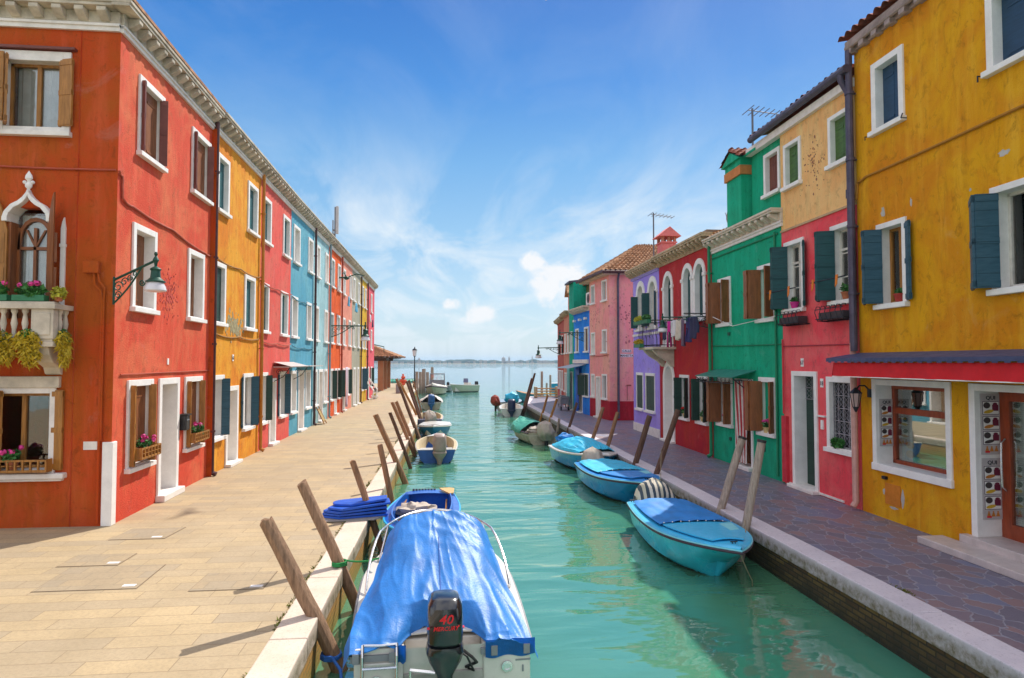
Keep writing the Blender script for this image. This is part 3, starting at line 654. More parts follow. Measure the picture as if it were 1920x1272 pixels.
# ---------------------------------------------------------------- left bank
TZ, MZ, GZ = (6.2, 7.62), (3.48, 5.0), (.75, 2.3)
ROW = {'T': TZ, 'M': MZ, 'G': GZ}
LEFT_GROUP = None
def out(far, l, a): return [(0, .02), (l*cos(a)*far, .02+l*sin(a))]
def left_house(name, label, A, B, mat, items, H=8.04, pipes=(), cornice_step=.33, roof=True):
    fac = Fac(A, B, 1); L_ = fac.L; root = thing(name, label, 'house', (A[0], A[1], 0)); holes = []
    for it in items:
        k, a, c = it[:3]; o = it[3] if len(it) > 3 else {}
        if k == 'D': h, f = door(root, fac, a, c, o.get('z1', 2.3), depth=o.get('depth', .5), leafm=o.get('leaf', CREAMC), fw=.12)
        else:
            z0, z1 = o.get('z', ROW[k]); o = {x: y for x, y in o.items() if x != 'z'}; o.setdefault('depth', .34)
            h, f = window(root, fac, a, c, z0, z1, **o)
        holes.append(h)
    wallmesh(root, fac, L_, H, holes, [mat], depth=8)
    cornice(root, fac, 0, L_, H-.01, step=cornice_step)
    slab_roof(root, fac, L_, H+.42, 8)
    for s, z1, m in pipes: pipe(root, fac, s, 0, z1, m)
    return root, fac
RED = stucco('red_plaster', (.66, .075, .035), (.70, .16, .07), (.5, .04, .02))
panel = [(-1, [(0, -.02), (-.03, .19)]), (1, [(0, -.02), (.05, .2)])]
# first house: two facades
A0 = (-5.35, 10.88); fc = Fac(A0, (-5.47, 15.4), 1); fs = Fac(A0, (-13.35, 10.88), -1)
red = thing('corner_house', 'red corner house with carved balcony, brown shutters and cornice, nearest on the left bank', 'house', (A0[0], A0[1], 0))
brs = dict(shut=panel, smat=BROWN)
hl = []
for a, c, z in ((.66, 1.72, TZ), (3.15, 4.3, TZ)):
    h, f = window(red, fc, a, c, z[0], z[1], depth=.16, shut=[(-1, [(0, -.02), (-.03, .10)]), (1, [(0, -.02), (.04, .11)])], smat=MAROON, sash=BROWN, kind='glass', closed=BROWN); hl.append(h)
for a, c, z in ((.54, 1.49, MZ), (3.05, 4.0, MZ)):
    h, f = window(red, fc, a, c, z[0], z[1], depth=.24, closed=BROWN); hl.append(h)
for a, c in ((.47, 1.46), (3.0, 4.0)):
    h, f = window(red, fc, a, c, .75, 2.3, depth=.15, shut=[(-1, [(0, 0), (-.02, .12)]), (1, [(0, 0), (.02, .12)])], smat=OCHREW, sash=BROWN, closed=BROWN); hl.append(h)
h, f = door(red, fc, 1.72, 2.69, 2.3, depth=.55, leafm=BROWN, z0=0, step=.1, fw=.12); hl.append(h)
wallmesh(red, fc, fc.L, 8.02, hl, [RED], depth=.6, s0=0, near=False)
# the facade that looks at the viewer
REDE = stucco('shaded_orange_plaster', (.50, .065, .008), (.42, .085, .008), (.42, .05, .01))  # warm shaded tone of the end wall put into a more orange plaster
hs = []
hr = [(1, [(0, .0), (.05, .05)])]
h, f = window(red, fs, .74, 1.86, 6.24, 7.62, depth=.22, frame=WHITE2, sash=OCHREW, curtain=.96, fw=.16, jamb=.12); hs.append(h)
b = F(fs); leaf(b, [(.92, .02), (.69, .09)], 6.4, 7.5, .035, 3); b.build('shutter', OCHREW, f)
b = F(fs); leaf(b, [(1.74, .02), (1.62, .2)], 6.4, 7.5, .035, 3); leaf(b, [(1.63, .2), (1.9, .25)], 6.4, 7.5, .035, 3); b.build('shutter', OCHREW, f)
b = F(fs); b.box(.66, 1.9, 0, .09, 7.64, 7.68); b.build('drip_ledge', MAROON, f)
# balcony window with the ogee head
oz = 4.0; hs.append((1.0, 1.62, 3.3, 5.1, 0))
ogp = [(0, 0), (.02, .1), (.09, .22), (.18, .30), (.25, .37), (.30, .47), (.325, .57)]
cx = 1.31
def ogee(b, k, z0, w_, h, d0, d1):
    """one half of the curved hood, as a band"""
    P = [((.36-x)*k*w_/.36, z0+z*h/.57) for x, z in [(0, 0), (.03, .12), (.12, .26), (.22, .33), (.29, .41), (.34, .50), (.36, .57)]]; n = len(P)
    Q = [(p[0]*.80, z0+(p[1]-z0)*.80-.01) for p in P]
    for i in range(n-1): b.prism([(cx+P[i][0], P[i][1]), (cx+P[i+1][0], P[i+1][1]), (cx+Q[i+1][0], Q[i+1][1]), (cx+Q[i][0], Q[i][1])], lambda x, z, d: (x, d, z), d0, d1)
bw = thing; b = F(fs)
for k in (-1, 1): ogee(b, k, 4.90, .37, .46, -.2, .10)
b.box(cx-.37, cx-.29, -.2, .1, 4.84, 4.905); b.box(cx+.29, cx+.37, -.2, .1, 4.84, 4.905)
bwin = b.build('balcony_window', WHITE, red, bevel=.006)
b = F(fs); b.box(cx-.31, cx-.27, -.25, .02, 3.3, 4.84); b.box(cx+.27, cx+.31, -.25, .02, 3.3, 4.84); b.build('jamb', BROWN, bwin)
b = F(fs)
for k in (-1, 1):          # wall colour fill above the curved head
    pts = [(cx+k*.31, 5.1)]+[(cx+k*(.36-x)*.86, 4.9+z*.46/.57*.9) for x, z in [(.03, .12), (.12, .26), (.22, .33), (.29, .41), (.34, .50), (.36, .57)]]
b.box(cx-.31, cx+.31, -.18, -.005, 5.08, 5.12)
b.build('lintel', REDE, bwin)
b = F(fs); b.lathe([(.028, 0), (.02, .03), (.055, .07), (.055, .11), (.025, .14), (.03, .17), (.06, .2), (.05, .25), (.0, .33)], (cx, .06, 5.33), 10, 1, .6); b.ball((cx-.06, .06, 5.47), .03); b.ball((cx+.06, .06, 5.47), .03); b.build('finial', WHITE, bwin, smooth=True)
b = F(fs)
for a in (cx-.27, cx-.02, cx+.23): b.box(a, a+.045, -.2, -.14, 3.3, 4.78)
b.box(cx-.27, cx+.27, -.2, -.14, 4.42, 4.47); b.box(cx-.27, cx+.27, -.2, -.14, 3.3, 3.5)
for k in range(10):
    a0, a1 = pi*k/10, pi*(k+1)/10; q = lambda a, r: (cx-(.27-r)*cos(a), 4.47+(.48-r*1.4)*sin(a)**.8); b.prism([q(a0, 0), q(a1, 0), q(a1, .045), q(a0, .045)], lambda x, z, d: (x, d, z), -.2, -.14)
for k in (-1, 1): b.prism([(cx+k*.13, 4.75), (cx+k*.16, 4.75), (cx+.015*k, 4.46), (cx-.015*k, 4.46)], lambda x, z, d: (x, d, z), -.19, -.15)
b.build('sash', BROWN, bwin)
b = F(fs); b.box(cx-.27, cx+.27, -.178, -.172, 3.3, 5.02); b.build('pane', GLASS, bwin)
b = F(fs); b.add([q for k in range(21) for q in ((cx-.27+.54*k/20, -.24-.02*sin(k*2), 3.3), (cx-.27+.54*k/20, -.24-.02*sin(k*2), 5.0))], [(2*k, 2*k+2, 2*k+3, 2*k+1) for k in range(20)]); b.build('curtain', CURT, bwin, smooth=True)
for pth in ([(cx-.30, .03), (cx-.5, .22)], [(cx+.30, .03), (cx+.62, .12)]):
    b = F(fs); a, c = pth; q = lambda t, z: (a[0]+(c[0]-a[0])*t, a[1]+(c[1]-a[1])*t, z); n_ = 8
    top = [(t/n_, 4.66+.62*sin(pi/2*t/n_)**.8 if pth[0][0] < cx else 4.7+.5*sin(pi/2*min(1, 2*t/n_))) for t in range(n_+1)]
    vs = [q(0, 3.45), q(1, 3.45)]+[q(t, z) for t, z in reversed(top)]; m_ = len(vs)
    b.add(vs+[(x, y+.035, z) for x, y, z in vs], [tuple(range(m_)), tuple(range(2*m_-1, m_-1, -1))]+[(i, (i+1) % m_, m_+(i+1) % m_, m_+i) for i in range(m_)]); 
    leaf(b, [q(.12, 0)[:2], q(.88, 0)[:2]], 3.55, 4.1, .045, 0); leaf(b, [q(.12, 0)[:2], q(.88, 0)[:2]], 4.18, 4.65, .045, 0)
    b.build('shutter', BROWN if pth[0][0] < cx else OCHREW, bwin)
b = F(fs); b.box(.76, .83, -.01, .03, 3.3, 4.75); b.prism([(.76, 4.75), (.83, 4.75), (.81, 4.86), (.785, 4.93)], lambda x, z, d: (x, d, z), -.01, .03); b.box(.75, .84, -.01, .045, 4.45, 4.5); b.build('pilaster', WHITE, red)
# balcony
bal = F(fs); bal.box(.66, 3.2, 0, .46, 2.84, 2.92); bal.box(.68, 3.2, .0, .44, 2.92, 2.96); 
balo = bal.build('balcony', STONE, red, bevel=.008)
b = F(fs); b.box(.62, 3.2, .30, .5, 3.42, 3.50); b.box(.64, 3.2, .32, .48, 3.50, 3.53); b.box(.62, .76, 0, .31, 3.42, 3.5); b.build('rail', STONE, balo, bevel=.006)
b = F(fs); b.box(.66, .98, .33, .46, 2.96, 3.42); b.box(.70, .94, .46, .475, 3.02, 3.36); b.build('corner_pier', STONE, balo, bevel=.008)
prof = [(.045, 0), (.045, .03), (.03, .05), (.028, .14), (.045, .24), (.03, .34), (.026, .38), (.045, .42), (.045, .46)]
for k in range(6): b = F(fs); b.lathe(prof, (1.1+k*.155, .395, 2.96), 10); b.build('baluster', STONE, balo, smooth=True)
for k in range(2): b = F(fs); b.lathe(prof, (.7, .08+.15*k, 2.96), 10); b.build('baluster', STONE, balo, smooth=True)
for s_ in (.76, 2.2): b = F(fs); b.prism([(0, 2.4), (.06, 2.42), (.1, 2.52), (.26, 2.6), (.36, 2.72), (.4, 2.84), (0, 2.84)], lambda y, z, d: (d, y, z), s_, s_+.24); b.build('bracket', STONE, balo, bevel=.01)
# ground-floor window on that side
b = F(fs); b.box(.78, 2.6, -.02, .07, 2.2, 2.38); b.build('stone_band', STONE, red, bevel=.01)
h, f = window(red, fs, .84, 1.95, .84, 2.2, depth=.22, frame=WHITE2, sash=OCHREW, curtain=0, sill=False, fw=.09); hs.append(h)
b = F(fs); b.box(.66, 2.1, -.02, .12, .77, .86); b.box(.7, 2.1, -.02, .08, .73, .77); b.build('sill', WHITE2, f, bevel=.02)
b = F(fs); leaf(b, [(.93, .02), (.72, .06)], .9, 2.16, .035, 3); b.build('shutter', OCHREW, f)
b = F(fs); leaf(b, [(1.76, .02), (1.6, .12)], .9, 2.16, .035, 3); leaf(b, [(1.6, .12), (2.0, .16)], .9, 2.16, .035, 3); b.build('shutter', OCHREW, f)
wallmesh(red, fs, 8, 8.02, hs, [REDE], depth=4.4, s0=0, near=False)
# white corner post, plate, junction box, pipe
b = F(fs); b.box(-.03, .13, -.12, .03, 0, 1.33); b.build('corner_guard', WHITE, red, bevel=.01)
b = F(fs); b.box(.19, .42, 0, .015, 1.21, 1.34); b.build('blank_plate', WHITE2, red)
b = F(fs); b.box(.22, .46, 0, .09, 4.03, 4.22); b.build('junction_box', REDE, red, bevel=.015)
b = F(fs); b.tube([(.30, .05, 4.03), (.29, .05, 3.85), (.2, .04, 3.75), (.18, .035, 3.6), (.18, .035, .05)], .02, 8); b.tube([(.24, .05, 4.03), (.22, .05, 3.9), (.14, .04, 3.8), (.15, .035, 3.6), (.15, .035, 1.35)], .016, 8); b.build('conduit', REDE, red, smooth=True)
CBL = flat('red_cable', (.42, .07, .03), .6)
cable(red, fs, [(8, 5.72), (1.8, 5.73), (.02, 5.72)], .018, CBL, .01)
cable(red, fc, [(0, 5.72), (.12, 5.66), (.14, 5.3), (.5, 5.25), (2.2, 5.2), (4.0, 5.05), (4.5, 5.08)], .02, CBL, .03)
cable(red, fc, [(0.2, 2.4), (4.4, 2.42)], .012, CBL, .0)
# cornice wraps the corner
def corner_cornice():
    z = 8.0
    for fac_, L_, nm in ((fc, fc.L, 1), (fs, 8, 2)):
        cornice(red, fac_, 0 if nm == 1 else 0, L_, z, .13, .19, .12, .26, .34, CREAMST, WHITE2, ends=.26 if nm == 1 else .0)
corner_cornice()
b = MB(); b.prism([(A0[0]+.28, 10.6), (-5.2, 15.4), (-13.3, 15.4), (-13.3, 10.6)], lambda x, y, d: (x, y, d), 8.442, 8.50); b.add([(-5.15, 10.7, 8.5), (-5.2, 15.4, 8.5), (-13.3, 15.4, 8.5), (-13.3, 10.7, 8.5), (-9.2, 13, 9.7)], [(0, 1, 4), (1, 2, 4), (2, 3, 4), (3, 0, 4)]); b.build('roof', TILE, red)
pipe(red, fc, fc.L-.06, 0, 8.2, PIPEB, .05, .1)
b = F(fc); b.box(2.1, 2.17, 0, .012, 2.56, 2.68); b.build('number_plate', WHITE, red)
def flakes(root, fac, s0, s1, z0, z1, n, size, mat, seed, name='flaking_plaster', dens=0):
    rn = random.Random(seed); b = F(fac)
    for i in range(n):
        t = rn.gauss(.5, .22); q = rn.gauss(.5, .22); k = rn.randint(5, 8); a = s0+(s1-s0)*t; c = z0+(z1-z0)*q; r = size*rn.uniform(.4, 1.2); rz = r*rn.uniform(.5, 1.6); h = rn.uniform(.003, .009)
        b.prism([(a+r*cos(2*pi*j/k)*rn.uniform(.5, 1), c+rz*sin(2*pi*j/k)*rn.uniform(.5, 1)) for j in range(k)], lambda x, y, d: (x, d, y), -.001, h)
    return b.build(name, mat, root)
flakes(red, fc, 1.65, 2.5, 3.45, 4.35, 150, .035, paint('flaked_red', (.62, .085, .06), .9, 0, .4, 20), 4)
flakes(red, fc, 1.8, 2.6, 3.9, 4.3, 26, .03, paint('flaked_dark_red', (.36, .04, .03), .9), 6)
# mail box
mb = thing('mail_box', 'black letter box on the red house wall right of its door', 'mail box', (-5.33, 13.7, 1.3)); b = F(fc); b.box(2.76, 2.95, .0, .14, 1.22, 1.52); b.build('body', BLACK, mb, bevel=.015)
b = F(fc); b.box(2.74, 2.97, 0, .17, 1.525, 1.55); b.build('lid', BLACK, mb); b = F(fc); b.box(2.79, 2.92, .14, .146, 1.42, 1.44); b.build('slot', GREYP, mb)
# flower boxes
def planter(fac, a, c, z, label, fl=PINKF, seed=1):
    p = fac.P((a+c)/2, z, .2); t = thing('window_flower_box', label, 'flower box', p, group=None)
    b = F(fac); b.box(a, c, .19, .21, z+.0, z+.03); b.box(a, c, .19, .21, z+.16, z+.19); n_ = int((c-a)/.11)
    for k in range(n_+1): s_ = a+(c-a)*k/n_; b.box(s_-.012, s_+.012, .185, .215, z, z+.19)
    for k in range(n_): s_ = a+(c-a)*(k+.5)/n_; b.lathe([(.03, 0), (.03, .012)], (s_, .2, z+.09), 8)
    b.box(a, c, .02, .2, z-.012, z); b.box(a, a+.02, .02, .2, z, z+.19); b.box(c-.02, c, .02, .2, z, z+.19); b.build('wooden_rack', OCHREW, t)
    m_ = (a+c)/2; q = fac.P(m_, z, .1); b = MB(); b.lathe([(.06, 0), (.09, .14), (.1, .14), (.1, .17), (.07, .17)], q, 12); b.build('pot', TERRA, t)
    b = MB(); foliage(b, (q[0], q[1], z+.24), (.12, .16, .11), 110, .05, seed); b.build('foliage', LEAF, t)
    rnd = random.Random(seed); b = MB(); blossoms(b, [(q[0]+rnd.uniform(-.09, .09), q[1]+rnd.uniform(-.14, .14), z+rnd.uniform(.28, .38)) for _ in range(7)], .035, seed); b.build('flowers', fl, t)
planter(fc, .6, 1.36, .95, 'wooden flower rack with pink geraniums under the red house window left of the door', seed=2)
planter(fc, 3.1, 3.92, .93, 'wooden flower rack with magenta geraniums under the red house window right of the door', seed=3)
planter(fs, .86, 1.98, .9, 'wooden flower rack with pink geraniums on the window below the stone balcony', seed=4)
for k, (s_, n_, lab) in enumerate(((1.55, 0, 'green trough of leafy pink geraniums on the stone balcony rail, at the picture edge'), (1.02, 1, 'green trough of pink geraniums on the balcony rail beside the corner pier'))):
    p = fs.P(s_, 3.56, .42); potted(p[0], p[1], 3.54, lab, paint('green_trough', (.03, .2, .09), .5), box=(.46, .13), h=.09, leafr=.14, flower=PINKF, n=420, size=.05, fl=7, cat='flower trough', name='flower_trough', seed=5+k, group='geranium troughs on the balcony rail')
p = fs.P(.62, 3.56, .4); potted(p[0], p[1], 3.54, 'small pot of pale yellow-green leaves at the outer end of the balcony rail', TERRA, r=.06, h=.07, leafr=.11, leafm=LEAFY, n=220, size=.04, seed=9)
for s_, n_, w_, lab, sd in ((1.55, .5, .42, 'large trailing golden plant hanging in front of the balusters, at the picture edge', 1), (1.0, .5, .2, 'trailing golden plant hanging below the balcony beside the corner bracket', 2), (.6, .3, .11, 'small golden plant hanging at the outer side of the balcony', 3)):
    p = fs.P(s_, 2.9, n_); t = thing('trailing_plant', lab, 'hanging plant', p, group='golden trailing plants of the balcony'); b = MB(); rn = random.Random(sd)
    foliage(b, (p[0], p[1], 2.93), (w_, .12, .17), int(1500*w_)+160, .055, sd, .8); foliage(b, (p[0]+w_*.2, p[1], 2.72), (w_*.75, .1, .2), int(1300*w_)+90, .055, sd+5, .9); b.build('foliage', LEAFO, t)
    b = MB(); foliage(b, (p[0], p[1]+.03, 3.0), (w_*.8, .1, .12), int(500*w_)+60, .05, sd+9, .4); b.build('green_shoots', LEAF, t)

YEL = stucco('yellow_plaster', (.78, .34, .022), (.72, .22, .012), (.55, .2, .03), None, 0)
sh_t = dict(closed=TEAL, depth=.17)
near_far = [(-1, [(0, 0), (-.09, .26), (-.3, .05)]), (1, [(0, 0), (.05, .3)])]
hv = [(-1, [(0, 0), (-.3, .05)]), (1, [(0, 0), (.10, .16)])]
left_house('terrace_house', 'golden yellow three-storey house between the red corner house and the coral one', (-5.47, 15.405), (-5.52, 19.45), YEL,
    [('T', .24, 1.11, sh_t), ('T', 2.68, 3.64, sh_t), ('M', .02, .95, dict(closed=DKGREEN, depth=.14)), ('M', 2.5, 3.48, sh_t),
     ('G', .1, .95, dict(shut=hv, smat=TEALP, dark=True, depth=.25)), ('D', 1.13, 2.08, dict(z1=2.0)), ('G', 2.5, 3.4, dict(shut=[(-1, [(0, 0), (-.28, .06)]), (1, [(0, 0), (.12, .17)])], smat=TEALP, dark=True, depth=.2))], pipes=((3.98, 8.15, paint('ochre_pipe', (.5, .19, .01), .5)),))
CORAL = stucco('coral_plaster', (.76, .095, .075), (.70, .14, .10), (.5, .05, .05))
left_house('terrace_house', 'coral red three-storey house with a small canopy over its door, right of the yellow one', (-5.52, 19.455), (-5.57, 23.3), CORAL,
    [('T', .11, 1.08, sh_t), ('T', 2.62, 3.6, sh_t), ('M', .08, .92, dict(closed=DKGREEN, depth=.14)), ('M', 2.43, 3.42, sh_t),
     ('G', .15, .9, dict(shut=hv, smat=DKGREEN, dark=True, depth=.25)), ('D', 1.12, 1.94, dict(z1=2.1)), ('G', 2.4, 3.3, dict(shut=hv, smat=TEALP, dark=True, depth=.25))])
BLU = stucco('steel_blue_plaster', (.085, .33, .46), (.14, .40, .50), (.08, .25, .33))
pw = dict(depth=.42)
left_house('terrace_house', 'steel blue three-storey house with pale doors on the left bank', (-5.57, 23.305), (-5.57, 27.2), BLU,
    [('T', .33, 1.32, pw), ('T', 2.74, 3.65, pw), ('M', .14, 1.06, pw), ('M', 2.56, 3.48, pw), ('G', .14, .98, pw), ('D', 1.28, 2.26), ('G', 2.49, 3.4, pw)], pipes=((3.85, 8.2, PIPEB),))
LBLU = stucco('pale_blue_plaster', (.36, .58, .62), (.28, .48, .52), (.3, .4, .4))
left_house('terrace_house', 'pale ice-blue three-storey house between the steel blue and the orange one', (-5.57, 27.205), (-5.57, 30.6), LBLU,
    [('T', .5, 1.2, dict(depth=.35, closed=CREAMC)), ('T', 2.4, 3.2, dict(depth=.35, closed=CREAMC)), ('M', .3, 1.05, dict(depth=.35, closed=CREAMC)), ('M', 2.3, 3.15, dict(depth=.35, closed=CREAMC)), ('G', .1, .85, pw), ('D', 1.15, 2.1), ('G', 2.3, 3.1, dict(depth=.35, closed=CREAMC))], pipes=((3.34, 8.15, paint('grey_blue_pipe', (.2, .3, .33), .5)),))
ORG = stucco('orange_plaster', (.80, .115, .008), (.72, .09, .01), (.5, .1, .03))
left_house('terrace_house', 'bright orange three-storey house with dark green ground-floor shutters', (-5.57, 30.605), (-5.57, 34), ORG,
    [('T', .5, 1.4, sh_t), ('T', 2.3, 3.2, pw), ('M', .4, 1.3, sh_t), ('M', 2.2, 3.1, pw), ('G', .5, 1.3, dict(shut=[(-1, [(0, 0), (-.3, .05)]), (1, [(0, 0), (.1, .2)])], smat=DKGREEN, closed=DKGREEN)), ('D', 1.65, 2.3), ('G', 2.5, 3.2, dict(shut=[(-1, [(0, 0), (-.1, .25)]), (1, [(0, 0), (.1, .3)])], smat=DKGREEN, closed=DKGREEN))], pipes=((3.3, 8.1, paint('orange_pipe', (.45, .07, .02), .5)),))
SAL = stucco('salmon_plaster', (.80, .30, .21), (.72, .24, .17), (.5, .2, .15))
left_house('terrace_house', 'salmon pink three-storey house with striped curtain at its door', (-5.57, 34.005), (-5.58, 38), SAL,
    [('T', .6, 1.4, pw), ('T', 2.9, 3.7, pw), ('M', .6, 1.4, pw), ('M', 2.6, 3.5, pw), ('D', .7, 1.5), ('G', 2.3, 3.1, dict(shut=hv, smat=DKGREEN, dark=True))])
GRY = stucco('grey_beige_plaster', (.40, .37, .28), (.34, .32, .25), (.3, .28, .22))
left_house('terrace_house', 'grey-beige three-storey house between salmon and mustard ones', (-5.58, 38.005), (-5.59, 41.6), GRY,
    [('T', .3, 1.1, dict(depth=.3, closed=CREAMC)), ('T', 2.4, 3.2, pw), ('M', .3, 1.1, dict(depth=.3, closed=CREAMC)), ('M', 2.4, 3.2, pw), ('D', .6, 1.5), ('D', 2.3, 3.1)], pipes=((3.5, 8.1, PIPEB),))
MUS = stucco('mustard_plaster', (.70, .42, .015), (.6, .32, .015), (.4, .3, .1))
left_house('terrace_house', 'mustard yellow three-storey house with blue ground-floor shutters', (-5.59, 41.605), (-5.6, 45), MUS,
    [('T', .8, 1.5, sh_t), ('T', 2.2, 2.9, pw), ('M', .8, 1.5, sh_t), ('M', 2.2, 2.9, sh_t), ('G', .6, 1.4, dict(shut=[(-1, [(0, 0), (-.4, .05)]), (1, [(0, 0), (.1, .3)])], smat=TEALP, dark=True)), ('G', 2.1, 2.9, dict(shut=hv, smat=TEALP, dark=True))], pipes=((3.3, 8.1, PIPEB),))
PNK2 = stucco('raspberry_plaster', (.76, .10, .14), (.66, .08, .1), (.5, .1, .1))
rt, ff = left_house('terrace_house', 'raspberry pink house at the far end of the left row, beside the tiled shelter', (-5.6, 45.005), (-5.6, 49.5), PNK2,
    [('T', 2.2, 2.9, pw), ('M', 2.2, 2.9, pw), ('D', .6, 1.3), ('G', 2.4, 3.2, dict(shut=hv, smat=DKGREEN, dark=True))])
flakes(bpy.data.objects['terrace_house'], Fac((-5.47, 15.405), (-5.52, 19.45), 1), 1.05, 2.4, 3.25, 3.85, 160, .07, paint('bare_grey_beige', (.42, .36, .2), .9, 0, .5, 12), 8, 'bare_plaster')
# cables along the row
rt = bpy.data.objects['terrace_house']
fl = Fac((-5.47, 15.4), (-5.57, 27.2), 1); CB2 = flat('ochre_cable', (.35, .17, .03), .6)
for root_, a, c, z, m_ in ((bpy.data.objects['terrace_house'], .1, 4.0, 5.1, CB2), (bpy.data.objects['terrace_house'], .1, 4.0, 3.3, CB2), (bpy.data.objects['terrace_house.001'], 4.1, 7.8, 5.0, flat('red_cable', (.42, .07, .03))), (bpy.data.objects['terrace_house.001'], 4.1, 7.8, 3.25, flat('red_cable', (.42, .07, .03))), (bpy.data.objects['terrace_house.002'], 8.0, 11.7, 4.95, flat('blue_cable', (.05, .2, .28), .6)), (bpy.data.objects['terrace_house.002'], 8.0, 11.7, 3.2, flat('blue_cable', (.05, .2, .28), .6))):
    cable(root_, fl, [(a, z), ((a+c)/2, z-.03), (c, z)], .018, m_, .06)
b = F(fl); b.box(5.6, 8.35, 0, .5, 2.44, 2.47); b.add([(5.6, 0, 2.62), (8.35, 0, 2.62), (8.35, .55, 2.47), (5.6, .55, 2.47)], [(0, 1, 2, 3)])
b.build('canopy', paint('pale_canopy_sheet', (.55, .5, .47), .5), bpy.data.objects['terrace_house.001'])
b = F(fl)
for s_ in (5.65, 8.3):
    b.tube([(s_, .02, 2.0), (s_, .3, 2.15), (s_, .5, 2.44)], .012, 6); b.tube([(s_, .02+.12*(1-k/14)*cos(k*.8)+.15, 2.3+.1*(1-k/14)*sin(k*.8)) for k in range(14)], .008, 5)
b.build('canopy_bracket', IRON, bpy.data.objects['terrace_house.001'])
b = F(fl); b.box(9.0, 11.6, 0, .45, 2.45, 2.48); b.build('canopy', paint('pale_canopy_sheet', (.55, .5, .47), .5), bpy.data.objects['terrace_house.002'])
def numplate(fac, s, z, txt, parent, w_=.11, h=.17, col=None):
    b = F(fac); b.box(s-w_/2, s+w_/2, 0, .012, z-h/2, z+h/2); o = b.build('number_plate', WHITE, parent)
    text(txt, lambda x, y, d: fac.P(s+x*READ(fac), z-.045+y, .016+d), .12, flat('number_ink', (.02, .02, .03)), o)
def READ(fac):
    """+1 when the reader's right is the facade's +s direction"""
    r = Vector((-fac.n.y, fac.n.x)); return 1 if r.dot(fac.u) > 0 else -1
numplate(fl, 1.62, 2.72, '67', bpy.data.objects['terrace_house'])
# grey mast above the roofs
t = thing('antenna_mast', 'grey telephone mast rising behind the left roofs', 'mast', (-6.6, 38, 8.4)); b = MB(); b.tube([(-6.6, 38, 6), (-6.6, 38, 11.7)], .045, 8); b.build('pole', GREYP, t)
b = MB(); b.box(-6.52, -6.38, 37.8, 37.95, 10.1, 11.7); b.build('panel_antenna', paint('light_grey_panel', (.5, .5, .5), .5), t)
b = MB(); [b.box(-6.76+.01*k, -6.6, 37.9, 38.1, 9.3+k*.25, 9.36+k*.25) for k in range(5)]; b.box(-6.74, -6.68, 37.9, 38, 9.3, 10.9); b.build('ladder', GREYP, t)
# wooden frame leaning on the wall
t = thing('wooden_trestle', 'small wooden trestle leaning on the pale blue house', 'wooden trestle', (-5.4, 27.8, 0)); b = MB()
for y in (27.6, 28.1): b.tube([(-5.15, y, .01), (-5.5, y, .75)], .025, 4)
b.tube([(-5.2, 27.6, .12), (-5.2, 28.1, .12)], .02, 4); b.tube([(-5.44, 27.6, .62), (-5.44, 28.1, .62)], .02, 4); b.build('frame', OCHREW, t)
b = MB(); b.add([(-5.2, 27.62, .14), (-5.2, 28.08, .14), (-5.43, 28.08, .6), (-5.43, 27.62, .6)], [(0, 1, 2, 3)]); b.build('board', paint('worn_board', (.4, .28, .1), .7), t)
# ---------------------------------------------------------------- right bank
FR = Fac((7.30, 0), (7.22, 24.5), -1)            # s is the world y of the facade line
def rfac(y0, y1): return Fac(FR.P(y0, 0)[:2], FR.P(y1, 0)[:2], -1)
def rthing(name, label, y): p = FR.P(y, 0); return thing(name, label, 'house', (p[0], p[1], 0))
def rwall(root, y0, y1, H, holes, mats, bands=None, depth=6):
    f = rfac(y0, y1); k = y0
    return wallmesh(root, f, f.L, H, [(h[0]-k, h[1]-k)+tuple(h[2:]) for h in holes], mats, bands, depth)
V = lambda l=.3: [(0, 0), (l*.25, .26), (l, .05)]
sV = [(1, V(.36)), (-1, [(0, 0), (-.24, .10)])]
# yellow shop house
YSH = stucco('ochre_yellow_plaster', (.74, .36, .004), (.66, .24, .004), (.74, .42, .01), None, 0)
ys = rthing('shop_house', 'ochre yellow shop house with red awning, nearest on the right bank', 4); hl = []
h, f = window(ys, FR, 9.43, 10.2, 6.48, 7.72, closed=NAVY, depth=.2); hl.append(h)
h, f = window(ys, FR, 6.82, 7.85, 6.46, 7.62, closed=NAVY, depth=.2); hl.append(h)
def lintel_win(root, y0, y1, z0, z1, shut, smat, **k):
    return window(root, FR, y0, y1, z0, z1, shut=shut, smat=smat, **k)
h, f = lintel_win(ys, 9.45, 10.15, 3.5, 4.93, sV, TEALP, curtain=.5, sash=OCHREW, depth=.25, fw=.09); hl.append(h)
h, f = lintel_win(ys, 6.85, 7.86, 3.5, 4.94, sV, TEALP, curtain=.9, depth=.25, fw=.09); hl.append(h)
# shop window
REDW = paint('red_brown_joinery', (.33, .055, .015), .35, 0, .4, 4, .1, .5, (6, 6, 1))
b = F(FR); a, c, z0, z1 = 8.63, 10.35, .8, 2.32
b.box(a, a+.1, -.34, .03, z0, z1); b.box(c-.1, c, -.34, .03, z0, z1); b.box(a+.1, c-.1, -.34, .03, z1-.1, z1); b.box(a-.01, c+.01, -.34, .05, z0-.02, z0+.1)
f = b.build('shop_window', WHITE, ys, bevel=.008); hl.append((a+.01, c-.01, z0, z1-.01, 0))
b = F(FR); dn = -.33; i0, i1, j0, j1 = a+.1, c-.1, z0+.1, z1-.1
for q in ((i0, i0+.07, j0, j1), (i1-.07, i1, j0, j1), (i0, i1, j0, j0+.06), (i0, i1, j1-.07, j1), (i0, i1, 1.74, 1.84)): b.box(q[0], q[1], dn, dn+.06+(.003 if q[2] > 1 else 0), q[2], q[3])
b.build('sash', REDW, f)
b = F(FR); b.box(i0+.05, i1-.05, dn+.02, dn+.028, j0+.05, j1-.05); b.build('pane', SHOPG, f)
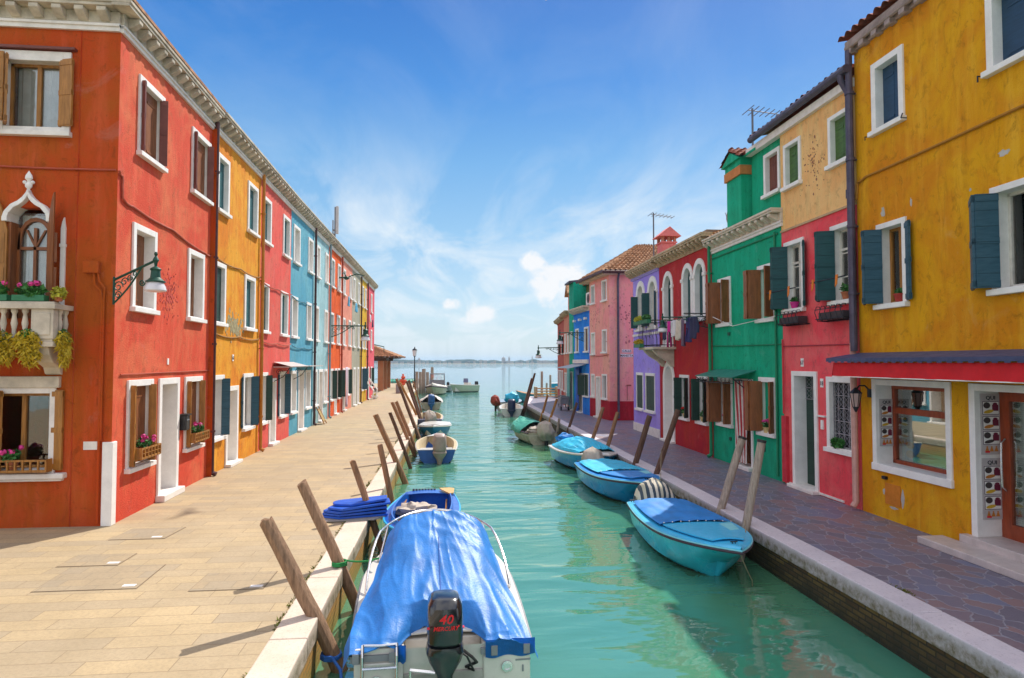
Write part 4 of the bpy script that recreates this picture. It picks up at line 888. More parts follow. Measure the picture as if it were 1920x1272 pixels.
BLND = planked('window_blind', (.75, .80, .66), 'z', .03, (.68, .74, .6), .6, .2)
b = F(FR); b.box(i0+.02, i1-.02, dn-.1, dn-.09, j0, 1.74); b.build('blind', BLND, f)
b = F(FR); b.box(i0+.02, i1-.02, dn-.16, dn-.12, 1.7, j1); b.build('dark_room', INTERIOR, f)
b = F(FR); b.box(9.82, 10.08, dn-.03, dn-.025, .98, 1.32); b.build('menu_sheet', paint('pale_blue_card', (.4, .55, .6), .6), f)
FOODY = flat('food_photo_yellow', (.65, .40, .03), .6); FOODR = flat('food_photo_red', (.45, .03, .04), .6); FOODB = flat('food_photo_dark', (.05, .035, .035), .6); FOODO = flat('food_photo_orange', (.55, .2, .03), .6)
b = F(FR); b.lathe([(.09, 0), (.09, .004)], (9.95, dn-.02, 1.0), 3); b.v = []; b.f = []; b.m = []
def disc(b, s_, n_, z, rs, rz): b.prism([(s_+rs*cos(2*pi*k/14), z+rz*sin(2*pi*k/14)) for k in range(14)], lambda x, y, d: (x, d, y), n_, n_+.003)
disc(b, 9.95, dn-.024, 1.23, .1, .06); disc(b, 9.95, dn-.024, 1.08, .1, .065); b.build('dish_picture', FOODY, f)
b = F(FR); b.box(10.0, 10.17, dn-.03, dn-.024, 1.6, 1.69); b.build('sticker', paint('blue_green_sticker', (.06, .3, .35), .6), f)
b = F(FR); b.box(10.02, 10.15, dn-.022, dn-.02, 1.64, 1.68); b.build('sticker_band', FOODY, f)
# shop door with its steps
b = F(FR); a, c, z0, z1 = 6.3, 8.3, .2, 2.31
b.box(c-.1, c, -.42, .03, z0, z1); b.box(a, a+.1, -.42, .03, z0, z1); b.box(a+.1, c-.1, -.42, .03, z1-.1, z1)
f2 = b.build('shop_door', WHITE, ys, bevel=.008); hl.append((a+.01, c-.01, .1, z1-.01, 0))
b = F(FR); dn = -.4
for q in ((c-.26, c-.1, z0, z1-.1), (6.8, 6.96, z0, z1-.1), (6.96, c-.26, z0, z0+.2), (6.96, c-.26, z1-.24, z1-.1)): b.box(q[0], q[1], dn, dn+.06, q[2], q[3])
b.build('door_frame', REDW, f2)
b = F(FR); b.box(6.9, c-.2, dn+.02, dn+.03, z0+.15, z1-.2); b.build('door_glass', SHOPG, f2)
b = F(FR); b.box(6.9, c-.22, dn-.08, dn-.07, z0+.1, z1-.2); b.build('blind', BLND, f2)
b = F(FR); b.tube([(c-.2, dn+.07, .85), (c-.2, dn+.13, .9), (c-.2, dn+.14, 1.2), (c-.2, dn+.13, 1.5), (c-.2, dn+.07, 1.55)], .014, 10); b.build('pull_handle', STEEL, f2, smooth=True)
b = F(FR); b.box(7.1, 7.62, dn+.033, dn+.036, 1.2, 1.6); pst = b.build('poster', paint('poster_blue', (.05, .16, .38), .5), f2)
b = F(FR); b.box(7.1, 7.62, dn+.037, dn+.039, 1.2, 1.24); b.box(7.1, 7.62, dn+.037, dn+.039, 1.56, 1.6); b.build('poster_band', WHITE, pst)
b = F(FR); [disc(b, 7.22+.1*k, dn+.038, 1.4, .04, .11) for k in range(4)]; b.build('poster_figures', paint('poster_brown', (.35, .13, .06), .6), pst)
MARB = paint('pinkish_marble', (.60, .52, .50), .3, 0, .25, 5, .05)
b = F(FR); b.box(5.9, 8.42, -.42, .12, .0, .2); b.build('step', MARB, f2, bevel=.012)
b = F(FR); b.box(5.5, 8.72, .121, .52, .0, .1); b.build('step', MARB, f2, bevel=.012)
# menu boards on the reveals
def menu(y_, z0, z1, n0, n1, label, foods):
    """board fixed to the reveal that faces the viewer (plane y = y_)"""
    p = FR.P(y_, z0, (n0+n1)/2); t = thing('menu_board', label, 'menu board', p, group=None)
    G = lambda n_, z, d: FR.P(y_-d, z, n0+n1-n_)
    b = MB(); b.prism([(n0, z0), (n1, z0), (n1, z1), (n0, z1)], G, 0.0, .008); b.build('board', paint('board_grey', (.55, .5, .5), .5), t)
    w_ = n1-n0; H_ = z1-z0; ph = H_*.215
    wq = MB(); rd = MB(); fr_ = MB()
    R_ = lambda b, a, c, e, g, d: b.prism([(a, e), (c, e), (c, g), (a, g)], G, d, d+.002)
    for k in range(3):
        zt = z1-H_*.13-k*(ph+H_*.03); R_(fr_, n0+.03, n1-.03, zt-ph, zt, .008); R_(wq, n0+.037, n1-.037, zt-ph+.007, zt-.007, .0105)
        cxn = n0+.03+w_*.2; dk = MB(); dk.prism([(cxn+w_*.17*cos(q*pi/6), zt-ph*.3+ph*.24*sin(q*pi/6)) for q in range(12)], G, .013, .0145); dk.build('round_badge', FOODB, t)
        R_(rd, n0+w_*.56, n1-.045, zt-ph*.72, zt-ph*.25, .013); rd.prism([(n0+w_*.70+.035*cos(q*pi/5), zt-ph*.2+.02*sin(q*pi/5)) for q in range(10)], G, .013, .0145)
        fo = MB(); fo.prism([(n0+w_*.38+w_*.24*cos(q*pi/6), zt-ph*.77+ph*.15*sin(q*pi/6+.5)) for q in range(12)], G, .015, .0165); fo.build('food_picture', foods[k], t)
    fr_.build('picture_border', flat('dark_purple_ink', (.06, .02, .05)), t); wq.build('picture_ground', WHITE, t); rd.build('jar_picture', paint('burgundy_ink', (.16, .01, .04), .5), t)
    pm = MB()
    for k in range(3): x = n0+w_*(.28+.22*k); zb = z0+H_*.05; pm.prism([(x-.03, zb), (x+.03, zb), (x+.012, zb+.05), (x-.012, zb+.05)], G, .008, .011); pm.prism([(x+.012*cos(q*pi/4), zb+.062+.013*sin(q*pi/4)) for q in range(8)], G, .008, .011)
    pm.build('figures', FOODO, t)
    b = MB(); R_(b, n0+w_*.18, n0+w_*.4, z0+H_*.03, z0+H_*.06, .011); b.build('red_strip', flat('red_ink', (.7, .02, .03)), t)
    text('QUI', lambda x, y, d: FR.P(y_-.012-d, z1-H_*.10+y, (n0+n1)/2-x), .075, flat('number_ink', (.02, .02, .03)), t, bold=.001, width=1.1)
menu(10.245, 1.18, 1.98, -.29, -.03, 'grey QUI menu board inside the shop window frame with three food pictures', [FOODO, FOODY, FOODO])
menu(8.195, 1.33, 2.17, -.36, -.05, 'upper of the two grey QUI menu boards inside the shop door frame', [FOODY, FOODO, FOODB])
menu(8.195, .44, 1.28, -.36, -.05, 'lower of the two grey QUI menu boards inside the shop door frame', [FOODO, FOODY, FOODY])
rwall(ys, 4, 10.68, 8.22, hl, [YSH], depth=7)
# cornice: round corbels under the eave, tiles
b = F(FR); b.box(4, 10.70, -.02, .16, 8.28, 8.36); b.tube([(4, .12, 8.26), (10.72, .12, 8.26)], .045, 8); b.box(4, 10.7, -.05, .05, 8.17, 8.28)
for k in range(20): b.box(4.2+k*.335, 4.33+k*.335, 0, .14, 8.14, 8.24); b.tube([(4.2+k*.335, .1, 8.16), (4.33+k*.335, .1, 8.16)], .04, 8)
b.build('cornice', paint('grey_pink_cornice', (.42, .33, .31), .8, 0, .4, 5, .4), ys)
b = MB(); tiles(b, FR.P(3.9, 8.40, .24), FR.P(10.78, 8.40, .24), FR.P(3.9, 9.6, -3.4), FR.P(10.78, 9.6, -3.4), 36, 14); tiles(b, FR.P(3.9, 8.4, -7), FR.P(10.78, 8.4, -7), FR.P(3.9, 9.6, -3.4), FR.P(10.78, 9.6, -3.4), 30, 10); b.build('roof', TILE2, ys)
# awning: slate cassette roof and red valance
b = F(FR); b.add([(4, 0, 2.77), (10.75, 0, 2.77), (10.82, .55, 2.675), (4, .55, 2.675), (4, 0, 2.76), (10.75, 0, 2.76), (10.82, .55, 2.615), (4, .55, 2.615)], [(0, 1, 2, 3), (4, 7, 6, 5), (0, 4, 5, 1), (1, 5, 6, 2), (2, 6, 7, 3), (3, 7, 4, 0)])
for k in range(38): b.add([(4+k*.18, .553, 2.615), (4.09+k*.18, .553, 2.615), (4.09+k*.18, .55, 2.595), (4+k*.18, .55, 2.595)], [(0, 1, 2, 3)])
aw = b.build('awning', paint('slate_awning_top', (.05, .065, .15), .5), ys)
b = F(FR); b.grid(lambda u, v: (4+6.68*u, .50+.02*sin(u*60)*v+.02*v, 2.60-.235*v), 90, 4); b.add([(10.68, .5, 2.6), (10.68, .03, 2.6), (10.70, .03, 2.37), (10.70, .52, 2.365)], [(0, 1, 2, 3)]); b.build('valance', fabric('red_awning_cloth', (.62, .006, .012), (.5, .004, .01), .8), aw, smooth=True)
b = F(FR); b.box(4, 10.68, .51, .53, 2.352, 2.366); b.build('hem_bar', WHITE, aw)
cable(ys, FR, [(4, 5.86), (7.4, 5.86), (10.4, 5.84), (10.62, 5.8), (10.66, 5.5)], .022, flat('ochre_cable2', (.4, .17, .01), .7), .01)
b = F(FR); b.box(9.72, 10.08, 0, .012, .26, .6); b.build('utility_door', paint('orange_utility_door', (.62, .2, .01), .6), ys)
b = F(FR); b.box(10.02, 10.11, 0, .05, .66, .71); b.build('vent', BLACK, ys)
PL = paint('bare_plaster', (.52, .49, .45), .9)
def chip(root, fac, s_, z, rs, rz, mat, seed, nm='bare_patch', k=13, pr=.003):
    rn = random.Random(seed); pts = [(s_+rs*cos(2*pi*i/k)*rn.uniform(.45, 1), z+rz*sin(2*pi*i/k)*rn.uniform(.45, 1)) for i in range(k)]
    b = F(fac); b.prism(pts, lambda x, y, d: (x, d, y), .0, pr); b.build(nm, mat, root)
chip(ys, FR, 7.65, 5.36, .12, .06, PL, 1); chip(ys, FR, 10.0, 5.12, .06, .13, PL, 2); chip(ys, FR, 9.35, 5.13, .03, .09, PL, 3); chip(ys, FR, 8.2, 5.02, .03, .03, PL, 4)
chip(ys, FR, 9.68, .40, .05, .19, PL, 6); chip(ys, FR, 10.12, .45, .05, .07, PL, 8); chip(ys, FR, 9.9, .22, .14, .03, PL, 9)
b = F(FR); b.tube([(7.92, .0, 6.5), (7.92, .1, 6.5), (7.92, .1, 6.42)], .012, 6); b.tube([(10.28, .0, 6.5), (10.28, .1, 6.5), (10.28, .1, 6.44)], .01, 6); b.tube([(9.4, .0, 6.5), (9.4, .1, 6.5), (9.36, .1, 6.56)], .01, 6); b.build('shutter_hook', IRON, ys)
pipe(ys, FR, 10.66, 2.8, 8.2, PIPEP, .06, .12, kick=False)
# lantern on the wall
t = thing('wall_lantern', 'small black lantern on a curved arm beside the shop window and awning', 'wall lantern', FR.P(10.42, 2.1, 0)); b = F(FR)
b.lathe([(.05, 0), (.05, .14)], (10.42, .0, 2.0), 10); b.tube([(10.42, .02, 2.12), (10.42, .1, 2.2), (10.42, .2, 2.2), (10.42, .27, 2.12)], .014, 8); b.build('arm', IRON, t)
b = F(FR); b.lathe([(.012, .17), (.03, .15), (.10, .08), (.105, .07)], (10.42, .27, 2.0), 6); b.lathe([(.0, -.26), (.02, -.24), (.05, -.17), (.055, -.16)], (10.42, .27, 2.0), 6)
for k in range(6): q = lambda r, z: (10.42+r*cos(pi/3*k), .27+r*sin(pi/3*k), 2.0+z); b.tube([q(.09, .07), q(.05, -.17)], .006, 4)
b.build('cage', IRON, t); b = F(FR); b.lathe([(.045, -.16), (.085, .07)], (10.42, .27, 2.0), 6); b.build('lantern_glass', paint('milky_lantern_glass', (.5, .33, .3), .2), t)
b = F(FR); b.box(10.36, 10.44, 0, .1, 2.34, 2.4); b.build('camera_box', WHITE, ys)

# coral and peach house
CO2 = stucco('rose_red_plaster', (.86, .07, .095), (.84, .15, .15), (.6, .05, .06))
PEA = stucco('peach_plaster', (.88, .54, .22), (.86, .46, .17), (.7, .35, .12), (.34, .16, .10), .70)
rc = rthing('house', 'two-tone house, rose red below and peach above, between the yellow shop and the green house', 10.69); hl = []
for y0, y1, z0, z1 in ((12.43, 13.1, 6.3, 7.3), (10.78, 11.47, 6.28, 7.28)): h, f = window(rc, FR, y0, y1, z0, z1, closed=OLIVE, depth=.16, fw=.08); hl.append(h)
DT = planked('deep_teal_shutter', (.007, .08, .085), 'z', .22, (.006, .045, .055))
for y0, y1, z0, z1 in ((12.38, 13.14, 3.66, 5.18), (10.76, 11.46, 3.68, 5.18)):
    h, f = window(rc, FR, y0, y1, z0, z1, depth=.22, fw=.09, head=.35, bars=2, shut=[(1, [(0, 0), (.1, .3), (.4, .06)]), (-1, [(0, 0), (-.22, .12)])], smat=DT, curtain=.95); hl.append(h)
    b = F(FR); b.tube([(y0-.15, .3, z0+.45), (y1+.2, .3, z0+.45)], .014, 6); b.tube([(y1+.2, .05, z0+.45), (y1+.2, .3, z0+.45)], .01, 6); b.build('guard_rail', IRON, f)
    b = F(FR)
    for k in (0, 1): b.prism([(y0+.02+k*.75, z0+.5), (y0+.09+k*.75, z0+.5), (y0+.11+k*.75, z0+.28), (y0+.05+k*.75, z0+.33)], lambda x, z, d: (x, d, z), .315, .325)
    b.build('orange_ribbon', flat('orange_ribbon', (.75, .2, .01)), f)
for k, (y0, y1, lab) in enumerate(((12.2, 13.05, 'iron basket of planter boxes under the rose red house window farther from the shop'), (10.72, 11.6, 'iron basket of planter boxes under the rose red house window beside the yellow shop'))):
    p = FR.P((y0+y1)/2, 3.4, .15); t = thing('planter_basket', lab, 'planter basket', p); b = F(FR); n_ = 6
    b.tube([(y0, .02, 3.38), (y1, .02, 3.38), (y1, .26, 3.42), (y0, .26, 3.42), (y0, .02, 3.38)], .009, 5); b.tube([(y0, .28, 3.6), (y1, .28, 3.6)], .009, 5)
    for q in range(n_): s_ = y0+.04+(y1-y0-.08)*q/(n_-1); b.tube([(s_, .02, 3.38), (s_, .24, 3.38), (s_, .3, 3.55), (s_, .26, 3.66), (s_, .2, 3.66), (s_, .19, 3.62)], .008, 5)
    b.build('iron_rack', IRON, t)
    b = F(FR); n_ = 2; w_ = (y1-y0-.1)/2
    for q in range(2): b.box(y0+.05+q*w_, y0+.03+(q+1)*w_, .04, .24, 3.40, 3.54)
    b.build('boxes', paint('dark_planter', (.05, .035, .04), .6), t)
h, f = door(rc, FR, 11.99, 12.91, 2.42, depth=.32, fw=.1, leafm=DKGREEN, frame=WHITE, step=.05); hl.append(h)
def grille(fac, root, a, c, z0, z1, n_, nv, nh, mat):
    b = F(fac)
    for k in range(nv+1): s_ = a+(c-a)*k/nv; b.box(s_-.007, s_+.007, n_, n_+.012, z0, z1)
    for k in range(nh+1): z = z0+(z1-z0)*k/nh; b.box(a, c, n_+.012, n_+.024, z-.007, z+.007)
    for k in range(nv):
        for j in range(nh):
            s_ = a+(c-a)*(k+.5)/nv; z = z0+(z1-z0)*(j+.5)/nh; r = (c-a)/nv*.38; hz = (z1-z0)/nh*.42
            b.tube([(s_-r, n_+.006, z+hz), (s_-r*.2, n_+.006, z+hz*.5), (s_-r*.8, n_+.006, z), (s_-r*.2, n_+.006, z-hz*.5), (s_-r, n_+.006, z-hz)], .005, 4, False)
            b.tube([(s_+r, n_+.006, z+hz), (s_+r*.2, n_+.006, z+hz*.5), (s_+r*.8, n_+.006, z), (s_+r*.2, n_+.006, z-hz*.5), (s_+r, n_+.006, z-hz)], .005, 4, False)
    return b.build('iron_grille', mat, root)
GRL = paint('silver_painted_iron', (.40, .38, .42), .4, .3)
b = F(FR); b.box(12.1, 12.81, -.275, -.255, 1.82, 2.32); b.build('transom', DARKG, f); grille(FR, f, 12.12, 12.8, 1.84, 2.31, -.24, 3, 2, GRL)
h, f = window(rc, FR, 10.83, 11.67, .92, 2.33, depth=.2, fw=.1, dark=True, sash=IRON); hl.append(h); grille(FR, f, 10.94, 11.56, 1.03, 2.22, -.06, 4, 5, GRL)
p = FR.P(11.35, 1.06, .02); t = thing('leafy_plant', 'green leafy plant pushing through the grille of the rose red house window', 'plant', p); b = MB(); foliage(b, (p[0], p[1], 1.1), (.07, .16, .1), 200, .06, 4); b.build('foliage', LEAF, t); b = F(FR); b.lathe([(.05, 0), (.06, .09)], (11.35, -.0, 1.03), 10); b.build('pot', TERRA, t)
rwall(rc, 10.70, 13.27, 7.78, hl, [CO2, PEA], [5.46])
b = F(FR); b.box(10.70, 13.27, -.01, .03, 5.43, 5.47); b.build('string_course', paint('worn_peach_ledge', (.55, .36, .2), .8), rc)
b = F(FR); b.box(10.70, 14.7, -.05, .09, 7.58, 7.74); b.build('eave_board', WHITE2, rc)
b = F(FR); b.tube([(10.6, .2, 7.86)]+[(10.6+k*.4, .2, 7.86-.004*k) for k in range(1, 10)]+[(14.25, .2, 7.82)], .075, 10); b.build('gutter', PIPEP, rc, smooth=True)
b = MB(); tiles(b, FR.P(10.72, 7.90, .2), FR.P(14.3, 7.86, .2), FR.P(10.72, 8.9, -3), FR.P(14.3, 8.9, -3), 18, 12); tiles(b, FR.P(10.72, 7.90, -6), FR.P(14.3, 7.86, -6), FR.P(10.72, 8.9, -3), FR.P(14.3, 8.9, -3), 18, 10); b.build('roof', TILE2, rc)
b = F(FR); b.tube([(10.78, .2, 7.83), (10.78, .2, 7.72), (10.78, .12, 7.58), (10.72, .1, 7.45), (10.72, .1, 5.5), (10.72, .1, 2.9)], .055, 10); b.tube([(10.72, .1, 5.55), (10.72, .1, 5.7)], .07, 10); b.build('downpipe', PIPEP, rc, smooth=True)
b = F(FR); b.tube([(10.72, .1, 2.95), (10.72, .1, .15), (10.72, .16, .06)], .055, 10); b.build('lower_downpipe', paint('pink_downpipe', (.62, .33, .28), .5), rc, smooth=True)
cable(rc, FR, [(10.75, 2.93), (13.27, 2.95)], .012, flat('rose_cable', (.4, .03, .05)), 0)
b = F(FR); b.tube([(13.2, .05, 3.1), (13.2, .05, 1.5)], .018, 6); b.box(13.08, 13.26, 0, .07, .04, 1.45); b.build('meter_duct', paint('rose_duct', (.62, .03, .05), .6), rc)
b = F(FR); b.box(11.72, 11.98, 0, .05, 1.54, 1.57); b.build('door_shelf', WHITE, rc); b = F(FR); b.box(11.80, 11.87, 0, .03, 1.3, 1.48); b.build('door_bell_plate', WHITE, rc)
b = F(FR); b.ball((12.05, 0, 4.55), .08, sc=(1, .5, 1.2)); b.build('alarm_siren', CO2, rc, smooth=True)
def rplate(y, z, txt): numplate(FR, y, z, txt, rc, .1, .17)
rplate(12.52, 2.60, '67'); rplate(11.84, 2.2, '18')
b = F(FR); b.box(11.2, 13.2, 0, .02, .02, .06); b.build('base_ledge', WHITE2, rc)

flakes(rc, FR, 11.6, 12.35, 5.95, 7.15, 70, .022, paint('flaked_brown', (.30, .13, .08), .9), 12)
# green house
GRN = stucco('emerald_plaster', (.004, .42, .235), (.008, .35, .19), (.01, .22, .10), (.3, .4, .35), 0)
gh = rthing('house', 'emerald green house with striped door curtain and white cornice', 13.3); hl = []
for y0, y1, z0, z1 in ((15.78, 16.55, 3.55, 4.83), (13.54, 14.34, 3.53, 4.85)):
    h, f = window(gh, FR, y0, y1, z0, z1, depth=.22, fw=.1, shut=[(1, [(0, 0), (.06, .28), (.22, .28)]), (-1, [(0, 0), (-.05, .25)])], smat=BROWN, curtain=.9); hl.append(h)
h, f = window(gh, FR, 15.75, 16.6, .93, 2.2, depth=.22, shut=[(1, [(0, 0), (.05, .28), (.2, .28)]), (-1, [(0, 0), (-.05, .25)])], smat=BROWN, curtain=.9); hl.append(h)
h, f = window(gh, FR, 13.6, 14.35, .93, 2.26, depth=.22, shut=[(1, [(0, 0), (.06, .28), (.24, .28)]), (-1, [(0, 0), (-.14, .2)])], smat=BROWN, curtain=.9); hl.append(h)
h, f = door(gh, FR, 14.67, 15.58, 2.2, depth=.3, fw=.08, leafm=BROWN, step=.07); hl.append(h)
rwall(gh, 13.275, 16.98, 5.62, hl, [GRN])
cornice(gh, FR, 13.2, 17.0, 5.58, .13, .17, .1, .28, .30, paint('cream_cornice', (.72, .62, .50), .8, 0, .3, 5, .3), WHITE2)
gup = Fac(FR.P(13.28, 0, -.08)[:2], FR.P(14.75, 0, -.08)[:2], -1)
h, f = window(gh, gup, .12, .84, 6.4, 7.42, closed=RSHUT, depth=.16, fw=.09)
wallmesh(gh, gup, 1.47, 7.62, [h], [GRN], depth=5.5, name='upper_wall')
b = F(FR); b.add([(14.75, -.08, 6.9), (14.75, -.08, 7.6), (14.75, -5, 7.6), (14.75, -5, 6.9)], [(0, 1, 2, 3)]); b.prism([(.12, 7.58), (.12, 7.64), (-2.2, 8.35), (-2.2, 8.29)], lambda y, z, d: (d, y, z), 14.2, 14.85); b.build('upper_roof', GRN, gh)
b = F(FR); b.box(14.85, 15.65, -.55, .14, 5.95, 7.35); b.build('chimney', GRN, gh)
ch = b
b = F(FR); b.box(14.8, 15.7, -.6, .19, 7.2, 7.42); b.build('chimney_band', paint('orange_band', (.6, .22, .06), .8), gh)
b = F(FR); b.prism([(14.72, 7.58), (15.78, 7.58), (15.25, 7.84)], lambda x, z, d: (x, d, z), -.65, .24); b.box(14.82, 15.68, -.58, .17, 7.42, 7.58); b.build('chimney_hood', GRN, gh)
b = MB(); tiles(b, FR.P(15.86, 7.6, .28), FR.P(15.86, 7.6, -.75), FR.P(15.25, 7.92, .28), FR.P(15.25, 7.92, -.75), 6, 3); tiles(b, FR.P(14.64, 7.6, .28), FR.P(14.64, 7.6, -.75), FR.P(15.25, 7.92, .28), FR.P(15.25, 7.92, -.75), 6, 3); b.build('chimney_tiles', TILE2, gh)
b = MB(); tiles(b, FR.P(14.9, 6.02, .1), FR.P(17.0, 6.02, .1), FR.P(14.9, 6.9, -2.8), FR.P(17, 6.9, -2.8), 11, 12); b.build('roof', TILE, gh)
pipe(gh, FR, 16.94, 0, 5.9, paint('green_downpipe', (.006, .25, .11), .5), .045, .09)
GP = paint('green_painted_pipe', (.004, .22, .10), .6)
b = F(FR); b.tube([(13.5, .04, 0.1), (13.5, .04, 5.5)], .025, 6); b.build('green_duct', GP, gh)
cable(gh, FR, [(13.3, 3.0), (16.9, 3.05)], .014, GP, .01); cable(gh, FR, [(13.4, 5.45), (16.9, 5.45)], .02, GP, .0)
b = F(FR); b.box(15.85, 15.97, 0, .03, 3.3, 3.38); b.box(15.85, 15.95, 0, .03, .6, .68); b.box(14.1, 14.25, 0, .02, .55, .75); b.build('small_grate', paint('dark_green_metal', (.01, .1, .06), .6), gh)
# canopy, curtain
b = F(FR); b.add([(14.5, 0, 2.42), (16.75, 0, 2.42), (16.75, .6, 2.25), (14.5, .6, 2.25), (14.5, 0, 2.40), (16.75, 0, 2.40), (16.75, .6, 2.235), (14.5, .6, 2.235)], [(0, 1, 2, 3), (7, 6, 5, 4), (0, 4, 5, 1), (1, 5, 6, 2), (2, 6, 7, 3), (3, 7, 4, 0)]); cn = b.build('canopy', paint('green_canopy_sheet', (.02, .22, .17), .4), gh)
b = F(FR)
for s_ in (14.52, 16.73):
    b.tube([(s_, .02, 1.95), (s_, .3, 2.0), (s_, .58, 2.22)], .012, 6)
    for k0 in (.15, .4): b.tube([(s_, k0+.07*(1-k/12)*cos(k*.9), 2.15+.07*(1-k/12)*sin(k*.9)) for k in range(12)], .008, 5)
b.tube([(14.52, .58, 2.1), (16.73, .58, 2.1)], .01, 5)
for q in range(9):
    x = 14.7+q*.22; b.tube([(x+.08*(1-k/12)*cos(k*.9), .58, 2.16+.06*(1-k/12)*sin(k*.9)) for k in range(12)], .007, 5)
b.build('scrolled_bracket', IRON, cn)
t = thing('door_curtain', 'red and white striped curtain hanging in the green house doorway', 'curtain', FR.P(15.1, 0, .1)); RW = [fabric('white_stripe_cloth', (.72, .66, .62)), fabric('red_stripe_cloth', (.48, .03, .04))]
b = F(FR); N_ = 22
for k in range(N_):
    b.mi = k % 2; t0, t1 = k/N_, (k+1)/N_
    def cp(t, z):
        w_ = .42-.16*(1-((z-.15)/2.0))*min(1, 2*(1-(z-.15)/2))**.5; return (15.12+w_*(2*t-1)*1.0, .08+.04*sin(t*22+z), z)
    zs = [.16+1.98*j/8 for j in range(9)]
    b.add([cp(t0, z) for z in zs]+[cp(t1, z) for z in zs], [(j, j+1, 9+j+1, 9+j) for j in range(8)])
b.build('cloth', RW, t, smooth=True); b = F(FR); b.tube([(14.68, .08, 2.15), (15.58, .08, 2.15)], .012, 6); b.build('rod', IRON, t)
for k, (y, z, lab, fl_, pt) in enumerate(((14.0, 1.0, 'round cream pot of magenta flowers on the green house sill right of the striped curtain', PINKF, POTY), (16.1, .98, 'round cream pot of magenta flowers on the green house sill left of the striped curtain', PINKF, POTY), (19.0, .93, 'cream pot of red geraniums on the crimson house sill nearer the arched door', REDF, POTY), (17.62, .93, 'cream pot of red geraniums on the crimson house sill beside the green downpipe', REDF, POTY), (11.0, 3.76, 'terracotta pot with small green shrub on the upper rose red house sill beside the shop', None, TERRA), (12.75, 3.74, 'magenta flower pot on the upper rose red house sill nearer the green house', None, paint('magenta_pot', (.6, .02, .25), .5)), (9.62, 3.58, 'red pot of herbs on the first floor sill above the shop window', None, paint('red_pot', (.4, .03, .02), .6)), (7.1, 3.58, 'terracotta pot with sparse green plant on the sill above the shop door', None, TERRA))):
    p = FR.P(y, z, .02); potted(p[0], p[1], z, lab, pt, r=.085, h=.13, leafr=.11 if fl_ or k == 4 else .07, flower=fl_, n=110, seed=20+k, fl=8, size=.04)

# crimson house
CRI = stucco('crimson_plaster', (.44, .015, .03), (.48, .035, .025), (.28, .01, .02))
cr = rthing('house', 'crimson house with paired arched windows and an arched white door', 17.0); hl = []
h, f = window(cr, FR, 20.0, 20.95, 3.1, 5.62, arch=.55, depth=.22, fw=.16, curtain=.98, sash=DT); hl.append(h)
h, f = window(cr, FR, 18.3, 19.2, 3.8, 5.62, arch=.5, depth=.2, fw=.16, closed=DT); hl.append(h)
h, f = window(cr, FR, 17.38, 18.28, 3.8, 5.62, arch=.5, depth=.2, fw=.16, closed=DT); hl.append(h)
h, f = door(cr, FR, 19.92, 20.98, 2.65, depth=.3, fw=.17, arch=.62, leafm=WHITE2, step=.05); hl.append(h)
b = F(FR); b.box(20.2, 20.5, -.24, -.2, 1.2, 1.45); b.build('letter_plate', paint('brown_metal_plate', (.1, .05, .04), .4, .4), f)
for y0, y1 in ((18.7, 19.46), (17.3, 18.05)):
    h, f = window(cr, FR, y0, y1, .84, 2.22, depth=.22, fw=.09, sash=SASHW, curtain=.3, shut=[(1, [(0, 0), (.02, .2), (.22, .06)]), (-1, [(0, 0), (-.16, .2)])], smat=DKGREEN); hl.append(h)
rwall(cr, 16.985, 21.36, 5.92, hl, [CRI])
CC = paint('sandy_cornice', (.62, .47, .30), .85, 0, .5, 4, .5)
cornice(cr, FR, 16.99, 21.36, 5.86, .06, .18, .12, .3, .3, CC, CC)
b = F(FR); b.box(17.05, 17.4, -.5, .1, 6.2, 6.3); b.build('roof_kerb', GREYROOF, cr)
slab_roof(cr, FR, 21.36, 6.14, 6, 0, .9, s0=17)
b = MB(); p = FR.P(23.4, 0, -1.0); px_, py_ = p[0], p[1]
b.box(px_-.27, px_+.27, py_-.27, py_+.27, 6.0, 7.12); c_ = b.build('chimney', paint('pink_chimney', (.72, .2, .2), .8), cr)
b = MB(); b.prism([(px_-.44, 7.32), (px_+.44, 7.32), (px_, 7.68)], lambda x, z, d: (x, d, z), py_-.4, py_+.4); b.box(px_-.31, px_+.31, py_-.31, py_+.31, 7.08, 7.13); b.build('hood', paint('pink_chimney', (.72, .2, .2), .8), c_)
for x, y in ((-1, -1), (1, -1), (-1, 1), (1, 1), (0, -1), (0, 1)): b = MB(); b.box(px_+x*.23-.05, px_+x*.23+.05, py_+y*.23-.04, py_+y*.23+.04, 7.12, 7.33); b.build('vent_post', paint('chimney_brick', (.5, .22, .15), .9), c_)

# balcony on the crimson house
b = F(FR); b.box(19.75, 21.2, 0, .8, 3.02, 3.1); bb = b.build('balcony', STONE, cr, bevel=.012)
for s_ in (19.95, 20.85): b = F(FR); b.prism([(0, 2.45), (.08, 2.47), (.2, 2.62), (.5, 2.8), (.68, 2.96), (.7, 3.02), (0, 3.02)], lambda y, z, d: (d, y, z), s_, s_+.16); b.build('bracket', STONE, bb, bevel=.01)
b = F(FR)
for P0, P1 in (((19.78, .77), (21.17, .77)), ((19.78, .02), (19.78, .77)), ((21.17, .02), (21.17, .77))):
    for z in (3.16, 3.95): b.tube([(P0[0], P0[1], z), (P1[0], P1[1], z)], .014, 6)
    n_ = 12 if P0[0] != P1[0] else 6
    for k in range(n_+1): t_ = k/n_; x, y = P0[0]+(P1[0]-P0[0])*t_, P0[1]+(P1[1]-P0[1])*t_; b.tube([(x, y, 3.1), (x, y+.0, 3.4), (x, y+.03, 3.5), (x, y, 3.65), (x, y, 3.95)], .008, 4)
b.build('railing', IRON, bb)
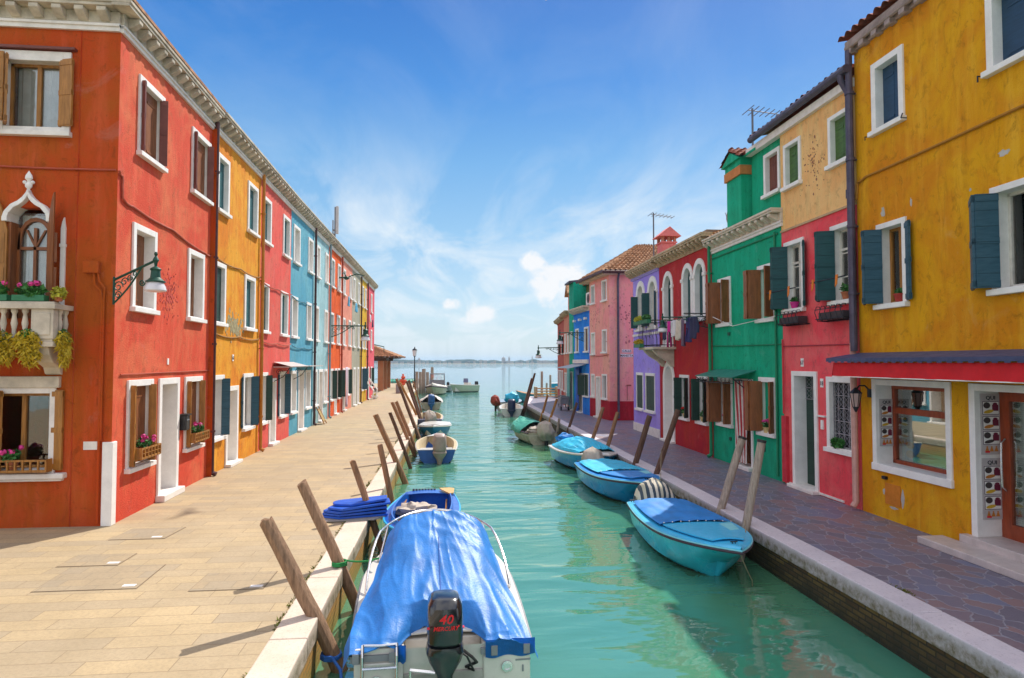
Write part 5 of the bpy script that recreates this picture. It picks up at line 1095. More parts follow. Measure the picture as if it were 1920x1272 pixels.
for k, (s_, n_, z, w_, m_, lab) in enumerate(((20.7, .9, 3.98, .5, LEAFY, 'long yellow-green trough plant hung on the top rail of the iron balcony'), (20.0, .9, 3.98, .3, LEAF, 'green trough plant on the balcony top rail beside the hanging laundry'), (20.9, .88, 3.22, .35, LEAFO, 'low golden trough plant at the foot of the iron balcony railing'))):
    p = FR.P(s_, z, n_); t = thing('balcony_trough', lab, 'flower trough', p); b = F(FR); b.box(s_-w_, s_+w_, n_-.07, n_+.07, z-.12, z); b.build('trough', paint('green_trough', (.03, .2, .09), .5), t); b = MB(); foliage(b, (p[0], p[1], z+.06), (.13, w_, .1), 420, .05, 40+k); b.build('foliage', m_, t)

# lilac house
LIL = stucco('lilac_plaster', (.36, .27, .86), (.44, .34, .86), (.3, .22, .6))
lh = rthing('house', 'lilac house with two narrow arched windows at the alley corner', 21.4); hl = []
for y0, y1 in ((22.92, 24.0), (21.52, 22.6)):
    h, f = window(lh, FR, y0, y1, 3.78, 5.68, arch=.58, depth=.24, fw=.2, curtain=.4, sash=SASHW); hl.append(h)
    b = F(FR); leaf(b, [(y1-.2, .02), (y1-.16, .25), (y1+.06, .06)], 3.9, 5.1, .03, 0); b.build('shutter', DT, f); b = F(FR); leaf(b, [(y0+.2, .02), (y0+.02, .14)], 3.9, 5.1, .03, 0); b.build('shutter', TEALP, f)
for y0, y1 in ((23.2, 24.03), (21.85, 22.9)):
    h, f = window(lh, FR, y0, y1, .8, 2.22, depth=.09, fw=.1, jamb=.03, closed=DKGREEN); hl.append(h)
rwall(lh, 21.365, 24.45, 5.82, hl, [LIL, LIL], None, depth=6)
b = F(FR); b.box(21.38, 24.47, 0, .02, .0, .3); b.build('base_course', WHITE2, lh)
b = F(FR); b.box(21.38, 24.46, 0, .03, 3.6, 3.68); b.build('string_course', WHITE2, lh)
cornice(lh, FR, 21.37, 24.6, 5.78, .1, .18, .12, .3, .3, CC, paint('lilac_fascia', (.4, .34, .75), .8))
slab_roof(lh, FR, 24.5, 6.1, 6, .1, .9, s0=21.37)

# pink corner house beyond the alley
PNK = stucco('rose_pink_plaster', (.90, .31, .31), (.88, .40, .32), (.7, .2, .2), (.45, .2, .18), .72); DADO = stucco('crimson_dado', (.46, .012, .03), (.40, .02, .03))
fp = Fac((7.22, 28.2), (6.92, 30.9), -1); ph = thing('house', 'rose pink corner house with crimson base and tiled hip roof beyond the alley', 'house', (7.22, 28.2, 0)); hl = []
for a, c, z0, z1 in ((1.88, 2.44, 5.4, 6.35), (.25, .92, 5.4, 6.4), (1.89, 2.44, 2.95, 4.05), (.28, .9, 3.02, 4.12), (1.94, 2.46, .92, 2.05), (.3, .95, .9, 2.07)):
    h, f = window(ph, fp, a, c, z0, z1, depth=.2, fw=.08, closed=TEAL if z0 > 5 else (TEAL if a < 1 else SASHW)); hl.append(h)
h, f = door(ph, fp, 1.15, 1.77, 1.95, depth=.15, fw=.07, leafm=WHITE2, z0=0); hl.append(h)
wallmesh(ph, fp, fp.L, 6.62, hl, [DADO, PNK], [.86], depth=8)
b = MB(); fsd = Fac((7.215, 28.195), (15.2, 28.195), 1)
for z0, z1, mm, nm in ((0, .86, DADO, 'side_dado'), (.86, 6.62, PNK, 'side_wall')):
    b = MB(); b.box(7.22, 15.2, 28.19, 28.9, z0, z1); b.build(nm, mm, ph)
b = MB(); e = .35
q00, q10, q01, q11 = (6.88, 27.88, 6.72), (15.4, 27.88, 6.72), (6.55, 31.9, 6.72), (15.4, 31.9, 6.72); r0, r1 = (9.1, 29.9, 8.25), (13.5, 29.9, 8.25)
tiles(b, q00, q10, r0, r1, 38, 13, .05); tiles(b, q01, q00, r0, r0, 22, 13, .05); tiles(b, q01, q11, r0, r1, 30, 10, .05); b.build('roof', TILE, ph)
b = MB(); b.tube([(6.50, 31.9, 6.66), (6.84, 27.84, 6.66), (15.4, 27.84, 6.66)], .075, 8); b.build('gutter', PIPEB, ph); b = MB(); b.tube([(7.6, 27.9, 6.6), (7.6, 28.08, 6.35), (7.6, 28.1, .1)], .055, 8); b.build('downpipe', PIPEP, ph, smooth=True)
b = MB(); b.prism([(6.9, 27.95), (15.3, 27.95), (15.3, 31.8), (6.6, 31.8)], lambda x, y, d: (x, y, d), 6.55, 6.64); b.build('eave_soffit', paint('cream_soffit', (.7, .5, .35), .8), ph)
cable(ph, fp, [(0, 2.95), (2.6, 2.95)], .015, flat('rose_cable', (.4, .03, .05)), .05)
st = thing('street_sign', 'white painted CALLE MANETTA street name on the pink side wall', 'street sign', (8.0, 28.18, 3.0)); b = MB(); b.box(7.80, 8.22, 28.175, 28.188, 3.05, 3.19); b.box(7.72, 8.30, 28.175, 28.188, 2.84, 2.98); b.build('plaque', WHITE, st)
INK = flat('number_ink', (.02, .02, .03)); text('CALLE', lambda x, y, d: (8.01+x, 28.170-d, 3.075+y), .14, INK, st, bold=.002); text('MANETTA', lambda x, y, d: (8.01+x, 28.170-d, 2.865+y), .13, INK, st, bold=.002)
b = MB(); b.box(8.0, 8.2, 28.16, 28.19, 1.55, 1.6); b.tube([(8.02, 28.17, 1.55), (8.02, 28.17, .9)], .012, 5); b.build('wall_tap', paint('rust', (.35, .12, .08), .8), ph)

flakes(ph, Fac((7.4, 28.185), (9.2, 28.185), 1), .1, 1.7, 3.4, 5.6, 90, .05, paint('flaked_pink', (.52, .16, .17), .9), 15)
flakes(ph, fp, .9, 2.6, 4.2, 5.3, 50, .04, paint('flaked_pink', (.52, .16, .17), .9), 16)
# blue house, green sliver, two far houses
BL2 = stucco('cobalt_plaster', (.014, .21, .80), (.03, .28, .85), (.02, .12, .5)); fb = Fac((6.92, 30.905), (6.75, 34), -1)
bh = thing('house', 'cobalt blue two-storey house with a white shop sign band', 'house', (6.92, 30.9, 0)); hl = []
for a, c in ((2.02, 2.7), (.15, .92)): h, f = window(bh, fb, a, c, 3.1, 4.38, depth=.15, fw=.09, dark=True, sash=BROWN); hl.append(h)
h, f = door(bh, fb, 1.31, 2.01, 2.05, depth=.25, leafm=BROWN, fw=.06); hl.append(h)
h, f = window(bh, fb, .15, 1.05, .87, 2.06, depth=.1, fw=.06, closed=DKGREEN, shut=[(1, [(0, 0), (.2, .3)])], smat=DKGREEN); hl.append(h)
wallmesh(bh, fb, fb.L, 5.15, hl, [BL2], depth=6); cornice(bh, fb, 0, fb.L, 5.1, .05, .16, .1, .35, .3, paint('cream_cornice', (.72, .62, .50), .8), BL2)
b = F(fb); b.box(.1, 3.0, .02, .1, 2.55, 2.75); b.build('sign_band', WHITE2, bh)
for s_ in (.4, 1.5, 2.6): b = F(fb); b.box(s_, s_+.3, 0, .12, 4.75, 4.86); b.build('corbel', WHITE2, bh)
fo = Fac((7.6, 31.1), (7.45, 34), -1); b = F(fo); b.box(0, 2.9, -5, 0, 5.2, 6.75); b.build('roof_storey', stucco('olive_plaster', (.14, .16, .05), (.1, .12, .04)), bh); b = F(fo); b.prism([(.2, 6.75), (.2, 6.85), (-5, 7.4), (-5, 7.3)], lambda y, z, d: (d, y, z), -.1, 3.0); b.build('roof', TILE2, bh)
t = thing('air_conditioner', 'white air conditioner on the olive wall above the blue house', 'air conditioner', (7.3, 31.8, 5.6)); b = F(fo); b.box(.5, 1.55, .05, .4, 5.55, 6.2); b.build('casing', WHITE, t, bevel=.02); b = F(fo); b.T = None
b = MB(); 
ctr = fo.P(1.1, 5.88, .405); b.add([fo.P(1.1+.24*cos(2*pi*k/20), 5.88+.24*sin(2*pi*k/20), .41) for k in range(20)], [tuple(range(20))]); b.build('fan_grille', paint('dark_fan', (.06, .05, .05), .6), t)
b = MB(); b.prism([(-.12, 0), (.12, 0), (.12, .05), (-.12, .05)], lambda x, y, d: fo.P(1.1+x, 5.5+y, d), .05, .4); b.build('bracket', IRON, t)
G2 = stucco('sea_green_plaster', (.005, .38, .25), (.01, .3, .2)); fg = Fac((6.75, 34.005), (6.78, 35.5), -1); gs = thing('house', 'narrow sea green house squeezed beyond the blue one', 'house', (6.75, 34, 0)); hl = []
h, f = door(gs, fg, .3, 1.1, 2.1, depth=.2, leafm=DKGREEN, fw=.06); hl.append(h)
h, f = window(gs, fg, .4, 1.1, 3.1, 4.3, closed=DKGREEN, depth=.15); hl.append(h); wallmesh(gs, fg, fg.L, 6.95, hl, [G2], depth=5)
b = F(fg); b.prism([(.25, 6.93), (.25, 7.02), (-5, 7.6), (-5, 7.5)], lambda y, z, d: (d, y, z), 0, fg.L); b.build('roof', PIPEP, gs)
TAN = stucco('tan_pink_plaster', (.66, .26, .17), (.55, .2, .14)); ft = Fac((6.80, 35.505), (7.05, 38.6), -1); th = thing('house', 'tan pink gabled house beyond the sea green one', 'house', (6.8, 35.5, 0)); hl = []
for a, c in ((.4, 1.1), (1.9, 2.6)):
    for z0, z1 in ((.85, 2.0), (3.1, 4.3)): h, f = window(th, ft, a, c, z0, z1, closed=DKGREEN if z0 < 1 else SASHW, depth=.12, fw=.07); hl.append(h)
h, f = door(th, ft, 1.2, 1.8, 2.0, depth=.2, leafm=BROWN, fw=.05); hl.append(h)
wallmesh(th, ft, ft.L, 5.3, hl, [TAN], depth=5); cornice(th, ft, 0, ft.L, 5.25, .05, .14, .1, .3, .3, CC, TAN)
b = F(ft); b.prism([(.3, 5.5), (1.6, 5.5), (1.6, 6.5), (.95, 6.95), (.3, 6.5)], lambda x, z, d: (x, d, z), -4, -.1); b.build('dormer', TAN, th); b = F(ft); b.prism([(.15, 6.45), (.95, 7.02), (1.75, 6.45), (1.75, 6.52), (.95, 7.1), (.15, 6.52)], lambda x, z, d: (x, d, z), -4.1, .1); b.build('dormer_roof', TILE, th)
BRR = stucco('brick_red_plaster', (.50, .10, .07), (.42, .08, .06)); fz = Fac((7.05, 38.605), (7.52, 43.6), -1); zh = thing('house', 'dull red house at the far end of the right bank, with curved top cornice', 'house', (7.05, 38.6, 0)); hl = []
for a, c in ((.6, 1.4), (3.2, 4.0)):
    for z0, z1 in ((.85, 2.1), (3.1, 4.3)): h, f = window(zh, fz, a, c, z0, z1, closed=DKGREEN, depth=.12, fw=.08, shut=[(-1, [(0, 0), (-.3, .1)])] if z0 > 1 else None, smat=DKGREEN); hl.append(h)
h, f = door(zh, fz, 2.0, 2.8, 2.1, depth=.2, leafm=DKGREEN, fw=.06); hl.append(h)
wallmesh(zh, fz, fz.L, 5.2, hl, [BRR], depth=6); cornice(zh, fz, 0, fz.L, 5.15, .05, .14, .1, .3, .3, CC, BRR); slab_roof(zh, fz, fz.L, 5.5, 6, .1, .9)
# ================================================================ boats
class Hull:
    def __init__(s, L_, B, fb=.42, rise=.16, ts=.82, p=2.6, rake=.16, draft=.14):
        s.L, s.B, s.fb, s.rise, s.ts, s.p, s.rake, s.draft = L_, B, fb, rise, ts, p, rake, draft
    def w(s, t):
        if t < .45: return s.B/2*(s.ts+(1-s.ts)*sin(pi/2*t/.45))
        return s.B/2*max(0, 1-((t-.45)/.55)**s.p)
    def g(s, t): return s.fb+s.rise*t**2.2
    def gun(s, t, v=1., dz=0): return (s.w(t)*v, s.L*t, s.g(t)+dz)
    def section(s, t):
        g, w_ = s.g(t), s.w(t); k = s.rake*s.L*t**5
        k2 = t**6
        return [(w_, s.L*t, g), (w_*.985, s.L*t-.0*k, g-.05), (w_*.92*(1-.05*k2), s.L*t-k*.45, g*.58), (w_*.84*(1-.25*t**4), s.L*t-k*.75, .10+.14*t**4), (w_*.60*(1-.85*t**3), s.L*t-k*.85, -.03+.03*t**4), (0.0, s.L*t-k*1.05, -s.draft+.02*t**7)]
    def shell(s, b, n=26, t1=1.0):
        vs = []; fs = []; m = 11
        for i in range(n+1):
            sec = s.section(t1*i/n); row = sec+[(-x, y, z) for x, y, z in reversed(sec[:-1])]; vs += row
        for i in range(n):
            for j in range(m-1): fs.append((i*m+j, (i+1)*m+j, (i+1)*m+j+1, i*m+j+1))
        fs.append(tuple(range(m)))
        b.add(vs, fs)
    def deck(s, b, t0, t1, v0=0, v1=1, dz=.0, camber=.05, n=16, mv=10, th=.015):
        def fn(u, v):
            t = t0+(t1-t0)*u; q = -v1+2*v1*v; return (s.w(t)*q, s.L*t-.001, s.g(t)+dz+camber*(1-q*q))
        b.sheet(fn, n, mv, th)
    def rail(s, b, r=.022, dz=0, dx=0, t0=0, t1=1, n=30):
        P = [(s.w(t0+(t1-t0)*k/n)+dx, s.L*(t0+(t1-t0)*k/n)+(dx if k == n else 0), s.g(t0+(t1-t0)*k/n)+dz) for k in range(n+1)]
        if t1 >= 1: P = P+[(-x, y, z) for x, y, z in reversed(P[:-1])]; b.tube(P, r, 6)
        else: b.tube(P, r, 6); b.tube([(-x, y, z) for x, y, z in P], r, 6)
def boat_root(name, label, stern, bow, group=None, cat='boat'):
    dx, dy = bow[0]-stern[0], bow[1]-stern[1]
    return thing(name, label, cat, (stern[0], stern[1], WL), math.atan2(-dx, dy), group), math.hypot(dx, dy)
def outboard(root, y=-.12, z=.35, k=1., cowl=BLACK, x=0, covered=None, seed=1, tilt=0, size=1.):
    """outboard motor; local coords of the boat, hung on the transom at y=0"""
    def rr(w_, d, z_, yc, n=16): return [(x+w_*abs(cos(2*pi*q/n))**.6*(1 if cos(2*pi*q/n) >= 0 else -1), yc+d*abs(sin(2*pi*q/n))**.6*(1 if sin(2*pi*q/n) >= 0 else -1), z_) for q in range(n)]
    def loft(b, rings):
        n = len(rings[0]); b.add([p for r in rings for p in r], [(i*n+q, i*n+(q+1) % n, (i+1)*n+(q+1) % n, (i+1)*n+q) for i in range(len(rings)-1) for q in range(n)]+[tuple(range(n-1, -1, -1)), tuple(range((len(rings)-1)*n, len(rings)*n))])
    k *= size; a = y; m = None
    if covered:
        b = MB(); n_ = 36; rings = []; wide = 1.2 if seed == 3 else 1.0
        for i in range(15):
            f = i/14; zz = -.16+.62*f; rr0 = .10+.17*sin(pi*min(1, .12+f*.86))**.8
            if f > .9: rr0 *= (1-f)*8+.15
            row = []
            for q in range(n_):
                a_ = 2*pi*q/n_; pl = 1+.10*(1-f)*sin(7*a_+seed+3*f)+.22*mnoise.noise(Vector((cos(a_)*1.3, sin(a_)*1.3, f*2.2+seed)))+.10*mnoise.noise(Vector((cos(a_)*3, sin(a_)*3, f*5+seed)))
                row.append((x+rr0*k*pl*wide*cos(a_)+.05*sin(f*3+seed), a+rr0*k*pl*1.1*sin(a_)-.06*f, z+zz*k*(1.05 if wide > 1 else 1)+.05*mnoise.noise(Vector((cos(a_)*2, sin(a_)*2, seed)))*f))
            rings.append(row)
        loft(b, rings); m = b.build('motor_cover', covered, root, smooth=True, local=True)
        b = MB(); b.tube([(x, a-.02, z+.02), (x, a-.04, z-.2), (x, a-.05, -.25)], [.09*k, .07*k, .05*k], 8); b.build('motor_leg', BLACK, root, local=True)
        return m
    b = MB(); loft(b, [rr(.12*k, .14*k, z-.02, a), rr(.155*k, .19*k, z+.04, a), rr(.158*k, .2*k, z+.2*k, a+.0), rr(.148*k, .19*k, z+.33*k, a+.01), rr(.12*k, .15*k, z+.38*k, a+.02), rr(.09*k, .11*k, z+.392*k, a+.02)]); m = b.build('cowling', cowl, root, smooth=True, local=True)
    b = MB(); loft(b, [rr(.15*k, .17*k, z-.0, a), rr(.165*k, .18*k, z-.06, a), rr(.14*k, .14*k, z-.14, a-.01), rr(.075*k, .1*k, z-.26, a-.01), rr(.05*k, .09*k, z-.4, a-.02), rr(.045*k, .08*k, z-.75, a-.02)]); b.build('midsection', cowl, root, smooth=True, local=True)
    b = MB(); b.tube([(x-.07, a+.1, z-.12), (x-.07, a+.22, z-.02), (x-.07, a+.22, z-.2)], .018, 6); b.tube([(x+.07, a+.1, z-.12), (x+.07, a+.22, z-.02), (x+.07, a+.22, z-.2)], .018, 6); b.box(x-.1, x+.1, a+.06, a+.1, z-.2, z-.12); b.build('clamp', GREYP, root, local=True)
    return m
def tarp(root, h, t0, t1, hfun, mat, drop=.1, seed=0, wr=.02, over=1.03, name='tarpaulin', nu=44, nv=44, fold=14, vr=1.0):
    """draped cover; v in [-1,1] is the deck, beyond that it hangs over the side"""
    def fn(u, v):
        t = t0+(t1-t0)*u; q = (2*v-1)*(1+vr*.18); a = min(1, abs(q)); sg = 1 if q > 0 else -1
        w_ = h.w(t)*over; z = h.g(t)+.02+hfun(t, a); x = w_*a*sg
        f = mnoise.noise(Vector((q*2.2+seed, u*3, seed)))*wr*1.5+wr*.9*abs(mnoise.noise(Vector((q*fold*.5, u*2.2+seed, 1))))**.6*2+wr*.4*mnoise.noise(Vector((q*9, u*11, seed)))
        z += f*(1 if a < 1 else .2)
        if abs(q) > 1:
            e = (abs(q)-1)/(vr*.18+1e-6); z = h.g(t)+.02-drop*e*(1+.35*mnoise.noise(Vector((u*6, sg, seed)))); x = (w_+.02+.03*e+.03*mnoise.noise(Vector((u*14, sg*3, seed)))*e)*sg
        return (x, h.L*t+.03*mnoise.noise(Vector((q*3, seed, u*4))), z)
    b = MB(); b.sheet(fn, nu, nv, .006); return b.build(name, mat, root, smooth=True, local=True)
def tarpmat(name, col, rough=.3, spec=.5):
    m, N, L, B = newmat(name); p = pos(N)
    c = mix(N, L, rng(N, L, noise_tex(N, L, p, 3, 6, .7), .4, .75), col, mul(col, .62)); c = mix(N, L, rng(N, L, noise_tex(N, L, p, 6, 7, .75), .62, .74, 0, .5), c, tuple(min(1, x*.6+.18) for x in col))
    L.new(c, B.inputs['Base Color']); B.inputs['Roughness'].default_value = rough; B.inputs['Specular IOR Level'].default_value = spec
    bump(N, L, B, mix(N, L, .4, noise_tex(N, L, p, 9, 5, .6, None, .8), noise_tex(N, L, p, 60, 2, .5)), .35, .02); MATS[name] = m; return m
TARPB = tarpmat('royal_blue_tarpaulin', (.014, .20, .62), .48, .55); TARPM = tarpmat('blue_boat_cover', (.006, .21, .62), .55); TARPC = tarpmat('cyan_boat_cover', (.02, .50, .78), .55)
TARPG = tarpmat('green_tarpaulin', (.03, .33, .22), .5); TARPW = tarpmat('white_tarpaulin', (.62, .58, .52), .6); TARPE = tarpmat('beige_cover_cloth', (.50, .43, .36), .8)
GEL = paint('white_gelcoat', (.72, .68, .62), .25, 0, .16, 4, .03, .5, None, .3); GELO = paint('old_cream_gelcoat', (.55, .48, .36), .5, 0, .35, 6, .1)
TURQ = paint('turquoise_hull_paint', (.04, .60, .80), .22, 0, .25, 3, .04, .5, None, .4); SKYB = paint('sky_blue_deck_paint', (.05, .52, .86), .3, 0, .18, 5, .04, .5, None, .3); SKYP = paint('pale_turquoise_panel', (.22, .62, .72), .35, 0, .12, 5, .03)
AZUR = paint('azure_hull_paint', (.012, .33, .75), .22, 0, .25, 3, .04, .5, None, .4); RUBR = paint('dark_rub_rail', (.055, .03, .05), .5); ALGAE = paint('hull_bottom_growth', (.03, .04, .02), .9)
def boot(root, h, mat=ALGAE):
    """dark band of growth near the waterline"""
    b = MB(); vs = []; n = 26
    for i in range(n+1):
        t = i/n; s_ = h.section(t); p, q = s_[4], s_[3]; vs += [(p[0]+(q[0]-p[0])*.1+.006, p[1]+.004, p[2]+(q[2]-p[2])*.1), (p[0]+.008+(q[0]-p[0])*.42, p[1]+.004, p[2]+(q[2]-p[2])*.42)]
    fs = [(2*i, 2*i+2, 2*i+3, 2*i+1) for i in range(n)]; b.add(vs, fs); b.add([(-x, y, z) for x, y, z in vs], fs)
    b.build('waterline_band', mat, root, local=True)
def cleat(b, x, y, z): b.tube([(x-.05, y, z+.03), (x+.05, y, z+.03)], .009, 6); b.tube([(x-.02, y, z), (x-.02, y, z+.03)], .008, 6); b.tube([(x+.02, y, z), (x+.02, y, z+.03)], .008, 6)
def runabout(name, label, stern, bow, B, hullm, deckm, panelm, coverm, group, motor=None, seed=1, pale=True):
    root, L_ = boat_root(name, label, stern, bow, group); h = Hull(L_, B, .50, .14, .80, 2.5, .30, .16)
    b = MB(); h.shell(b); b.build('hull', hullm, root, smooth=True, local=True); boot(root, h)
    b = MB(); h.deck(b, .0, .995, v1=1.0, camber=.035, n=30, mv=14); dk = b.build('deck', deckm, root, smooth=True, local=True)
    b = MB(); h.rail(b, .022, -.045, .004); b.build('rub_rail', RUBR, root, smooth=True, local=True)
    b = MB(); h.rail(b, .012, -.018, .008); b.build('rail_strip', panelm, root, smooth=True, local=True)
    b = MB()
    def fp_(u, v):
        t = .56+.32*u; q = (-1+2*v)*.80; return (h.w(t)*q*(1-.12*u), h.L*t, h.g(t)+.045+.035*(1-q*q))
    b.sheet(fp_, 12, 12, .02); b.build('foredeck_panel', deckm, root, smooth=True, local=True)
    b = MB()
    def f2(u, v):
        t = .565+.14*u; q = -.78+.72*v*(1-u*.0); return (h.w(t)*q*(1-.05*u), h.L*t+(.25*v), h.g(t)+.05+.035*(1-q*q))
    b.sheet(f2, 8, 8, .01); b.build('pale_hatch', panelm, root, smooth=True, local=True)
    tarp(root, h, .06, .56, lambda t, a: .035+.05*(1-a*a), coverm, .0, seed, .012, .86, 'cockpit_cover', 26, 26, 6, .0)
    b = MB()
    for k in range(9): q = -.8+1.6*k/8; b.ball((h.w(.56)*q*.98, h.L*.567, h.g(.56)+.07+.03*(1-q*q)), .012, nu=6, nv=4)
    b.build('cover_studs', STEEL, root, local=True)
    b = MB(); cleat(b, 0, h.L*.93, h.g(.93)+.03); cleat(b, h.w(.05)*.85, h.L*.03, h.g(0)+.02); cleat(b, -h.w(.05)*.85, h.L*.03, h.g(0)+.02); b.build('cleats', IRON, root, local=True)
    if motor: outboard(root, -.16, .32, 1.18, covered=motor, seed=seed)
    return root, h
STRP = striped('striped_motor_cloth', [(.62, .56, .45), (.03, .05, .07), (.55, .5, .42), (.03, .05, .07), (.5, .45, .33), (.05, .07, .09)], 0, .05)
RG = 'covered blue runabouts moored along the shaded quay'
runabout('runabout_boat', 'turquoise runabout with royal blue cockpit cover and striped motor cloth, nearest on the right', (3.98, 12.0), (3.93, 8.32), 1.42, TURQ, SKYB, SKYP, TARPM, RG, STRP, 3)
runabout('runabout_boat', 'azure blue runabout with a beige wrapped motor, second from the front along the right quay', (3.95, 16.9), (4.25, 13.15), 1.48, AZUR, paint('azure_deck_paint', (.012, .26, .70), .3), SKYP, TARPC, RG, TARPE, 5)
# third right boat: white deck, domed blue cover
rt_, L_ = boat_root('dome_covered_boat', 'blue and white boat under a domed pale blue tarpaulin, right bank', (3.85, 20.7), (4.4, 17.2)); h = Hull(L_, 1.5, .48, .16, .8, 2.6, .2)
b = MB(); h.shell(b); b.build('hull', AZUR, rt_, smooth=True, local=True); boot(rt_, h); b = MB(); h.deck(b, 0, .995, camber=.03); b.build('deck', GEL, rt_, smooth=True, local=True); b = MB(); h.rail(b, .03, -.02, .0); b.build('rub_rail', GEL, rt_, smooth=True, local=True)
tarp(rt_, h, .05, .74, lambda t, a: .34*max(0, (1-a**2.2))*sin(pi*min(1, max(0, (t-.03)/.72)))**.5, TARPC, .0, 3, .03, .9, nu=36, nv=36, vr=0)
b = MB(); b.ball((0, -.05, .62), .3, 3, .5, (1, .8, .7), 14, 10); b.build('blue_bundle', TARPM, rt_, smooth=True, local=True)
# fourth: cream boat with green tarp, stern to the viewer
rt_, L_ = boat_root('small_boat', 'cream boat with green tarpaulin and cloth-wrapped motor, stern to the viewer, right bank', (3.62, 24.4), (3.1, 27.9)); h = Hull(L_, 1.35, .46, .2, .85, 2.4)
b = MB(); h.shell(b); b.build('hull', GELO, rt_, smooth=True, local=True); boot(rt_, h); b = MB(); h.rail(b, .03, -.02, .0); b.build('rub_rail', RUBR, rt_, smooth=True, local=True); b = MB(); h.deck(b, .0, .995, dz=-.1, camber=.0); b.build('floor_deck', GEL, rt_, local=True)
tarp(rt_, h, .22, .98, lambda t, a: .36*max(0, (1-a**1.8))*(1-t*.6), TARPG, .12, 8, .03, 1.03, nu=36, nv=30)
outboard(rt_, -.1, .38, 1.2, x=.1, covered=TARPE, seed=9)
b = MB(); b.ball((-.25, .3, .52), .24, 5, .5, (1.2, 1, .6), 14, 10); b.build('cloth_bundle', TARPE, rt_, smooth=True, local=True)
def openboat(name, label, stern, bow, B, hullm, inm, rim, motor=BLACK, fb=.42, seats=1, group=None, mk=1., covered=None, mx=0, floor=.1, rise=.14, stripe=None):
    root, L_ = boat_root(name, label, stern, bow, group); h = Hull(L_, B, fb, rise, .86, 2.6, .14)
    b = MB(); h.shell(b); b.build('hull', hullm, root, smooth=True, local=True)
    n = 24; b = MB(); vs = []; fs = []; prof = lambda t: [(1.0, h.g(t)+.002), (.86, h.g(t)+.004), (.80, h.g(t)-.08), (.70, floor+.02), (0, floor)]
    T0, T1 = .03, .86; m = 9
    for i in range(n+1):
        t = T0+(T1-T0)*i/n; pr = prof(t); row = [(h.w(t)*a, h.L*t, z) for a, z in pr]; vs += row+[(-x, y, z) for x, y, z in reversed(row[:-1])]
    for i in range(n):
        for j in range(m-1): fs.append((i*m+j, i*m+j+1, (i+1)*m+j+1, (i+1)*m+j))
    fs += [tuple(range(n*m+1, n*m+m-1))]; b.add(vs, fs); b.build('interior', inm, root, local=True)
    b = MB(); h.deck(b, 0, .04, dz=.004, camber=.0, n=2); b.build('stern_deck', rim, root, smooth=True, local=True); b = MB(); h.deck(b, .84, .995, dz=.004, camber=.03); b.build('foredeck', rim, root, smooth=True, local=True)
    b = MB(); h.rail(b, .028, -.03, .004); b.build('rub_rail', stripe or rim, root, smooth=True, local=True); boot(root, h)
    for k in range(seats): t = .35+.3*k; b = MB(); b.box(-h.w(t)*.8, h.w(t)*.8, h.L*t-.12, h.L*t+.12, h.g(t)-.16, h.g(t)-.12); b.build('seat', OCHREW if seats > 1 else rim, root, local=True)
    if motor or covered: outboard(root, -.1, h.fb-.02, mk, cowl=motor, covered=covered, x=mx, seed=7)
    return root, h
GREYM = paint('pale_pink_motor_cowl', (.42, .32, .28), .4); BLUEM = paint('blue_motor_cowl', (.03, .12, .35), .35); LIME = paint('cream_liner', (.55, .45, .28), .6)
openboat('open_motorboat', 'open boat with blue side, cream liner and large tilted pinkish outboard, left bank', (-.35, 20.3), (-.4, 23.6), 1.36, paint('faded_blue_hull', (.03, .12, .42), .4), LIME, GEL, GREYM, mk=1.35, mx=.1, stripe=GEL)
rt_, h = openboat('rowing_boat', 'small bright blue boat with pale closed deck, bow to the viewer, left bank', (-.5, 29.6), (-.6, 26.5), 1.36, paint('bright_blue_hull', (.012, .22, .50), .3), GEL, GEL, None, seats=0); b = MB(); h.deck(b, .03, .9, dz=.02, camber=.04); b.build('deck_board', GEL, rt_, smooth=True, local=True)
openboat('open_motorboat', 'grey-rimmed open boat with cloth wrapped outboard behind the bright blue boat', (-.85, 30.2), (-.95, 33.6), 1.3, paint('grey_blue_hull', (.12, .14, .22), .4), LIME, paint('lavender_rim', (.36, .34, .48), .5), None, covered=TARPE, fb=.5)
rt_, h = openboat('covered_boat', 'boat under a white tarpaulin with a blue outboard, left bank near the lamp post', (-1.1, 43.0), (-1.2, 46.6), 1.5, GELO, GEL, GEL, BLUEM, mk=1.4, fb=.5)
tarp(rt_, h, .04, .95, lambda t, a: .45*max(0, 1-a**1.5)*(1-.5*t), TARPW, .06, 4, .04, 1.02)
rt_, h = openboat('dark_stern_boat', 'white boat with dark blue-black outboard, right bank near the end of the quay', (3.7, 37.3), (4.0, 40.8), 1.42, GEL, GEL, GEL, paint('dark_blue_cowl', (.02, .03, .09), .3), mk=1.5, fb=.45)
rt_, L_ = boat_root('moored_boat', 'boat with red and blue wrapped motors at the end of the right quay', (3.75, 42.0), (4.6, 45.4)); h = Hull(L_, 1.7, .5, .15); b = MB(); h.shell(b); b.build('hull', GEL, rt_, smooth=True, local=True); b = MB(); h.deck(b, 0, .99); b.build('deck', paint('pale_blue_deck', (.25, .35, .45), .5), rt_, smooth=True, local=True)
outboard(rt_, -.1, .5, 1.5, x=-.62, covered=tarpmat('red_cover_cloth', (.35, .05, .03), .8), seed=2, size=.75); b = MB(); b.ball((.4, .3, .8), .42, 4, .35, (1.2, 1, .85), 14, 10); b.build('blue_bundle', TARPC, rt_, smooth=True, local=True)
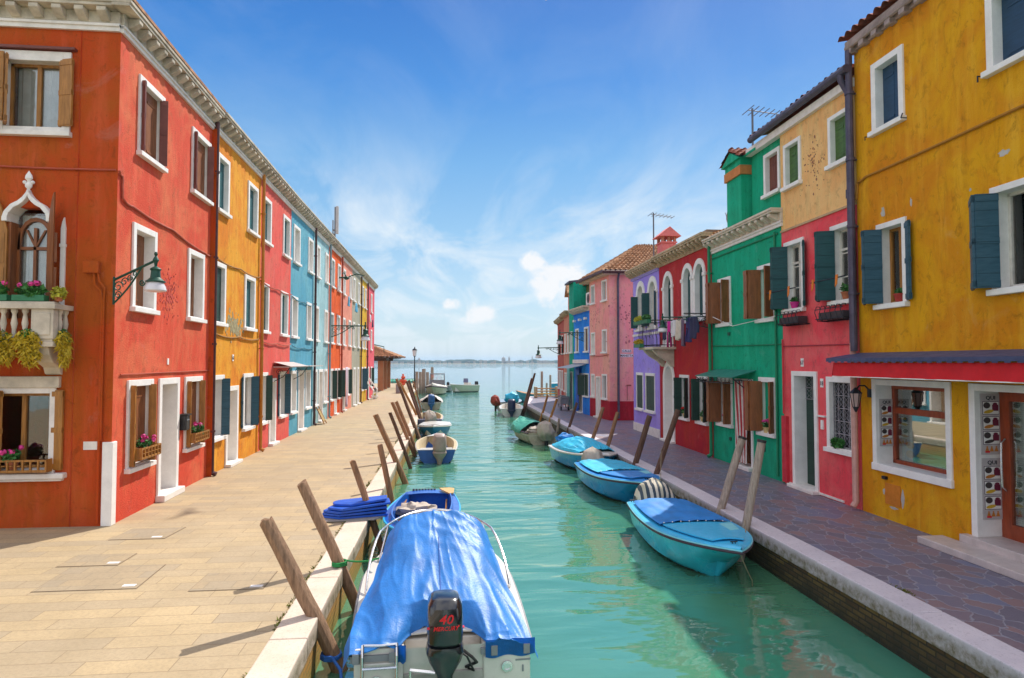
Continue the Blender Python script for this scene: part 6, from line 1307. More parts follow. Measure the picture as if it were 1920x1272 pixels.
# cabin boat near the mooring posts, bow to the viewer
rt_, L_ = boat_root('cabin_boat', 'white cabin motorboat with windscreen, bow to the viewer beside the mooring posts', (-.9, 66.5), (-1.5, 61.3)); h = Hull(L_, 2.0, .7, .3, .85, 2.3, .2); b = MB(); h.shell(b); b.build('hull', GELO, rt_, smooth=True, local=True); boot(rt_, h)
b = MB(); h.deck(b, 0, .99, camber=.25); b.build('deck', TARPW, rt_, smooth=True, local=True); b = MB(); h.rail(b, .06, -.1, 0); b.build('rub_rail', RUBR, rt_, smooth=True, local=True)
b = MB(); b.tube([(-.75, 1.6, .85), (-.7, 1.4, 2.0), (.7, 1.4, 2.0), (.75, 1.6, .85)], .07, 6); b.tube([(-.72, 1.5, 1.35), (.72, 1.5, 1.35)], .05, 6); b.box(-.7, .7, 1.0, 1.5, .9, 1.3); b.build('windscreen_frame', GREYP, rt_, local=True); b = MB(); b.box(-.7, .7, 1.42, 1.44, 1.35, 1.98); b.build('windscreen', GLASS, rt_, local=True)
rt_, h = openboat('speedboat', 'white speedboat with green bottom and small windscreen, alone in the open water', (3.0, 69.5), (.2, 67.6), 1.7, paint('white_green_hull', (.45, .52, .38), .4), GEL, GEL, BLACK, fb=.75, seats=1)
b = MB(); b.prism([(-.35, 1.45), (.35, 1.45), (.42, 1.0), (-.42, 1.0)], lambda x, z, d: (x, d, z), 1.3, 1.36); b.build('windscreen', paint('tinted_screen', (.15, .16, .3), .1), rt_, local=True); b = MB(); b.box(-.4, .4, .9, 1.3, .3, 1.02); b.build('console', GEL, rt_, local=True)
openboat('inflatable_dinghy', 'grey dinghy with raised bow between the cabin boat and the white speedboat', (.0, 72), (-.6, 68.6), 1.5, GREYP, GEL, paint('pale_grey_tube', (.45, .45, .47), .5), BLACK, fb=.6)
rt_, L_ = boat_root('green_covered_boat', 'long boat under a flat green cover beyond the far end of the left walkway', (-8.6, 84), (-3.8, 84.5)); h = Hull(L_, 1.8, .75, .1); b = MB(); h.shell(b); b.build('hull', GEL, rt_, smooth=True, local=True); tarp(rt_, h, .02, .98, lambda t, a: .2*(1-a*a), TARPG, .2, 4, .02, 1.04, nu=20, nv=16)
rt_, L_ = boat_root('aqua_boat', 'aqua boat hull showing between the posts behind the wooden benches', (11.5, 72), (14.6, 71.4)); h = Hull(L_, 1.7, .8, .3); b = MB(); h.shell(b); b.build('hull', paint('aqua_hull', (.02, .35, .55), .3), rt_, smooth=True, local=True); b = MB(); h.deck(b, 0, .99); b.build('deck', GEL, rt_, smooth=True, local=True)
rt_, L_ = boat_root('sandolo_boat', 'pale wooden rowing boat with blue bow behind the leaning posts at the right quay end', (7.6, 50.2), (5.4, 50.8)); h = Hull(L_, 1.4, .65, .25); b = MB(); h.shell(b); b.build('hull', paint('teal_hull', (.05, .3, .4), .4), rt_, smooth=True, local=True); b = MB(); h.deck(b, 0, .99); b.build('deck', OCHREW, rt_, smooth=True, local=True)
# open blue boat ahead of the white one
BLU3 = paint('cobalt_boat_paint', (.008, .12, .55), .25, 0, .25, 4, .05, .5, None, .3); DKB = paint('dark_boat_interior', (.015, .02, .05), .6)
rt_, L_ = boat_root('open_blue_boat', 'open blue boat with cloth bundle and oars inside, just ahead of the tarpaulin-covered motorboat', (-.36, 13.15), (-.5, 9.55)); h = Hull(L_, 1.28, .52, .12, .72, 2.6)
b = MB(); h.shell(b); b.build('hull', AZUR, rt_, smooth=True, local=True); boot(rt_, h)
vs = []; fs = []; n = 24; m = 11; b = MB()
for i in range(n+1):
    t = .05+.80*i/n; e = min(1, i/3)*.9+.1; row = [(h.w(t)*a, h.L*t, z) for a, z in [(1., h.g(t)+.005), (.82, h.g(t)+.02), (.80, h.g(t)+.10*e), (.76, h.g(t)+.10*e), (.72, h.g(t)-.1), (.62, .14), (0, .12)]]; m = 13; vs += row+[(-x, y, z) for x, y, z in reversed(row[:-1])]
for i in range(n):
    for j in range(m-1): fs.append((i*m+j, i*m+j+1, (i+1)*m+j+1, (i+1)*m+j))
fs += [tuple(range(n*m+1, n*m+m-1)), tuple(range(0, m))]
b.add(vs, fs); b.mi = 0; it = b.build('interior', BLU3, rt_, local=True)
b = MB(); h.deck(b, 0, .09, dz=.02, camber=.04, n=4); b.build('end_deck', BLU3, rt_, smooth=True, local=True); b = MB(); h.deck(b, .80, .99, dz=.02, camber=.05); b.build('end_deck', BLU3, rt_, smooth=True, local=True)
b = MB(); h.rail(b, .018, .0, .004); b.build('rail_strip', SKYB, rt_, smooth=True, local=True)
b = MB(); b.box(-.42, .42, .5, 1.4, .13, .16); b.build('floor_mat', DKB, rt_, local=True)
b = MB(); b.box(-h.w(.5)*.74, h.w(.5)*.74, 1.75, 1.95, .40, .43); b.build('thwart', OCHREW, rt_, local=True)
b = MB(); b.ball((.12, 1.65, .52), .27, 6, .5, (1.3, 1, .6), 16, 12, 3.); b.build('cloth_bundle', TARPE, rt_, smooth=True, local=True)
b = MB(); b.prism([(-.50, .1), (-.40, .02), (-.2, .06), (-.24, .2), (-.42, .6), (-.50, .55)], lambda x, y, d: (x, y, d), .60, .625); b.build('oar_blade', paint('pale_oar_wood', (.6, .38, .14), .5), rt_, local=True)
b = MB(); b.tube([(.42, .4, .5), (.38, 2.2, .42)], .018, 6); b.tube([(-.36, .5, .48), (-.4, 1.9, .4)], .018, 6); b.build('oars', OCHREW, rt_, local=True)
b = MB(); [b.box(-.12+.06*k, -.08+.06*k, -.01, .03, .56, .60) for k in range(8)]; b.build('wooden_teeth', RUBR, rt_, local=True)

# ---------------------------------------------------------------- the near motorboat
mbt, L_ = boat_root('motorboat', 'white motorboat under a big royal blue tarpaulin with a black 40 outboard, in the foreground', (-.03, 5.98), (-.2, 9.55)); h = Hull(L_, 1.74, .56, .20, .93, 2.5, .16, .16)
b = MB(); h.shell(b, 32); b.build('hull', GEL, mbt, smooth=True, local=True); boot(mbt, h)
b = MB(); h.deck(b, .05, .995, dz=.004, camber=.06, n=30, mv=16); b.build('deck', GEL, mbt, smooth=True, local=True)
b = MB(); h.rail(b, .028, -.05, .008); h_w = h.w(0); b.box(-h_w-.02, -.34, -.035, .01, h.fb-.085, h.fb-.03); b.box(.34, h_w+.02, -.035, .01, h.fb-.085, h.fb-.03); b.build('rub_rail', GREYP, mbt, smooth=True, local=True)
# transom corner blocks and motor well
b = MB()
for sg in (-1, 1): 
    x0, x1 = sorted((sg*.36, sg*(h_w-.01))); b.box(x0, x1, -.012, .3, .3, h.fb+.02)
    b.box(x0, x1, -.03, .0, .02, h.fb-.1)
b.box(-.36, .36, .2, .3, .25, h.fb+.0); b.build('transom_blocks', GEL, mbt, local=True, bevel=.02)
b = MB(); b.box(-.36, .36, -.025, .2, .2, .34); b.build('motor_well', paint('well_grey_cream', (.42, .40, .36), .6), mbt, local=True, bevel=.01)
for x, z in ((-.60, .30), (.58, .36)):
    b = MB(); b.lathe([(.045, 0), (.05, .004), (.05, .02), (.03, .022), (.028, .012)], (0, 0, 0), 14); b.v = [(x+p[0], -.03-p[2], z+p[1]) for p in b.v]; b.build('drain_fitting', STEEL, mbt, smooth=True, local=True)
b = MB(); b.box(.66, .80, -.034, -.028, .40, .415); b.box(.72, .735, -.036, -.028, .30, .36); b.build('transom_badge', GREYP, mbt, local=True)
b = MB()
for x in (-.72, -.42): b.tube([(x, .03, h.fb+.03), (x, -.03, h.fb+.06), (x, -.08, h.fb-.02), (x, -.09, .0), (x, -.09, -.1)], .014, 8)
b.tube([(-.72, -.02, h.fb+.055), (-.57, -.05, h.fb+.06), (-.42, -.02, h.fb+.055)], .012, 8)
for z in (.1, .27, .44): b.tube([(-.72, -.09, z), (-.42, -.09, z)], .013, 8)
b.build('boarding_ladder', STEEL, mbt, smooth=True, local=True)
# bow rail
b = MB(); P = []
for k in range(33):
    a = pi*k/32; t = .36+.66*sin(a)**.75; sg = 1 if k < 16 else -1
    xx = (h.w(.38)*.92)*cos(a); yy = h.L*(.37+.60*sin(a)); zz = h.g(.4)+.03+.40*min(1, sin(a)*2.2)**.7
    P.append((xx*(1.0), yy, zz))
b.tube(P, .014, 8)
for sg in (-1, 1):
    for k, t in ((7, .66),): p = P[k] if sg > 0 else P[32-k]; b.tube([(p[0], p[1], p[2]), (sg*h.w(t)*.9, h.L*(t-.02), h.g(t)+.03)], .012, 8)
p = P[16]; q = P[12]; b.tube([(P[13][0], P[13][1], P[13][2]), (h.w(.93)*.5, h.L*.9, h.g(.9)+.05)], .011, 6); b.tube([(P[19][0], P[19][1], P[19][2]), (-h.w(.93)*.5, h.L*.9, h.g(.9)+.05)], .011, 6)
b.build('bow_rail', STEEL, mbt, smooth=True, local=True)
b = MB()
for sg in (-1, 1):
    for t in (.66, .38): b.lathe([(.03, 0), (.03, .01), (.018, .025)], (sg*h.w(t)*.9, h.L*(t-.01), h.g(t)+.02), 12)
b.build('rail_feet', GEL, mbt, smooth=True, local=True)
# tarpaulin: peak over the windscreen, folds fanning aft
def gt(u, v):
    """u: 0 at the transom .. 1 ahead of the windscreen; v: -1..1 across"""
    q = 2*v-1; y = -.05+1.72*u; U = min(1, max(0, y/1.55)); hw0 = h.w(0)+.05
    half = hw0+(.55-hw0)*U**1.3 if u < .93 else .55-.0*(u-.93)
    if q < 0 and .0 < U < .6: half += .05*sin(pi*U/.6)
    ridge = h.fb+.03+(.80-.0)*(.10+.90*U**.95)*(1-.0)
    ridge = h.fb+.09+.78*U**.85
    edge = h.fb+.02+.62*U**1.7
    a = abs(q)
    # stretched cloth from the ridge to the rim, flat-topped near the windscreen
    pw = 1.6+2.2*U; z = edge+(ridge-edge)*(1-a**pw)
    F_ = 0.
    ang = q/(.28+.72*(1-U)+1e-3)
    ph = q*7.5
    fold = abs(sin(ph*1.0+1.1*mnoise.noise(Vector((q*2, U*2, 3)))*2))**2.5
    amp = .042*(1-U)**.6*(.3+.7*min(1, a*1.6))
    F_ += amp*(fold-.4)+.03*mnoise.noise(Vector((q*3.5, y*2.2, 7)))*(1-.4*U)
    r2 = abs(mnoise.noise(Vector((q*6+y*2.2, y*1.2-q*2, 12)))); F_ += .055*max(0, .22-r2)*max(0, .8-U*.3)
    if U > .55: F_ += .03*abs(sin((q*1.2+y*3.2)*5))**3*(U-.55)*1.6*(1 if q > -.1 else .25)
    x = half*q*(1+.02*mnoise.noise(Vector((y*6, q*2, 1))))
    if a > .93 and U < .8: z -= (a-.93)/.07*(.10+.07*(1-U)+.05*mnoise.noise(Vector((y*5, q, 5)))); x += (1 if q > 0 else -1)*.025
    if y < .02: z -= (.02-y)/.07*(.02+.05*abs(mnoise.noise(Vector((q*5, 1, 1)))))
    if u > .93: z -= (u-.93)/.07*.30
    # scoop around the motor well
    if abs(x) < .40 and y < .34: z -= .0; y = y+(.34-y)*max(0, 1-(abs(x)/.40)**3)*.9
    # sag between supports
    z -= .05*sin(pi*U)*(1-a)*.6
    return (x-.012, y, z+F_)
b = MB(); b.sheet(gt, 110, 120, .006); b.build('tarpaulin', TARPB, mbt, smooth=True, local=True)
b = MB(); N_ = 60   # front flap down to the foredeck
b.sheet(lambda u, v: ((2*v-1)*(.55+.12*u)-.012, 1.66+.55*u, gt(1, v)[2]-.0-(gt(1, v)[2]-h.g(.6)-.06)*u**.7), 12, 30, .006); b.build('tarpaulin_front', TARPB, mbt, smooth=True, local=True)
for sg, x0, x1 in ((1, .38, h_w+.03), (-1, -.44, -.34)):   # hem hanging over the transom
    b = MB(); b.sheet(lambda u, v, x0=x0, x1=x1: (x0+(x1-x0)*v, -.045-.008*sin(v*9), h.fb+.05-.15*u-.01*sin(v*11)*u), 6, 24, .006); b.build('tarpaulin_hem', TARPB, mbt, smooth=True, local=True)
b = MB()
for x in (.46, .76, -.46, -.78): b = MB(); b.box(x-.03, x+.03, -.062, -.052, h.fb-.09, h.fb+.0); b.build('snap_tab', GREYP, mbt, local=True, bevel=.004)
b = MB(); b.tube([(-.012+.0, .36+k*.1, gt((.41+k*.1)/1.72, .5)[2]+.004) for k in range(9)], .004, 4); b.build('seam', paint('seam_blue', (.01, .08, .4), .5), mbt, local=True)
# outboard
mo = outboard(mbt, -.22, .70, 1.02, cowl=paint('gloss_black_cowling', (.008, .009, .013), .12, 0, .1, 5, .0, .6, None, .6))
RDI = flat('red_decal', (.75, .01, .02), .4)
yc = -.22-.2*1.02
def dec(x, y, d): return (x, yc-.008+.0*y-d, .80+y)
text('40', lambda x, y, d: (x+y*.25, yc+.006-d+.0*y, .925+y), .105, RDI, mbt, 'decal_number', .012, .001, 1.15).data.transform(Matrix.Identity(4))
text('MERCURY', lambda x, y, d: (x+y*.25, yc+.006-d, .87+y), .048, RDI, mbt, 'decal_word', .012, .0006, .98)
for o in list(mbt.children):
    if o.name.startswith('decal'):      # lettering was laid out in the boat's own frame
        l = mbt.location; o.data.transform(Matrix.Translation(l))
b = MB(); b.box(-.158, -.135, yc+.003, yc+.04, .885, .891); b.box(.145, .158, yc+.003, yc+.04, .885, .891); b.build('decal_lines', RDI, mbt, local=True)
b = MB(); b.tube([(.12, -.1, .6), (.25, -.12, .5), (.3, -.05, .42), (.2, .0, .36)], .014, 8); b.tube([(.1, -.1, .58), (.2, -.14, .52), (.27, -.08, .36), (.2, .05, .34)], .01, 8); b.build('fuel_hose', BLACK, mbt, smooth=True, local=True)
b = MB(); b.tube([(-.08, -.2, .42), (-.3, -.12, .42)], .015, 8); b.tube([(-.3, -.12, .42), (-.3, -.12, .3)], .012, 8); b.build('steering_rod', STEEL, mbt, smooth=True, local=True)

# ================================================================ mooring piles
def pile(label, base, top, r, mat, seed, cap=False, group=None, bend=.03, name='mooring_pile'):
    rn = random.Random(seed); B_, T_ = Vector((base[0], base[1], WL-.5)), Vector(top); d0 = Vector((base[0], base[1], WL)); dv = (T_-d0); B_ = d0-dv*.25
    b = MB(); n = 11; K = 14; vs = []
    ax = (T_-B_).normalized(); u = ax.orthogonal().normalized(); v = ax.cross(u)
    for i in range(K+1):
        t = i/K; c = B_.lerp(T_, t)+u*bend*sin(pi*t)*rn.uniform(.8, 1.2)*.6+v*.006*mnoise.noise(Vector((t*4, seed, 0)))
        for k in range(n):
            a = 2*pi*k/n; rr_ = r*(1.06-.12*t)*(1+.10*mnoise.noise(Vector((cos(a)*1.2, sin(a)*1.2, t*3+seed*5))))
            off = 0 if i < K else rn.uniform(-.02, .02); q = c+(u*cos(a)+v*sin(a))*rr_+ax*off; vs.append(tuple(q))
    fs = [(i*n+k, i*n+(k+1) % n, (i+1)*n+(k+1) % n, (i+1)*n+k) for i in range(K) for k in range(n)]+[tuple(range(K*n, (K+1)*n))]
    b.add(vs, fs); o = None
    t_ = b.build(name, mat, None, smooth=True)
    me = t_.data; l = Vector((base[0], base[1], WL)); me.transform(Matrix.Translation(-l)); t_.location = l
    tag(t_, label, 'mooring pile', group)
    if cap: b = MB(); b.tube([tuple(T_-ax*.015), tuple(T_+ax*.03)], r*1.08, 12); b.build('cap', BLACK, t_)
    return t_
GL = 'leaning wooden piles along the left quay'; GRr = 'leaning wooden piles along the right quay'
for k, (lab, b_, t_, r, m_) in enumerate((
    ('thick cracked leaning pile nearest the viewer on the left quay, with a blue rope', (-1.1, 6.82), (-1.85, 6.82, .99), .075, WOODP),
    ('thick leaning pile with the green mooring rope tied round it, left quay', (-1.12, 8.39), (-1.84, 8.39, 1.08), .07, WOODP),
    ('thin leaning pile rising behind the stack of blue boards', (-1.1, 11.02), (-1.59, 11.02, .95), .055, WOODR),
    ('short leaning pile beyond the blue boards, its top below the others', (-1.1, 13.46), (-1.39, 13.46, .9), .06, WOODR),
    ('tall straight leaning pile, first of the group before the open motorboat on the left', (-1.1, 16.97), (-1.87, 16.97, 1.24), .075, WOODR),
    ('thin crooked leaning pile left of the open motorboat', (-1.1, 19.34), (-1.71, 19.34, 1.11), .055, WOODD),
    ('brown leaning pile touching the open motorboat, left one of a close pair', (-1.1, 21.86), (-1.86, 21.86, 1.26), .065, WOODR),
    ('brown leaning pile behind the open motorboat, right one of a close pair', (-1.1, 22.87), (-1.81, 22.87, 1.23), .065, WOODR),
    ('leaning pile beside the bright blue rowing boat, right of its neighbour', (-1.1, 25.61), (-1.9, 25.61, 1.65), .06, WOODD),
    ('long leaning pile beside the bright blue rowing boat, leftmost top of the far cluster', (-1.12, 26.29), (-2.07, 26.29, 1.93), .065, WOODR),
    ('ochre leaning pile between the rowing boats and the white covered boat', (-1.25, 31.84), (-2.34, 31.84, 1.61), .06, OCHREW),
    ('dark leaning pile, left of three beside the grey-rimmed boat', (-1.2, 31.23), (-1.98, 31.23, 1.69), .06, WOODD),
    ('dark leaning pile, right of three beside the grey-rimmed boat', (-1.25, 32.6), (-1.95, 32.6, 1.7), .06, WOODD),
    ('slender leaning pile just before the white covered boat', (-1.35, 35.69), (-1.88, 35.69, 1.55), .05, WOODR))):
    pile(lab, b_, t_, r, m_, k+1, group=GL)
for k, (lab, b_, t_, r, m_) in enumerate((
    ('crossing leaning pile by the dark-motored white boat, right-hand top', (4.55, 38.64), (5.26, 38.64, 1.95), .07, WOODD),
    ('crossing leaning pile by the dark-motored white boat, left-hand top', (4.5, 39.1), (5.14, 39.1, 1.62), .07, WOODD),
    ('ochre leaning pile, farther of two beyond the cream boat with green tarpaulin', (4.62, 32.45), (5.08, 32.45, .94), .06, OCHREW),
    ('ochre leaning pile, nearer of two beyond the cream boat with green tarpaulin', (4.62, 29.89), (5.11, 29.89, .88), .06, OCHREW),
    ('stubby low pile stump beside the cream boat with green tarpaulin', (4.62, 27.2), (4.76, 27.2, .2), .06, WOODG),
    ('crooked grey-brown leaning pile behind the domed blue tarpaulin', (4.62, 25.3), (5.14, 25.3, .99), .055, WOODD),
    ('red-brown leaning pile in front of the pink house base, farther of a pair', (4.62, 21.2), (5.2, 21.2, 1.08), .065, WOODR),
    ('red-brown leaning pile in front of the pink house base, nearer of a pair', (4.62, 19.11), (5.14, 19.11, 1.09), .06, WOODR),
    ('dark thick leaning pile at the stern of the azure runabout, before the lilac house', (4.62, 16.17), (5.19, 16.17, 1.22), .075, WOODD),
    ('long knotty leaning pile before the crimson house arched door', (4.62, 14.58), (5.36, 14.58, 1.48), .065, WOODD),
    ('pale leaning pile with a black cap before the striped door curtain', (4.62, 11.01), (5.23, 11.01, 1.25), .07, WOODG),
    ('pale leaning pile with a black cap, nearest the viewer on the right quay', (4.62, 9.89), (5.02, 9.89, 1.33), .068, WOODG))):
    pile(lab, b_, t_, r, m_, k+31, cap=k > 9, group=GRr)
for k, (x, y, z, r, lab) in enumerate(((-3.05, 64, 1.7, .16, 'upright mooring post directly beside the lamp post'), (-2.75, 65, 1.65, .15, 'slim upright mooring post second from the lamp post'), (-2.45, 66, 1.95, .2, 'thick upright mooring post third from the lamp post'), (-2.1, 67, 1.6, .17, 'short upright mooring post beside the thick one'), (-1.7, 70, 2.1, .17, 'tall upright mooring post next to the cabin boat windscreen'))):
    pile(lab, (x, y), (x, y, z), r, WOODG, 60+k, group='upright mooring posts at the end of the left walkway', bend=.0, name='mooring_post')
for k, (x, y, z, lab) in enumerate(((7.3, 49.6, 1.9, 'upright post left of the wooden benches at the right quay end'), (9.6, 62, .6, 'low post behind the benches, before the aqua boat'), (9.0, 56, 1.5, 'thin post right of the aqua boat, beside the last red house'))):
    pile(lab, (x, y), (x, y, z), .1, WOODG, 70+k, group='upright posts off the right quay end', bend=.0, name='mooring_post')
# ropes
def rope(label, pts, mat, r=.012, sag=.1):
    P = []; 
    for (a, c) in zip(pts[:-1], pts[1:]):
        a, c = Vector(a), Vector(c)
        for k in range(10): t = k/10; q = a.lerp(c, t); q.z -= sag*4*t*(1-t)*(c-a).length*.3; P.append(tuple(q))
    P.append(tuple(pts[-1])); b = MB(); b.tube(P, r, 7); return tag(b.build('mooring_rope', mat, None, smooth=True), label, 'rope')
def coil(c, r, n, z, mat_r=.012):
    return [(c[0]+r*cos(k*.7), c[1]+r*sin(k*.7), z+.016*k*.7/6.28) for k in range(n)]
b = MB(); cpt = (-1.42, 8.39); P = coil((-1.36, 8.39), .088, 30, .03); P += [tuple(Vector(P[-1]).lerp(Vector((-.83, 8.0, .22)), t/8)-Vector((0, 0, .12*4*t/8*(1-t/8)*.3))) for t in range(1, 9)]; b.tube(P, .012, 7); tag(b.build('mooring_rope', ROPEG, None, smooth=True), 'green rope from the second leaning pile to the bow rail of the white motorboat', 'rope')
b = MB(); P = coil((-1.18, 6.82), .098, 26, -.42); P += [(-1.05, 6.6, -.45), (-.98, 6.3, -.5)]; b.tube(P, .016, 7); tag(b.build('mooring_rope', ROPEB, None, smooth=True), 'blue rope wound low round the nearest leaning pile', 'rope')
rope('thin rope from the bow of the turquoise runabout down into the water', [(3.98, 8.5, .0), (4.25, 8.7, -.45), (4.3, 8.8, -.6)], ROPE, .008)
rope('white rope between the two capped piles and the turquoise runabout', [(4.5, 9.4, .03), (4.72, 9.89, .1)], ROPE, .008)
rope('rope from the azure runabout to the knotty pile', [(4.6, 13.6, .0), (4.95, 14.58, .6)], ROPE, .007)
# stack of blue boards
t = thing('board_stack', 'stack of bright blue floor boards lying on the kerb', 'board stack', (-1.6, 11.2, 0)); BB = paint('blue_board_paint', (.01, .10, .58), .35, 0, .3, 5, .05)
b = MB(); b.prism([(-2.05, 10.72), (-1.2, 10.78), (-1.02, 11.0), (-1.1, 11.5), (-1.9, 11.45), (-2.12, 11.1)], lambda x, y, d: (x, y, d), .013, .03); b.build('ground_mat', paint('grey_mat', (.35, .32, .3), .8), t)
rn = random.Random(8)
for k in range(5):
    b = MB(); z = .032+k*.046; dx = rn.uniform(-.03, .03); dy = rn.uniform(-.02, .02)
    if k < 4: pts = [(-2.06+dx+.02*k, 10.95+dy), (-1.74+dx, 10.78+dy), (-.98+dx, 10.98+dy), (-1.04+dx, 11.36+dy), (-1.75+dx, 11.32+dy), (-2.02+dx+.02*k, 11.1+dy)]
    else: pts = [(-1.60, 10.90), (-1.02, 11.0), (-1.04, 11.3), (-1.4, 11.36)]+[(-1.66+.26*cos(a), 11.13+.22*sin(a)) for a in [pi*.5+.25*j for j in range(10)]]
    def tp(x, y, d, z=z, k=k): return (x, y, d+max(0, (x+1.6))*.03*k)
    b.prism(pts, tp, z, z+.034); b.build('board', BB, t, bevel=.004)

# ================================================================ lamps
OPAL = paint('opal_lamp_glass', (.72, .68, .70), .15, 0, .1, 4, 0)
def scroll(b, o, ux, uz, r, n=16, turns=1.4, t=.011, sgn=1):
    P = []
    for k in range(n+1):
        a = k/n*turns*2*pi; q = r*(1-.82*k/n); P.append((o[0]+ux[0]*q*cos(a), o[1]+ux[1]*q*cos(a), o[2]+uz*q*sin(a)*sgn))
    b.tube(P, t, 5)
def arm_lamp(label, root, tip, drop, k=1., bell=True, name='street_lamp'):
    """wall lamp: straight arm, scrolled bracket underneath, bell lantern at the tip"""
    R_, T_ = Vector(root), Vector(tip); t = thing(name, label, 'street lamp', tuple(R_)); d = (T_-R_); L_ = d.length; u = Vector((d.x, d.y, 0)).normalized(); b = MB()
    b.tube([tuple(R_), tuple(T_)], .022*k, 8); b.tube([tuple(R_+Vector((0, 0, .05))), tuple(R_+Vector((0, 0, -.42*k)))], .018*k, 6)
    low = R_+Vector((0, 0, -.40*k)); P = [tuple(low.lerp(R_+u*L_*.62, s_)+Vector((0, 0, d.z*.62*s_-.05*k*sin(pi*s_)))) for s_ in [q/8 for q in range(9)]]; b.tube(P, .015*k, 6)
    for s_, r, z in ((.10, .10, -.15), (.24, .075, -.11), (.36, .055, -.075), (.48, .05, -.05), (.10, .07, -.29)): scroll(b, R_+u*L_*s_+Vector((0, 0, z*k+d.z*s_)), u, 1, r*k, sgn=-1 if s_ > .3 else 1, t=.010*k)
    scroll(b, R_+u*L_*.64+Vector((0, 0, -.06*k)), u, 1, .06*k, sgn=-1, t=.012*k)
    b.build('bracket', IRONG, t, smooth=True)
    c = (T_.x, T_.y, T_.z); b = MB(); b.lathe([(.018*k, .14*k), (.03*k, .11*k), (.016*k, .07*k), (.04*k, .03*k), (.05*k, 0), (.03*k, -.03*k), (.02*k, -.1*k), (.07*k, -.13*k), (.09*k, -.15*k), (.07*k, -.18*k), (.08*k, -.29*k), (.12*k, -.33*k), (.15*k, -.35*k), (.15*k, -.37*k)], c, 16); b.build('lamp_hood', IRONG, t, smooth=True)
    b = MB(); b.lathe([(.12*k, -.371*k), (.15*k, -.43*k), (.17*k, -.50*k), (.16*k, -.52*k), (.10*k, -.53*k), (.03*k, -.535*k)], c, 16); b.build('lamp_shade', OPAL, t, smooth=True); return t
arm_lamp('large green iron lamp with scrolled bracket on the corner of the red house', (-5.36, 10.86, 3.93), (-4.62, 10.62, 4.22), .3, .95)
arm_lamp('long-armed green lamp reaching from the orange house over the walkway', (-5.57, 31.2, 4.35), (-3.95, 31.2, 4.35), .3, 1.35)
arm_lamp('green bell lamp on a horizontal arm beside the hanging laundry, crimson house', (7.24, 17.2, 3.88), (6.05, 17.6, 3.88), .3, .8)
arm_lamp('dark scrolled lamp arm on the cobalt blue house', (6.86, 31.8, 4.1), (5.6, 31.8, 4.1), .3, 1.1)
arm_lamp('farthest lamp on the right bank, black against the lagoon', (7.1, 39.5, 3.55), (5.6, 39.5, 3.5), .3, 1.2)
t = thing('double_lamp', 'small two-armed lamp on the orange house wall high above the walkway', 'lamp', (-5.57, 33.4, 7.0)); b = MB(); b.tube([(-5.57, 33.4, 6.95), (-5.2, 33.4, 6.95)], .04, 6)
for s_ in (-1, 1): b.tube([(-5.2, 33.4, 6.95), (-5.2+.5*s_, 33.4+.0, 7.15), (-5.2+.9*s_, 33.4, 7.05)] if s_ > 0 else [(-5.2, 33.4, 6.95), (-5.2, 32.7, 7.1), (-5.2, 32.1, 7.0)], .03, 6)
b.build('arms', IRONG, t, smooth=True); b = MB(); b.ball((-5.2, 33.4, 6.93), .14, sc=(1, 1, .7)); b.build('hub', IRONG, t, smooth=True)
# lamp post at the lagoon edge
t = thing('lamp_post', 'tall dark lamp post with lantern standing at the lagoon edge', 'lamp post', (-3.45, 67.2, 0)); b = MB(); b.lathe([(.16, 0), (.16, .3), (.1, .5), (.07, .8), (.05, 3.1), (.07, 3.15), (.04, 3.25)], (-3.45, 67.2, 0), 10); b.build('post', IRON, t, smooth=True)
b = MB(); b.lathe([(.16, 3.28), (.24, 3.85)], (-3.45, 67.2, 0), 6); b.build('lantern_glass', OPAL, t); b = MB(); b.lathe([(.27, 3.85), (.2, 3.98), (.08, 4.06), (.03, 4.2), (.01, 4.25)], (-3.45, 67.2, 0), 6); b.lathe([(.08, 3.22), (.17, 3.28)], (-3.45, 67.2, 0), 6); b.build('lantern_cap', IRON, t)
# ================================================================ tiled shelter on brick piers
t = thing('shelter', 'open shelter with tiled roof on brick piers beyond the left row', 'shelter', (-6.2, 60, 0)); PB = bricks('pier_brick', (0, 2), (.52, .17, .06), (.46, .2, .08), (.35, .25, .15), .25, .07, .01, .5, .9, None, .4, .6)
for y in (60.3, 63.8, 67.5): b = MB(); b.box(-6.45, -5.95, y-.25, y+.25, 0, 2.75); b.build('pier', PB, t)
for y in (60.3, 67.5): b = MB(); b.box(-13.2, -12.7, y-.25, y+.25, 0, 2.75); b.build('pier', PB, t)
b = MB(); b.box(-13.4, -5.7, 59.9, 60.3, 2.76, 3.0); b.box(-6.4, -6.0, 60.31, 68, 2.75, 2.99); b.box(-13.4, -5.7, 67.4, 67.8, 2.76, 3.0)
for k in range(12): b.box(-5.95, -4.9, 59.4+k*.8, 59.52+k*.8, 2.99, 3.1)
b.build('timber_beams', paint('dark_beam', (.10, .06, .04), .8), t)
b = MB(); e0, e1, e2, e3 = (-14.2, 58.9, 3.12), (-4.5, 58.9, 3.12), (-4.5, 69, 3.12), (-14.2, 69, 3.12); g0, g1 = (-9.35, 62.5, 5.0), (-9.35, 65.5, 5.0)
tiles(b, e0, e1, g0, g0, 34, 12, .06); tiles(b, e1, e2, g0, g1, 34, 12, .06); tiles(b, e3, e2, g1, g1, 20, 8, .06); tiles(b, e0, e3, g0, g1, 20, 8, .06); b.build('roof', TILE, t)
b = MB(); b.prism([e0[:2], e1[:2], e2[:2], e3[:2]], lambda x, y, d: (x, y, d), 3.06, 3.10); b.build('roof_underside', paint('dark_beam', (.10, .06, .04), .8), t)
